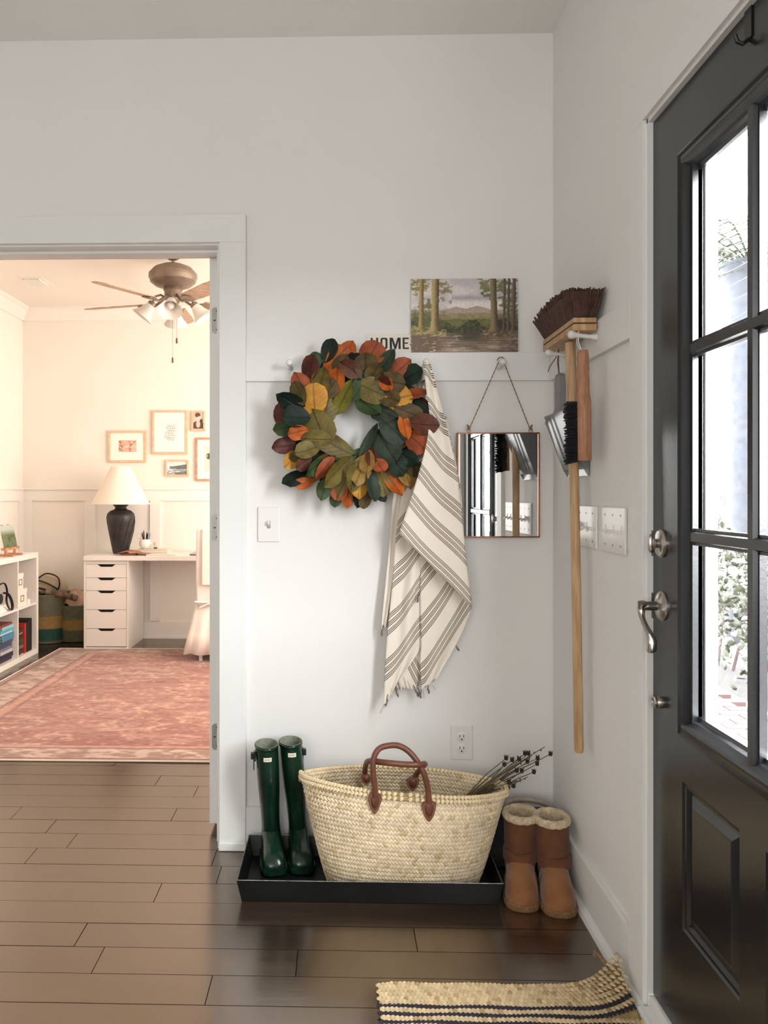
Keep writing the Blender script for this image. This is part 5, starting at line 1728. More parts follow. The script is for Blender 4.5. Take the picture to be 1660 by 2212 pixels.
for k in range(5):
    z1, z0 = zs[k] - 0.0015, zs[k + 1] + 0.0015
    x0, x1 = dxl + bt + 0.002, dxr - bt - 0.002
    xm = (x0 + x1) / 2
    hw, hd = 0.072, 0.019
    poly = [(x0, z0), (x1, z0), (x1, z1), (xm + hw, z1), (xm + hw - 0.026, z1 - hd), (xm - hw + 0.026, z1 - hd), (xm - hw, z1), (x0, z1)]
    MB().prism([(x, dfy + 0.001, z) for x, z in poly], (0, 0.016, 0)).build('drawer', M['white'], du)

# --- desk top
dkz0, dkz1 = DH, DH + 0.036
dkx0 = at_y(180, 1210, dfy - 0.02).x
dk = thing('desk_top', 'long white desk top resting on the drawer unit', 'desk', (dkx0 + 0.8, dfy + 0.22, DH))
B(dkx0, dkx0 + 1.70, dfy - 0.022, SY - 0.017, dkz0 + 0.0005, dkz1).build('top', M['white'], dk, bev=0.002)
for yy in (dfy + 0.04, dby - 0.05): MB().lathe((dkx0 + 1.64, yy, 0.0065 if yy < 6.45 else 0), [(0.02, 0), (0.02, 0.70)], n=14).build('leg', M['white'], dk, smooth=True)
DT = dkz1 + 0.0004

# --- table lamp
ly = 6.56
lb = at_y(261, 1197, ly)
lx = lb.x
sc_ = ly / FPX * 1.006
M['urn'] = mat('dark_bronze_ceramic', rgb(52, 46, 44), 0.45, c2=rgb(30, 26, 26), scale=14, bump=0.3, bscale=18)
M['lshade'] = mat('cream_lamp_shade', rgb(243, 228, 214), 0.85, var=0.03, scale=60)
la = thing('table_lamp', 'table lamp with a dark urn base and wide cream shade', 'lamp', (lx, ly, DT))
prof = [(0.050, 0), (0.062, 0.004), (0.066, 0.02), (0.078, 0.08), (0.098, 0.18), (0.112, 0.26), (0.115, 0.295), (0.108, 0.325), (0.085, 0.348), (0.052, 0.360), (0.044, 0.372), (0.046, 0.380), (0.062, 0.395), (0.063, 0.400), (0.045, 0.405), (0.02, 0.41)]
MB().lathe((lx, ly, DT), prof, n=40).build('urn_base', M['urn'], la, smooth=True, angle=0)
for k in range(5):
    t0 = -2.2 + k * 0.55
    pts = [Vector((lx + (r + 0.001) * math.cos(t0 + 2.2 * (h - 0.05)), ly + (r + 0.001) * math.sin(t0 + 2.2 * (h - 0.05)), DT + h)) for r, h in prof[3:7]]
    MB().tube(pts, [0.002, 0.006, 0.006, 0.002], n=6).build('raised_leaf', M['urn'], la, smooth=True)
MB().lathe((lx, ly, DT), [(0.014, 0.40), (0.014, 0.44), (0.009, 0.45), (0.009, 0.52)], n=16).build('socket', M['black'], la, smooth=True)
sb0 = at_y(261, 1089, ly).z; st1 = at_y(261, 1008, ly).z
rb, rt = 62 * sc_, 20.5 * sc_
MB().lathe((lx, ly, 0), [(rb, sb0), (rt, st1), (rt - 0.002, st1), (rb - 0.002, sb0)], n=48, cap0=False, cap1=False).build('lamp_shade', M['lshade'], la, smooth=True)
MB().lathe((lx, ly, sb0), [(rb + 0.0005, 0), (rb - 0.001, 0.006)], n=48, cap0=False, cap1=False).build('shade_trim', M['lshade'], la, solid=0.001)
for k in range(3): MB().tube([(lx, ly, st1 - 0.01), (lx + (rt - 0.002) * math.cos(k * 2.1), ly + (rt - 0.002) * math.sin(k * 2.1), st1 - 0.004)], 0.0015, n=5).build('spider', M['black'], la)
MB().tube([(lx, ly, DT + 0.51), (lx, ly, st1)], 0.003, n=6).build('harp_rod', M['black'], la)

# --- things on the desk
def desk_at(px, Y, z=DT): return Vector((at_y(px, 1200, Y).x, Y, z))


M['bk_cream'] = mat('book_cloth_cream', rgb(226, 216, 204), 0.7, var=0.05)
M['bk_white'] = mat('book_cover_white', rgb(240, 236, 230), 0.5, var=0.03)
M['pages'] = mat('book_pages', rgb(226, 212, 190), 0.9, var=0.12, scale=90, stretch=(1, 1, 30))


def book(name, x0, x1, y0, y1, z0, th_, cover, label, group, rot=0.0, flip=False):
    c = Vector(((x0 + x1) / 2, (y0 + y1) / 2, z0))
    t_ = thing(name, label, 'book', c, group)
    hx, hy_ = (x1 - x0) / 2, (y1 - y0) / 2
    MB().box(c.x - hx, c.x + hx, c.y - hy_, c.y + hy_, z0, z0 + 0.0025).build('cover', cover, t_)
    MB().box(c.x - hx, c.x + hx, c.y - hy_, c.y + hy_, z0 + th_ - 0.0025, z0 + th_).build('cover', cover, t_)
    fl_ = -1 if flip else 1
    sx = sorted((c.x - hx * fl_, c.x - (hx - 0.003) * fl_))
    MB().box(sx[0], sx[1], c.y - hy_, c.y + hy_, z0 + 0.0025, z0 + th_ - 0.0025).build('spine', cover, t_)
    px_ = sorted((c.x - (hx - 0.003) * fl_, c.x + (hx - 0.004) * fl_))
    MB().box(px_[0], px_[1], c.y - hy_ + 0.003, c.y + hy_ - 0.003, z0 + 0.0025, z0 + th_ - 0.0025).build('pages', M['pages'], t_)
    t_.rotation_euler = (0, 0, rot)
    return t_


p0, p1 = desk_at(298, 6.50), desk_at(366, 6.50)
book('book', p0.x + 0.02, p1.x, 6.44, 6.64, DT, 0.020, M['bk_white'], 'white book at the bottom of the small pile on the desk', 'books on the desk')
book('book', p0.x, p1.x - 0.005, 6.45, 6.63, DT + 0.0204, 0.020, M['bk_cream'], 'cream book on top of the pile, under the pencil pot', 'books on the desk')
p0, p1 = desk_at(318, 6.36), desk_at(381, 6.36)
book('notebook', p0.x, p1.x, 6.33, 6.42, DT, 0.010, M['bk_white'], 'thin white notebook at the front edge of the desk', 'books on the desk')
ZB = DT + 0.041
# pencil pot
pc = desk_at(314, 6.53, ZB)
pp = thing('pencil_pot', 'round white pot holding pens on the books', 'pot', pc)
MB().lathe(pc, [(0.028, 0), (0.044, 0.018), (0.050, 0.042), (0.044, 0.066), (0.034, 0.078), (0.031, 0.078), (0.040, 0.062), (0.044, 0.042), (0.03, 0.01)], n=28).build('bowl', M['white'], pp, smooth=True, angle=0)
M['pen'] = mat('black_pen', rgb(30, 24, 24), 0.4)
M['pengrey'] = mat('grey_pen', rgb(170, 168, 172), 0.4)
for i, (dx, dy, L_, m_) in enumerate(((-0.020, 0.01, 0.135, 'pen'), (-0.008, -0.008, 0.150, 'pen'), (0.008, 0.006, 0.135, 'pen'), (0.016, -0.004, 0.128, 'pen'), (0.026, 0.008, 0.130, 'pen'), (0.028, -0.006, 0.16, 'pengrey'))):
    o = MB().tube([pc + Vector((dx * 0.5, dy * .5, 0.012)), pc + Vector((dx * 1.25, dy, L_ * 0.86)), pc + Vector((dx * 1.4, dy, L_))], [0.0042, 0.0048, 0.002], n=8).build('pen', M[m_], smooth=True)
    tag(o, 'grey pen leaning right in the white pot' if m_ == 'pengrey' else ['leftmost black pen in the white pot, leaning left', 'tallest black pen in the white pot', 'middle black pen in the white pot', 'black pen second from the right in the white pot', 'rightmost black pen in the white pot', ''][i], 'pen', 'pens in the white pot')
s0 = pc + Vector((-0.018, 0.012, 0.03))
sz = thing('scissors', 'white handled scissors standing in the pot', 'scissors', s0)
for k, (dx, dz) in enumerate(((-0.052, 0.105), (-0.022, 0.112))):
    c = pc + Vector((dx, 0.012, dz))
    MB().tube([c + Vector((0.012 * math.cos(q) + 0.004 * math.sin(q), 0, 0.021 * math.sin(q) - 0.004 * math.cos(q))) for q in [2 * PI * i / 18 for i in range(19)]], 0.0034, n=7).build('finger_loop', M['plastic'], sz, smooth=True)
    MB().tube([c + Vector((0.006, 0, -0.02)), s0 + Vector((0.004, 0, 0.02)), s0 + Vector((0.01, 0, -0.005))], 0.0035, n=6).build('blade', M['nickel'], sz, smooth=True)
# small glass jar
jc = desk_at(336, 6.50, ZB)
jr = thing('glass_jar', 'small glass jar with a tan stopper on the books', 'jar', jc)
MB().lathe(jc, [(0.018, 0), (0.020, 0.004), (0.020, 0.022), (0.014, 0.028)], n=18).build('jar_body', M['glass'], jr, smooth=True)
MB().lathe(jc, [(0.014, 0.003), (0.014, 0.016)], n=14).build('contents', M['leather'], jr, smooth=True)
MB().lathe(jc, [(0.013, 0.0285), (0.0145, 0.030), (0.0145, 0.052), (0.013, 0.054)], n=16).build('stopper', M['frame'], jr, smooth=True)
# leather pouch
M['pouch'] = mat('tan_leather_pouch', rgb(196, 124, 88), 0.5, c2=rgb(168, 98, 68), scale=30, bump=0.1)
q0, q1 = desk_at(254, 6.37).x, desk_at(322, 6.37).x
po = thing('leather_pouch', 'tan folded leather pouch lying in front of the lamp', 'pouch', ((q0 + q1) / 2, 6.40, DT))
MB().loft([[(q0 + 0.03, 6.35, DT), (q1 - 0.10, 6.35, DT), (q1 - 0.10, 6.43, DT), (q0 + 0.03, 6.43, DT)], [(q0 + 0.035, 6.352, DT + 0.014), (q1 - 0.105, 6.352, DT + 0.014), (q1 - 0.105, 6.43, DT + 0.014), (q0 + 0.035, 6.43, DT + 0.014)]]).build('pouch_body', M['leather'], po)
fl_ = []
for i in range(9):
    u = i / 8
    fl_.append([(q0 + u * (q1 - q0), 6.345 + 0.09 * v, DT + 0.0155 + 0.020 * math.sin(PI * min(1, u * 1.25)) * (0.5 + 0.5 * v) + 0.004 * math.sin(5 * u)) for v in (0, 0.5, 1)])
MB().grid(fl_).build('flap', M['pouch'], po, smooth=True, solid=0.003)
# laptop
q0 = desk_at(411, 6.38).x
lp = thing('laptop', 'closed silver laptop on the desk behind the chair', 'laptop', (q0 + 0.16, 6.46, DT))
B(q0, q0 + 0.32, 6.35, 6.57, DT, DT + 0.008).build('base', M['hinge'], lp, bev=0.003)
B(q0, q0 + 0.32, 6.35, 6.57, DT + 0.009, DT + 0.016).build('lid', M['pengrey'], lp, bev=0.003)

# --- framed pictures
def frame(px0, py0, px1, py1, fwpx, label, art, inner=None, fm='frame', nu=40, nv=40):
    fy = SY - 0.022
    a_, b_ = at_y(px0, py1, fy), at_y(px1, py0, fy)
    fw_ = fwpx * 6.85 / FPX
    t_ = thing('picture_frame', label, 'picture', ((a_.x + b_.x) / 2, SY, a_.z), 'framed pictures above the desk')
    for q in ((a_.x, b_.x, b_.z - fw_, b_.z), (a_.x, b_.x, a_.z, a_.z + fw_), (a_.x, a_.x + fw_, a_.z + fw_, b_.z - fw_), (b_.x - fw_, b_.x, a_.z + fw_, b_.z - fw_)):
        B(q[0], q[1], fy, SY, q[2], q[3]).build('frame_rail', M[fm], t_, bev=0.002)
    B(a_.x + fw_, b_.x - fw_, fy + 0.008, fy + 0.012, a_.z + fw_, b_.z - fw_).build('mat_board', M['paper'], t_)
    ia, ib = (at_y(inner[0], inner[3], fy), at_y(inner[2], inner[1], fy)) if inner else (Vector((a_.x + fw_, 0, a_.z + fw_)), Vector((b_.x - fw_, 0, b_.z - fw_)))
    picture('print', t_, (ia.x, fy + 0.0074, ia.z), (ib.x - ia.x, 0, 0), (0, 0, ib.z - ia.z), nu, nv, art, M['print'])


def floral(u, v):
    n, m_ = fbm(u * 4.5, v * 4, 4), fbm(u * 9, v * 8, 8)
    c = mixc(np.ones(u.shape + (3,)) * np.array([0.86, 0.68, 0.62]), [0.95, 0.83, 0.78], (n - .4) * 4)
    c = mixc(c, [0.62, 0.46, 0.34], (m_ - .58) * 6)
    c = mixc(c, [0.52, 0.44, 0.30], (m_ - .50) * 6 * (u < 0.25))
    return mixc(c, [0.80, 0.50, 0.40], (n - .60) * 6)


def script(u, v):
    c = np.ones(u.shape + (3,)) * np.array([0.965, 0.945, 0.91])
    for k, (v0, a_, b_) in enumerate(((0.66, .40, .70), (0.60, .38, .68), (0.54, .40, .70), (0.48, .34, .64), (0.42, .32, .68), (0.36, .32, .68), (0.31, .42, .64))):
        line = v0 + 0.016 * np.sin(u * 95 + k * 1.7) * (0.6 + vnoise(u * 30, u * 0 + k, 3))
        m_ = (np.abs(v - line) < 0.010) & (u > a_) & (u < b_)
        c = mixc(c, [0.42, 0.40, 0.38], m_ * (0.5 + 0.5 * vnoise(u * 50, v * 40, 5)))
    return c


def portrait(u, v):
    c = np.ones(u.shape + (3,)) * np.array([0.80, 0.74, 0.69])
    c = mixc(c, [0.36, 0.27, 0.27], (v < 0.48 - 0.5 * (u - 0.5) ** 2) & (u > 0.02))
    c = mixc(c, [0.92, 0.74, 0.66], (((u - 0.50) / 0.20) ** 2 + ((v - 0.28) / 0.22) ** 2 < 1))
    c = mixc(c, [0.92, 0.74, 0.66], (np.abs(u - 0.46) < 0.11) & (v > 0.36) & (v < 0.60))
    c = mixc(c, [0.95, 0.79, 0.70], (((u - 0.52) / 0.22) ** 2 + ((v - 0.68) / 0.19) ** 2 < 1))
    c = mixc(c, [0.42, 0.29, 0.25], (((u - 0.46) / 0.28) ** 2 + ((v - 0.84) / 0.16) ** 2 < 1) & (v > 0.70 + 0.22 * (u - .3)))
    c = mixc(c, [0.30, 0.23, 0.24], (((u - 0.80) / 0.14) ** 2 + ((v - 0.50) / 0.10) ** 2 < 1))
    return c


def seascape(u, v):
    n = fbm(u * 5, v * 16, 2)
    c = mixc(np.ones(u.shape + (3,)) * np.array([0.78, 0.83, 0.86]), [0.93, 0.93, 0.92], n * 1.4 - .3)
    hill = 0.62 + 0.22 * np.clip(u - 0.25, 0, 1)
    c = mixc(c, np.array([0.38, 0.40, 0.38]), ((v < hill) & (v > 0.46 - 0.05 * u) & (u > 0.12)) * (0.7 + 0.4 * n))
    sea = mixc(np.ones(u.shape + (3,)) * np.array([0.58, 0.63, 0.66]), [0.90, 0.89, 0.86], (n - .5) * 5)
    c = np.where((v < 0.46 - 0.05 * u)[..., None], sea, c)
    return mixc(c, [0.42, 0.38, 0.32], ((v < 0.16 + 0.2 * (u - .5)) & (u > .4)) * 0.9 * n * 1.6)


def vase(u, v):
    n = fbm(u * 7, v * 7, 2)
    c = np.ones(u.shape + (3,)) * np.array([0.90, 0.84, 0.78])
    c = mixc(c, [0.86, 0.86, 0.88], (((u - .5) / .22) ** 2 + ((v - .28) / .24) ** 2 < 1))
    return mixc(c, [0.34, 0.35, 0.32], (((u - .5) / .42) ** 2 + ((v - .60) / .18) ** 2 < 1) & (n > 0.48))


frame(233, 930, 316, 999, 5, 'oak framed pink flower print in a wide mat above the lamp', floral, (256, 951, 294, 976), nu=48, nv=34)
frame(328, 886, 405, 981, 5, 'tall oak frame with pale handwritten lettering', script, nu=110, nv=130)
frame(413, 887, 443, 931, 4, 'small framed portrait of a dark haired sitter', portrait, (417, 891, 439, 926), nu=36, nv=48)
frame(357, 993, 407, 1029, 4, 'small framed seascape with a dark headland', seascape, (361, 997, 403, 1025), nu=60, nv=40)
frame(422, 945, 500, 1039, 4.5, 'copper toned frame with a flower vase print, half hidden by the door edge', vase, (442, 964, 480, 1018), 'frame2', nu=40, nv=50)

# --- slipcovered chair
M['linen'] = mat('white_slipcover', rgb(240, 231, 223), 0.95, var=0.04, scale=12, bump=0.25, bscale=16, sheen=0.2)
cl_ = at_z(434, 1428, 0.006)
chx0, chy = at_y(424, 1200, cl_.y).x, cl_.y
chw = 0.46
chb = thing('slipcovered_chair', 'dining chair in a loose white slipcover tied with a bow at the desk', 'chair', (chx0 + chw / 2, chy + 0.2, 0))
ctop = at_y(434, 1140, chy).z
MB().loft([[(chx0 + i1, chy + i0, z), (chx0 + chw - i1, chy + i0, z), (chx0 + chw - i1, chy + 0.10 + i0 * .5, z), (chx0 + i1, chy + 0.10 + i0 * .5, z)] for z, i0, i1 in ((0.40, 0.01, 0.0), (0.6, 0.0, -0.004), (0.85, -0.012, 0.0), (ctop - 0.02, -0.02, 0.004), (ctop, -0.012, 0.022))]).build('backrest', M['linen'], chb, smooth=True, bev=0.012, seg=3)
B(chx0 + 0.045, chx0 + chw - 0.09, chy - 0.034, chy - 0.008, 0.56, ctop - 0.005).build('back_flap', M['linen'], chb, bev=0.008, seg=2)
B(chx0 - 0.005, chx0 + chw + 0.005, chy + 0.02, chy + 0.47, 0.36, 0.47).build('seat', M['linen'], chb, bev=0.03, seg=3)
# pleated skirt to near the floor
def skirt(z, fl_, zoff):
    ring, n_ = [], 96
    x0, x1, y0, y1 = chx0 - fl_, chx0 + chw + fl_, chy - fl_ * 0.6, chy + 0.47 + fl_
    per = [(x0, y0), (x1, y0), (x1, y1), (x0, y1)]
    for k in range(n_):
        s_ = k / n_ * 4
        i = int(s_); f = s_ - i
        a_, b_ = per[i], per[(i + 1) % 4]
        x, y = a_[0] + (b_[0] - a_[0]) * f, a_[1] + (b_[1] - a_[1]) * f
        w_ = math.sin(k * 1.31) * 0.016 * fl_ / 0.07
        ring.append((x + (w_ if i in (1, 3) else 0), y + (w_ if i in (0, 2) else 0), z + zoff * math.sin(k * 0.9)))
    return ring


MB().loft([skirt(0.42, 0.004, 0), skirt(0.36, 0.014, 0), skirt(0.2, 0.048, 0), skirt(0.06, 0.075, 0.006)], False, False).build('skirt', M['linen'], chb, smooth=True, angle=0, solid=0.003)
kn = MB(); kn.sphere((chx0 + 0.11, chy - 0.03, 0.43), 0.028, 10, 6, (1, 0.7, 0.9)); 
kn.tube([(chx0 + 0.10, chy - 0.03, 0.43), (chx0 + 0.03, chy - 0.035, 0.40), (chx0 + 0.0, chy - 0.03, 0.44), (chx0 + 0.09, chy - 0.03, 0.44)], 0.018, n=8, flat=0.5)
kn.build('bow', M['linen'], chb, smooth=True)
for dx, dy in ((0.03, 0.02), (chw - 0.03, 0.02), (0.03, 0.43), (chw - 0.03, 0.43)):
    MB().lathe((chx0 + dx, chy + dy, 0.006), [(0.013, 0), (0.017, 0.30)], n=10).build('leg', M['white'], chb, smooth=True)

# --- cube shelf
kf = at_z(83, 1410, 0)
kx1, ky1 = kf.x, kf.y
kx0 = SX0 + 0.018
KW, KH = 0.77, 0.775
ky0 = ky1 - KW
ks = thing('cube_shelf', 'white two by two cube shelf against the left wall of the study', 'shelf', ((kx0 + kx1) / 2, (ky0 + ky1) / 2, 0))
o_, i_ = 0.04, 0.016
B(kx0, kx1, ky0, ky1, 0, o_).build('bottom_board', M['white'], ks, bev=0.001)
B(kx0, kx1, ky0, ky1, KH - o_, KH).build('top_board', M['white'], ks, bev=0.001)
B(kx0, kx1, ky0, ky0 + o_, o_, KH - o_).build('side_board', M['white'], ks)
B(kx0, kx1, ky1 - o_, ky1, o_, KH - o_).build('side_board', M['white'], ks)
kym, kzm = (ky0 + ky1) / 2, KH / 2
B(kx0, kx1 - 0.003, kym - i_ / 2, kym + i_ / 2, o_, KH - o_).build('divider', M['white'], ks)
B(kx0, kx1 - 0.003, ky0 + o_, kym - i_ / 2, kzm - i_ / 2, kzm + i_ / 2).build('divider', M['white'], ks)
B(kx0, kx1 - 0.003, kym + i_ / 2, ky1 - o_, kzm - i_ / 2, kzm + i_ / 2).build('divider', M['white'], ks)
zf, zm = o_ + 0.0004, kzm + i_ / 2 + 0.0004
fx = kx1 - 0.02


def bookmat(c): return mat('book_cover', rgb(*c), 0.55, var=0.12, scale=20)


stack = [((60, 44, 70), 0.024), ((38, 40, 62), 0.030), ((190, 186, 182), 0.022), ((120, 116, 150), 0.020), ((70, 76, 92), 0.026), ((54, 82, 104), 0.024), ((96, 128, 150), 0.018), ((62, 138, 176), 0.024), ((226, 222, 214), 0.014), ((92, 170, 196), 0.022), ((150, 196, 206), 0.020), ((132, 62, 54), 0.016)]
z = zf
names = ['dark plum', 'navy', 'pale grey', 'lilac', 'slate', 'steel blue', 'grey blue', 'bright blue', 'white', 'turquoise', 'pale aqua', 'brick red']
for k, (c, h_) in enumerate(stack):
    w_, L_ = rnd.uniform(0.14, 0.19), rnd.uniform(0.20, 0.235)
    yA = kym - i_ / 2 - 0.012 - rnd.uniform(0, 0.015)
    book('book', fx - w_, fx - rnd.uniform(0, 0.02), yA - L_, yA, z, h_, bookmat(c), '%s book in the flat pile in the lower shelf cube near the doorway' % names[k], 'flat pile of coloured books', flip=True)
    z += h_ + 0.0005


def upright(y0, th_, h_, dep, c, label, group):
    c0 = Vector((fx - dep / 2, y0 + th_ / 2, zf))
    m_ = bookmat(c)
    t_ = thing('book', label, 'book', c0, group)
    B(fx - 0.003, fx, y0, y0 + th_, zf, zf + h_).build('spine', m_, t_)
    for q in (y0, y0 + th_ - 0.0025): B(fx - dep, fx - 0.003, q, q + 0.0025, zf, zf + h_).build('cover', m_, t_)
    B(fx - dep, fx - 0.006, y0 + 0.0025, y0 + th_ - 0.0025, zf + 0.003, zf + h_ - 0.004).build('pages', M['pages'], t_)


upright(ky0 + o_ + 0.03, 0.022, 0.20, 0.15, (88, 168, 110), 'green upright book at the left end of the lower shelf cube', 'upright books in the shelf')
upright(ky0 + o_ + 0.004, 0.022, 0.24, 0.16, (226, 222, 206), 'cream upright book at the far left of the lower shelf cube', 'upright books in the shelf')
ub = [(0.026, 0.22, (196, 52, 44), 'red upright book among the black ones'), (0.030, 0.22, (28, 24, 24), 'black upright book next to the red one'), (0.016, 0.225, (48, 36, 30), 'narrow brown upright book in the dark row'), (0.034, 0.235, (24, 22, 26), 'thick black book with a pale spine line'), (0.03, 0.24, (18, 18, 20), 'tall black book against the shelf side')]
yy = kym + i_ / 2 + 0.155
for th_, h_, c, lb_ in ub:
    upright(yy, th_, h_, 0.16, c, lb_, 'upright dark books')
    if 'pale spine' in lb_: 
        for q in range(5): pass
    yy += th_ + 0.001
z = zf
for k, (c, h_) in enumerate((((58, 62, 44), 0.022), ((46, 42, 40), 0.024), ((120, 108, 92), 0.022), ((70, 62, 52), 0.026), ((92, 60, 44), 0.022), ((60, 48, 42), 0.030), ((150, 132, 110), 0.016), ((72, 50, 42), 0.024))):
    nm = ['olive', 'charcoal', 'taupe', 'brown grey', 'rust brown', 'dark brown', 'sand', 'chestnut'][k]
    book('book', fx - 0.15, fx - rnd.uniform(0, 0.015), kym + i_ / 2 + 0.012, kym + i_ / 2 + 0.012 + rnd.uniform(0.115, 0.137), z, h_, bookmat(c), '%s book in the pile beside the dark upright books' % nm, 'pile of brown books', flip=True)
    z += h_ + 0.0005
# label boxes in the upper right cube
M['brass'] = mat('brass_label', rgb(186, 138, 92), 0.35, 0.8)
M['boxw'] = mat('white_card_box', rgb(232, 226, 216), 0.7, var=0.03)


def label_box(y0, y1, z0, z1, dep, label):
    t_ = thing('storage_box', label, 'box', (fx - dep / 2, (y0 + y1) / 2, z0), 'card boxes in the shelf')
    B(fx - dep, fx, y0, y1, z0, z1 - 0.03).build('box_body', M['boxw'], t_, bev=0.001)
    B(fx - dep - 0.002, fx + 0.002, y0 - 0.002, y1 + 0.002, z1 - 0.03, z1).build('lid', M['boxw'], t_, bev=0.001)
    yc, zc = (y0 + y1) / 2, (z0 + z1) / 2 - 0.005
    lf = B(fx + 0.0005, fx + 0.003, yc - 0.03, yc + 0.03, zc - 0.022, zc - 0.017); lf.box(fx + 0.0005, fx + 0.003, yc - 0.03, yc + 0.03, zc + 0.017, zc + 0.022)
    lf.box(fx + 0.0005, fx + 0.003, yc - 0.03, yc - 0.025, zc - 0.017, zc + 0.017); lf.box(fx + 0.0005, fx + 0.003, yc + 0.025, yc + 0.03, zc - 0.017, zc + 0.017)
    lf.build('label_holder', M['brass'], t_)


yA = kym + i_ / 2 + 0.008
label_box(yA + 0.01, yA + 0.19, zm, zm + 0.125, 0.28, 'lower white card box with a brass label holder')
label_box(yA + 0.012, yA + 0.12, zm + 0.1255, zm + 0.245, 0.24, 'upper white card box with a brass label holder')
o = B(fx - 0.05, fx, yA + 0.205, yA + 0.255, zm, zm + 0.035).build('paper_box', M['bk_white'], bev=0.001); tag(o, 'tiny white box beside the card boxes on the shelf', 'box')
# camera strap and papers in the upper left cube
z = zm
for k in range(3):
    book('magazine', fx - 0.24, fx - 0.005 - 0.006 * k, ky0 + o_ + 0.012, ky0 + o_ + 0.25 - 0.02 * k, z, 0.016, M['bk_white'], ['lowest white magazine under the black strap', 'middle white magazine under the black strap', 'topmost white magazine under the black strap'][k], 'white magazines in the shelf', flip=True)
    z += 0.0165
M['strap'] = mat('black_strap_leather', rgb(30, 24, 28), 0.45, var=0.2)
cb = thing('camera_case', 'black camera with a leather strap hanging out of the shelf', 'camera', (fx - 0.06, ky0 + o_ + 0.09, z))
B(fx - 0.11, fx - 0.02, ky0 + o_ + 0.01, ky0 + o_ + 0.12, z, z + 0.10).build('camera_body', M['strap'], cb, bev=0.008)
MB().lathe((fx - 0.02, ky0 + o_ + 0.065, z + 0.055), [(0.035, 0), (0.035, 0.03), (0.028, 0.032)], n=20, axis='x').build('lens', M['black'], cb, smooth=True)
sp_ = [(fx - 0.03, ky0 + o_ + 0.10, z + 0.14), (fx + 0.0, ky0 + o_ + 0.14, z + 0.155), (fx + 0.008, ky0 + o_ + 0.17, z + 0.10), (fx + 0.008, ky0 + o_ + 0.16, z + 0.03), (fx + 0.010, ky0 + o_ + 0.20, z - 0.03), (fx + 0.012, ky0 + o_ + 0.25, z - 0.04), (fx + 0.012, ky0 + o_ + 0.245, z + 0.01), (fx + 0.010, ky0 + o_ + 0.19, z + 0.07), (fx, ky0 + o_ + 0.13, z + 0.09)]
MB().tube(smooth(sp_), 0.010, n=8, flat=0.4).build('strap', M['strap'], cb, smooth=True)

# easel with a small painting on the shelf
ex, ey, ez = kx1 - 0.11, ky0 + 0.40, KH + 0.0004
es = thing('table_easel', 'small wooden table easel on the cube shelf', 'easel', (ex, ey, ez))
M['easel'] = mat('easel_wood', rgb(206, 152, 116), 0.5, c2=rgb(178, 122, 88), scale=30)
B(ex - 0.03, ex + 0.10, ey - 0.09, ey - 0.07, ez, ez + 0.016).build('foot', M['easel'], es); B(ex - 0.03, ex + 0.10, ey + 0.07, ey + 0.09, ez, ez + 0.016).build('foot', M['easel'], es)
B(ex + 0.03, ex + 0.06, ey - 0.13, ey + 0.13, ez + 0.045, ez + 0.062).build('ledge', M['easel'], es)
for q in (-0.08, 0.08):
    MB().obox((ex + 0.025, ey + q * 0.8, ez + 0.12), (0.006, 0, 0), (0, 0.008, 0), (-0.022, -q * 0.12, 0.105)).build('upright', M['easel'], es)
    B(ex + 0.035, ex + 0.05, ey + q - 0.008, ey + q + 0.008, ez + 0.016, ez + 0.045).build('post', M['easel'], es)
pe = thing('small_painting', 'small green landscape painting standing on the table easel', 'painting', (ex + 0.045, ey, ez + 0.0625))
MB().prism([(ex + 0.046, ey - 0.12, ez + 0.0625), (ex + 0.046, ey + 0.12, ez + 0.0625), (ex + 0.012, ey + 0.12, ez + 0.22), (ex + 0.012, ey - 0.12, ez + 0.22)], (-0.006, 0, 0)).build('canvas', M['paper'], pe)
picture('painted_face', pe, (ex + 0.047, ey - 0.12, ez + 0.0625), (0, 0.24, 0), (-0.034, 0, 0.158), 30, 24, lambda u, v: mixc(mixc(np.ones(u.shape + (3,)) * np.array([0.42, 0.46, 0.34]), [0.72, 0.76, 0.72], (v - .55) * 4), [0.30, 0.34, 0.22], (fbm(u * 6, v * 6, 5) - .5) * 5 * (v < .6)), M['print'])

# --- floor baskets with blankets
M['seag'] = mat_col('seagrass', 0.9, bump=0.4, bscale=120)


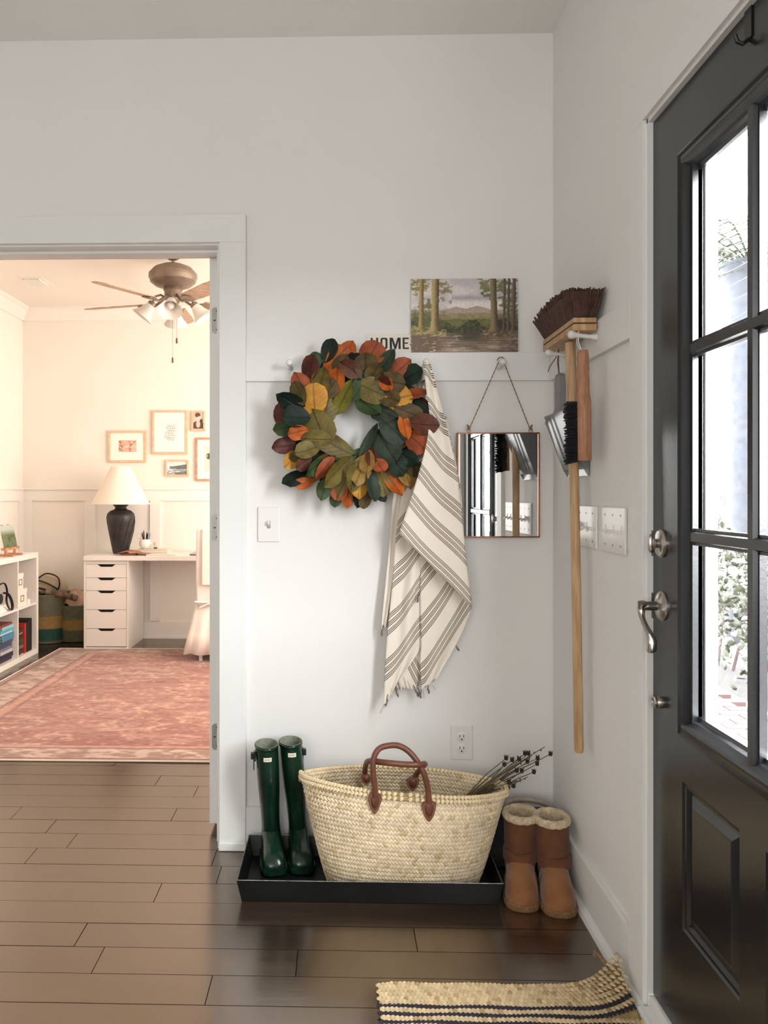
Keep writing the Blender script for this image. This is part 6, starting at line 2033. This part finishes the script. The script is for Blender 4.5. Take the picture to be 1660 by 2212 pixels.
def floor_basket(px, py, r0, r1, h_, label, bands):
    c = at_z(px, py, 0.0)
    c.y += r0
    t_ = thing('floor_basket', label, 'basket', (c.x, c.y, 0), 'seagrass baskets behind the shelf')
    mb, cols = MB(), []
    n_ = 48
    rows = int(h_ / 0.018)
    rings = []
    for k in range(rows * 2 + 1):
        f = k / (rows * 2)
        bulge = 0.004 if k % 2 else -0.002
        r = r0 + (r1 - r0) * math.sin(f * PI / 2) + bulge
        rings.append([(c.x + r * math.cos(2 * PI * i / n_), c.y + r * math.sin(2 * PI * i / n_), 0.001 + f * h_) for i in range(n_)])
        col = [b_ for a_, b_ in bands if f >= a_][-1]
        cols += [tuple(v * rnd.uniform(0.75, 1.15) for v in rgb(*col)) for i in range(n_)]
    k0_ = len(rings)
    for f in (1, 0.5):
        r = r1 - 0.012
        rings.append([(c.x + r * math.cos(2 * PI * i / n_), c.y + r * math.sin(2 * PI * i / n_), 0.001 + f * h_) for i in range(n_)])
        cols += [rgb(90, 84, 64)] * n_
    mb.loft(rings)
    mb.build('weave', M['seag'], t_, smooth=True, angle=0, cols=cols)
    for sg_ in (-1, 1):
        MB().tube([(c.x + sg_ * r1 + sg_ * 0.002, c.y - 0.05, h_ - 0.03), (c.x + sg_ * (r1 + 0.02), c.y - 0.03, h_ + 0.015), (c.x + sg_ * (r1 + 0.02), c.y + 0.03, h_ + 0.015), (c.x + sg_ * r1, c.y + 0.05, h_ - 0.03)], 0.008, n=8).build('loop_handle', M['cord'], t_, smooth=True)
    return c


gy_, tn_, tl_ = (112, 112, 92), (160, 130, 82), (46, 84, 74)
c2_ = floor_basket(152, 1388, 0.15, 0.165, 0.30, 'seagrass basket beside the drawers, filled with a pink blanket', [(0, (100, 102, 84)), (0.34, tn_), (0.62, gy_)])
c1_ = floor_basket(92, 1392, 0.13, 0.145, 0.40, 'seagrass basket half hidden behind the cube shelf', [(0, gy_), (0.05, tl_), (0.3, tn_), (0.55, gy_)])
M['blanket'] = mat('blush_blanket', rgb(218, 190, 168), 0.95, c2=rgb(188, 156, 134), scale=12, bump=0.6, bscale=14)
blk = MB()
g = []
for i in range(25):
    ring = []
    for j in range(13):
        a_ = 2 * PI * i / 24; f = j / 12
        r = 0.148 * f
        q_ = i % 24
        z = 0.315 + 0.10 * (1 - f ** 2) + 0.03 * math.sin(q_ * 1.3 + 5 * f) * f + 0.018 * math.sin(q_ * 2.7 - 7 * f) - 0.02 * max(0, f - .8) * 5
        ring.append((c2_.x + r * math.cos(a_), c2_.y + r * math.sin(a_), z))
    g.append(ring)
blk.grid(g)
o = blk.build('folded_blanket', M['blanket'], smooth=True, angle=0, solid=0.006, subd=1); tag(o, 'crumpled blush blanket stuffed in the basket by the drawers', 'blanket')
M['pillow'] = mat('cream_ticking', rgb(206, 190, 164), 0.9, var=0.1, scale=30)
pl_ = MB()
pl_.loft([[Vector((c1_.x + 0.015, c1_.y, 0.47)) + Vector((math.cos(q) * r * 0.155, dy, math.sin(q) * r * 0.10 - 0.3 * math.cos(q) * r * 0.10)) for q in [2 * PI * k / 20 for k in range(20)]] for dy, r in ((-0.05, 0.3), (-0.04, 0.8), (0, 1.0), (0.04, 0.8), (0.05, 0.3))])
pk_ = thing('tote_bag', 'cream tote with dark handles in the basket behind the shelf', 'bag', (c1_.x + 0.015, c1_.y, 0.38))
pl_.build('bag_body', M['pillow'], pk_, smooth=True)
for q in (-0.028, 0.03):
    MB().tube(smooth([Vector((c1_.x - 0.10, c1_.y - 0.056, 0.50)), Vector((c1_.x - 0.02 + q, c1_.y - 0.075, 0.54 + q)), Vector((c1_.x + 0.08 + q, c1_.y - 0.07, 0.50 + q)), Vector((c1_.x + 0.09, c1_.y - 0.06, 0.43)), Vector((c1_.x - 0.06, c1_.y - 0.06, 0.42 + q))]), 0.0065, n=7).build('handle', M['strap'], pk_, smooth=True)
lg = MB().tube([Vector((c1_.x + 0.02, c1_.y - 0.10, 0.425)), Vector((c1_.x + 0.14, c1_.y - 0.10, 0.405)), Vector((c1_.x + 0.27, c1_.y - 0.10, 0.37))], [0.027, 0.028, 0.026], n=12)
M['birch'] = mat('birch_bark', rgb(150, 128, 104), 0.8, c2=rgb(70, 54, 44), scale=12, stretch=(3, 1, 1))
o = lg.build('birch_log', M['birch'], smooth=True); tag(o, 'birch log lying across the two seagrass baskets', 'log')

# --- rug
M['rug'] = mat_col('woven_rug', 0.97, sheen=0.25, spec=0.1)
ra = at_z(130, 1400, 0.006)
rx0, ry1 = ra.x, ra.y
ry0 = at_z(300, 1644, 0.006).y
rx1 = rx0 + 2.92
rg_ = thing('area_rug', 'large faded terracotta oriental rug covering the study floor', 'rug', ((rx0 + rx1) / 2, (ry0 + ry1) / 2, 0))


def rugf(u, v):
    x, y = u * (rx1 - rx0), v * (ry1 - ry0)
    W_, H_ = rx1 - rx0, ry1 - ry0
    n1, n2 = fbm(x * 5, y * 22, 3), fbm(x * 18, y * 34, 11)
    n3, n4 = fbm(x * 1.3, y * 1.6, 5), fbm(x * 34, y * 60, 17, 3)
    A = np.array
    c = mixc(np.ones(u.shape + (3,)) * A([0.71, 0.50, 0.44]), [0.65, 0.41, 0.35], (n3 - .4) * 4)
    # field motifs: mirrored palmettes and vines
    mx_, my_ = np.abs(x - W_ / 2), np.abs(y - H_ / 2)
    for (ax_, ay_, r_, s_) in ((0.0, 0.0, 0.34, 1), (0.62, 0.36, 0.16, 1), (0.35, 0.75, 0.17, 1), (0.98, 0.72, 0.15, 1), (1.10, 0.10, 0.18, 1), (0.0, 0.62, 0.14, 1), (0.7, 1.02, 0.12, 1), (0.32, 0.42, 0.10, 1), (1.25, 0.42, 0.10, 1)):
        d_ = np.hypot(mx_ - ax_, (my_ - ay_) * 1.1)
        ang = np.arctan2(my_ - ay_, mx_ - ax_)
        pet = r_ * (0.82 + 0.12 * np.cos(8 * ang))
        ringm = np.exp(-((d_ - pet) / 0.018) ** 2)
        c = mixc(c, [0.90, 0.76, 0.66], ringm * (n2 > 0.42) * 0.75)
        c = mixc(c, [0.78, 0.58, 0.50], (d_ < pet * 0.75) * 0.45)
        c = mixc(c, [0.50, 0.34, 0.28], np.exp(-((d_ - pet * 0.45) / 0.015) ** 2) * (n4 > .5) * 0.8)
    vine = np.exp(-((np.sin(mx_ * 7 + 2.2 * np.sin(my_ * 5)) * 0.12) / 0.02) ** 2)
    c = mixc(c, [0.86, 0.68, 0.58], vine * (n2 > .5) * 0.5)
    # worn streaks along the weft
    c = mixc(c, [0.83, 0.69, 0.63], np.clip((n1 - 0.55) * 5, 0, 1) * 0.55)
    c = mixc(c, [0.56, 0.30, 0.24], np.clip((0.40 - n1) * 5, 0, 1) * 0.6)
    c = mixc(c, [0.92, 0.82, 0.75], np.clip((n4 - 0.66) * 9, 0, 1) * 0.45)
    c = mixc(c, [0.45, 0.29, 0.22], np.clip((0.33 - n4) * 9, 0, 1) * 0.5)
    # borders
    b = np.minimum(np.minimum(x, W_ - x), np.minimum(y * 1.55, (H_ - y) * 1.55))
    wide = (b > 0.06) & (b < 0.27)
    c = mixc(c, mixc(np.ones(u.shape + (3,)) * A([0.64, 0.53, 0.46]), [0.84, 0.76, 0.70], (n2 - .45) * 5), wide * 0.85)
    fl_ = np.abs(np.sin((x + y) * 9)) * (n2 > .4)
    c = mixc(c, [0.88, 0.80, 0.74], wide * (fl_ > .75) * 0.6)
    for b0, b1, col, f in ((0.27, 0.285, [0.52, 0.36, 0.30], .7), (0.30, 0.345, [0.85, 0.66, 0.58], .75), (0.36, 0.37, [0.56, 0.36, 0.30], .6), (0.035, 0.06, [0.52, 0.38, 0.31], .7), (0.015, 0.035, [0.70, 0.54, 0.46], .8)):
        c = mixc(c, col, ((b > b0) & (b < b1)) * f)
    c = mixc(c, [0.90, 0.82, 0.76], (np.minimum(y, H_ - y) < 0.012) * 1.0)
    return c * np.array([1.0, 0.95, 0.93]) * (0.80 + 0.12 * n4[..., None])


B(rx0, rx1, ry0, ry1, 0.0005, 0.0052).build('backing', M['strawd'], rg_)
picture('pile', rg_, (rx0, ry0, 0.0058), (rx1 - rx0, 0, 0), (0, ry1 - ry0, 0), 420, 380, rugf, M['rug'])
bd = MB()
for q in (ry0 + 0.003, ry1 - 0.003): bd.tube([(rx0, q, 0.0045), (rx1, q, 0.0045)], 0.004, n=6)
for q in (rx0 + 0.002, rx1 - 0.002): bd.tube([(q, ry0, 0.0045), (q, ry1, 0.0045)], 0.004, n=6)
bd.build('bound_edge', M['linen'], rg_)

# --- ceiling fan
fc = at_z(374, 551, CEIL)
fanx, fany = fc.x, fc.y
M['fanm'] = mat('antique_bronze', rgb(140, 122, 108), 0.42, 0.5, var=0.25, scale=16)
M['fanb'] = mat('fan_blade_wood', rgb(196, 164, 140), 0.45, c2=rgb(150, 116, 92), scale=10, stretch=(1, 8, 8))
M['frost'] = mat('frosted_glass', rgb(244, 240, 232), 0.35, trans=0.25)
fan = thing('ceiling_fan', 'bronze ceiling fan with frosted bell lamp shades in the study', 'fan', (fanx, fany, CEIL))
fs_ = fany / FPX


def fz(py): return at_y(374, py, fany).z


MB().lathe((fanx, fany, 0), [(0.052, CEIL), (0.050, fz(556)), (0.030, fz(561)), (0.012, fz(563))], n=24).build('canopy', M['fanm'], fan, smooth=True)
MB().tube([(fanx, fany, fz(562)), (fanx, fany, fz(574))], 0.010, n=12).build('downrod', M['fanm'], fan, smooth=True)
MB().lathe((fanx, fany, 0), [(0.020, fz(571)), (0.075, fz(573)), (0.125, fz(580)), (0.158, fz(592)), (0.160, fz(600)), (0.150, fz(607)), (0.150, fz(609)), (0.120, fz(617)), (0.085, fz(621)), (0.060, fz(622))], n=40).build('motor_housing', M['fanm'], fan, smooth=True)
MB().lathe((fanx, fany, 0), [(0.060, fz(622)), (0.064, fz(627)), (0.058, fz(629)), (0.056, fz(640)), (0.058, fz(643)), (0.045, fz(652)), (0.030, fz(658)), (0.008, fz(662))], n=28).build('switch_housing', M['fanm'], fan, smooth=True)
bz = 2.492
for k in range(5):
    a_ = math.radians(165 + 72 * k)
    d_ = Vector((math.cos(a_), math.sin(a_), 0)); s_ = Vector((-d_.y, d_.x, 0))
    pit = -0.19
    cs = s_ * math.cos(pit) + Vector((0, 0, 1)) * math.sin(pit)
    up_ = d_.cross(cs)
    c0 = Vector((fanx, fany, bz - 0.012))
    ir = MB().tube([c0 + d_ * 0.05 + Vector((0, 0, 0.05)), c0 + d_ * 0.085 + Vector((0, 0, 0.02)), c0 + d_ * 0.13 - Vector((0, 0, 0.008)), c0 + d_ * 0.18 - Vector((0, 0, 0.004))], 0.009, n=8)
    ir.prism([c0 + d_ * r_ + cs * w_ - up_ * 0.008 for r_, w_ in ((0.15, -0.02), (0.19, -0.045), (0.24, -0.04), (0.255, 0), (0.24, 0.04), (0.19, 0.045), (0.15, 0.02))], up_ * 0.006)
    ir.build('blade_iron', M['fanm'], fan, smooth=True)
    ol_ = [(0.20, -0.055), (0.50, -0.067), (0.61, -0.062), (0.648, -0.035), (0.655, 0), (0.648, 0.035), (0.61, 0.062), (0.50, 0.067), (0.20, 0.055)]
    MB().prism([c0 + d_ * r_ + cs * w_ for r_, w_ in ol_], up_ * 0.006).build('blade', M['fanb'], fan, bev=0.001)
for k in range(4):
    a_ = math.radians(-97 + 90 * k + 14)
    d_ = Vector((math.cos(a_), math.sin(a_), 0))
    c0 = Vector((fanx, fany, fz(645)))
    c1 = c0 + d_ * 0.135 - Vector((0, 0, 0.035))
    MB().tube([c0 + d_ * 0.04, c0 + d_ * 0.08 + Vector((0, 0, 0.022)), c0 + d_ * 0.115 + Vector((0, 0, 0.012)), c1], 0.0075, n=10).build('lamp_arm', M['fanm'], fan, smooth=True)
    ax_ = (d_ * 0.60 - Vector((0, 0, 0.8))).normalized()
    e1 = ax_.cross(Vector((0, 0, 1))).normalized(); e2 = ax_.cross(e1)
    def rg2(h, r): return [c1 + ax_ * h + e1 * r * math.cos(2 * PI * i / 24) + e2 * r * math.sin(2 * PI * i / 24) for i in range(24)]
    MB().loft([rg2(-0.012, 0.016), rg2(-0.006, 0.026), rg2(0.012, 0.028), rg2(0.018, 0.022)]).build('lamp_cup', M['fanm'], fan, smooth=True)
    MB().loft([rg2(0.010, 0.024), rg2(0.035, 0.036), rg2(0.065, 0.046), rg2(0.092, 0.060), rg2(0.112, 0.077), rg2(0.111, 0.075), rg2(0.090, 0.057), rg2(0.064, 0.043), rg2(0.035, 0.033)], False, False).build('bell_shade', M['frost'], fan, smooth=True)
    bu = MB(); bu.sphere(c1 + ax_ * 0.062, 0.024, 12, 8); bu.build('bulb', M['plastic'], fan, smooth=True)
for px, py in ((373, 778), (382, 736)):
    p_ = at_y(px, py, fany - 0.04)
    MB().tube([(p_.x, p_.y, fz(650)), (p_.x, p_.y, p_.z)], 0.0012, n=5).build('pull_chain', M['fanm'], fan)
    MB().lathe((p_.x, p_.y, p_.z), [(0.004, 0.018), (0.006, 0.010), (0.0065, -0.016), (0.003, -0.018)], n=10).build('pull_knob', M['leather'], fan, smooth=True)

# ================================================================== OUTSIDE THE FRONT DOOR
M['concrete'] = mat('pale_concrete', rgb(196, 190, 182), 0.9, var=0.12, scale=6)
M['brick'] = mat('red_brick', (0.035, 0.013, 0.011), 0.85, var=0.3, scale=30, objrand=0.25)
M['soil'] = mat('mulch', (0.012, 0.010, 0.009), 0.95, var=0.4, scale=30)
M['hedge'] = mat('hedge_leaf', (0.022, 0.029, 0.012), 0.5, c2=(0.010, 0.015, 0.006), scale=6, objrand=0.2)
M['twig'] = mat('red_twig', (0.03, 0.015, 0.014), 0.8)
M['palm'] = mat('palm_bark', (0.014, 0.017, 0.024), 0.9, var=0.4, scale=14)
M['frond'] = mat('palm_frond', (0.022, 0.028, 0.013), 0.6, var=0.3, scale=20)
GZ = -0.16
struct('floor_porch', B(0.85, 2.05, -3.0, 6.0, GZ - 0.1, GZ), M['concrete'])
pcl = MB()
for z0_, z1_, r_ in ((GZ, GZ + 0.05, 0.085), (GZ + 0.05, GZ + 0.22, 0.07), (GZ + 0.22, 2.6, 0.055), (2.6, 2.7, 0.07)):
    pcl.box(1.9 - r_, 1.9 + r_, 4.37 - r_, 4.37 + r_, z0_, z1_)
o = pcl.build('porch_column', M['trim'], bev=0.004); tag(o, 'square white porch column seen through the left panes of the door', 'column')
yard = struct('ground_yard', B(2.05, 40, -25, 40, GZ - 0.14, GZ - 0.03), M['soil'])
br_base = struct('ground_path_edge', B(2.05, 2.75, 0.5, 7.5, GZ - 0.1, GZ - 0.015), M['concrete'])
bme = MB().box(0, 0.195, 0, 0.092, 0, 0.03).build('brick', M['brick'], br_base, bev=0.003)
first = True
n_b = 0
for j in range(36):
    for i in range(3):
        x, y = 2.07 + i * 0.205 + (0.10 if j % 2 else 0), 3.6 + j * 0.10
        if x + 0.195 > 2.76: continue
        o = bme if first else bme.copy()
        if not first: COL.objects.link(o); o.parent = br_base
        first = False
        o.location = Vector((x, y, GZ - 0.016))
hg = thing('garden_shrub', 'broad leaved green shrub outside the front door', 'shrub', (3.2, 6.0, GZ - 0.03))
lf = MB()
r2 = random.Random(5)


def leafcard(mb, c, L, W_, d_, n_):
    s_ = d_.cross(n_).normalized()
    pts = [c, c + d_ * L * .35 + s_ * W_ * .5, c + d_ * L * .75 + s_ * W_ * .42, c + d_ * L, c + d_ * L * .75 - s_ * W_ * .42, c + d_ * L * .35 - s_ * W_ * .5]
    b0 = len(mb.v)
    mid = [c + d_ * L * .5 + n_ * 0.006, c + d_ * L * .5 - n_ * 0.004]
    mb.v += [tuple(p_) for p_ in pts + mid]
    for i in range(6):
        mb.f.append((b0 + i, b0 + (i + 1) % 6, b0 + 6)); mb.f.append((b0 + (i + 1) % 6, b0 + i, b0 + 7))


for k in range(3200):
    x, y = r2.uniform(2.75, 3.65), r2.uniform(4.6, 7.4)
    top = 0.78 + 0.14 * math.sin(y * 3.1) + 0.1 * math.sin(x * 7)
    z = GZ + (top - GZ) * (1 - abs(r2.gauss(0, 0.45)))
    if z < GZ: z = r2.uniform(GZ, top)
    d_ = Vector((r2.gauss(-0.4, 1), r2.gauss(-0.3, 1), r2.gauss(0.4, .8))).normalized()
    n_ = d_.orthogonal().normalized()
    n_ = (n_ * math.cos(k) + d_.cross(n_) * math.sin(k))
    leafcard(lf, Vector((x, y, z)), r2.uniform(0.05, 0.085), r2.uniform(0.03, 0.05), d_, n_)
o = lf.build('foliage', M['hedge'], hg); o['kind'] = 'stuff'
tb = MB()
for k in range(26):
    x, y = r2.uniform(2.85, 3.55), r2.uniform(4.7, 7.3)
    tb.tube([(x, y, GZ - 0.03), (x + r2.uniform(-.1, .1), y + r2.uniform(-.1, .1), 0.3), (x + r2.uniform(-.2, .2), y + r2.uniform(-.2, .2), 0.85)], [0.012, 0.008, 0.003], n=5)
tb.build('branches', M['twig'], hg)
rt_ = thing('bare_shrub', 'leafless reddish shrub behind the green one in the garden', 'shrub', (4.5, 9.4, GZ - 0.03))
tb = MB()
for k in range(90):
    x, y = r2.uniform(3.8, 5.2), r2.uniform(8.2, 10.6)
    p_ = Vector((x, y, GZ - 0.03)); pts = [p_]
    for q in range(5):
        p_ = p_ + Vector((r2.uniform(-.12, .12), r2.uniform(-.12, .12), r2.uniform(.2, .42)))
        pts.append(p_)
    tb.tube(pts, [0.012, 0.010, 0.008, 0.006, 0.004, 0.002], n=4)
o = tb.build('twigs', M['twig'], rt_); o['kind'] = 'stuff'
pm = at_y(1622, 1000, 7.8)
pa = thing('palm_tree', 'palm tree trunk with drooping fronds in the front garden', 'tree', (pm.x, 7.8, GZ - 0.03))
tk = MB()
rings = []
for k in range(40):
    f = k / 39
    r = 0.20 + (0.025 if k % 2 else 0) + 0.10 * max(0, f - 0.55)
    rings.append([(pm.x + r * math.cos(2 * PI * i / 16), 7.8 + r * math.sin(2 * PI * i / 16), GZ - 0.03 + f * 3.6) for i in range(16)])
tk.loft(rings).build('trunk', M['palm'], pa, smooth=True)
tz_ = GZ + 3.55
for k in range(16):
    a_ = 2 * PI * k / 16
    d_ = Vector((math.cos(a_), math.sin(a_), 0)); s_ = Vector((-d_.y, d_.x, 0))
    c = Vector((pm.x, 7.8, tz_))
    sp = [c + d_ * (1.5 * q / 10) + Vector((0, 0, 0.55 * math.sin(q / 10 * 2.6) - 1.1 * (q / 10) ** 2)) for q in range(11)]
    fr_ = MB().tube(sp, 0.012, n=4)
    for q in range(1, 11):
        for h_ in (0, 0.5):
            b_ = sp[q - 1].lerp(sp[q], h_)
            for sg_ in (-1, 1):
                L_ = 0.42 * (1 - 0.4 * q / 10)
                fr_.prism([b_, b_ + d_ * 0.03, b_ + s_ * sg_ * L_ + d_ * 0.18 - Vector((0, 0, 0.16))], Vector((0, 0, 0.004)))
    fr_.build('frond', M['frond'], pa)
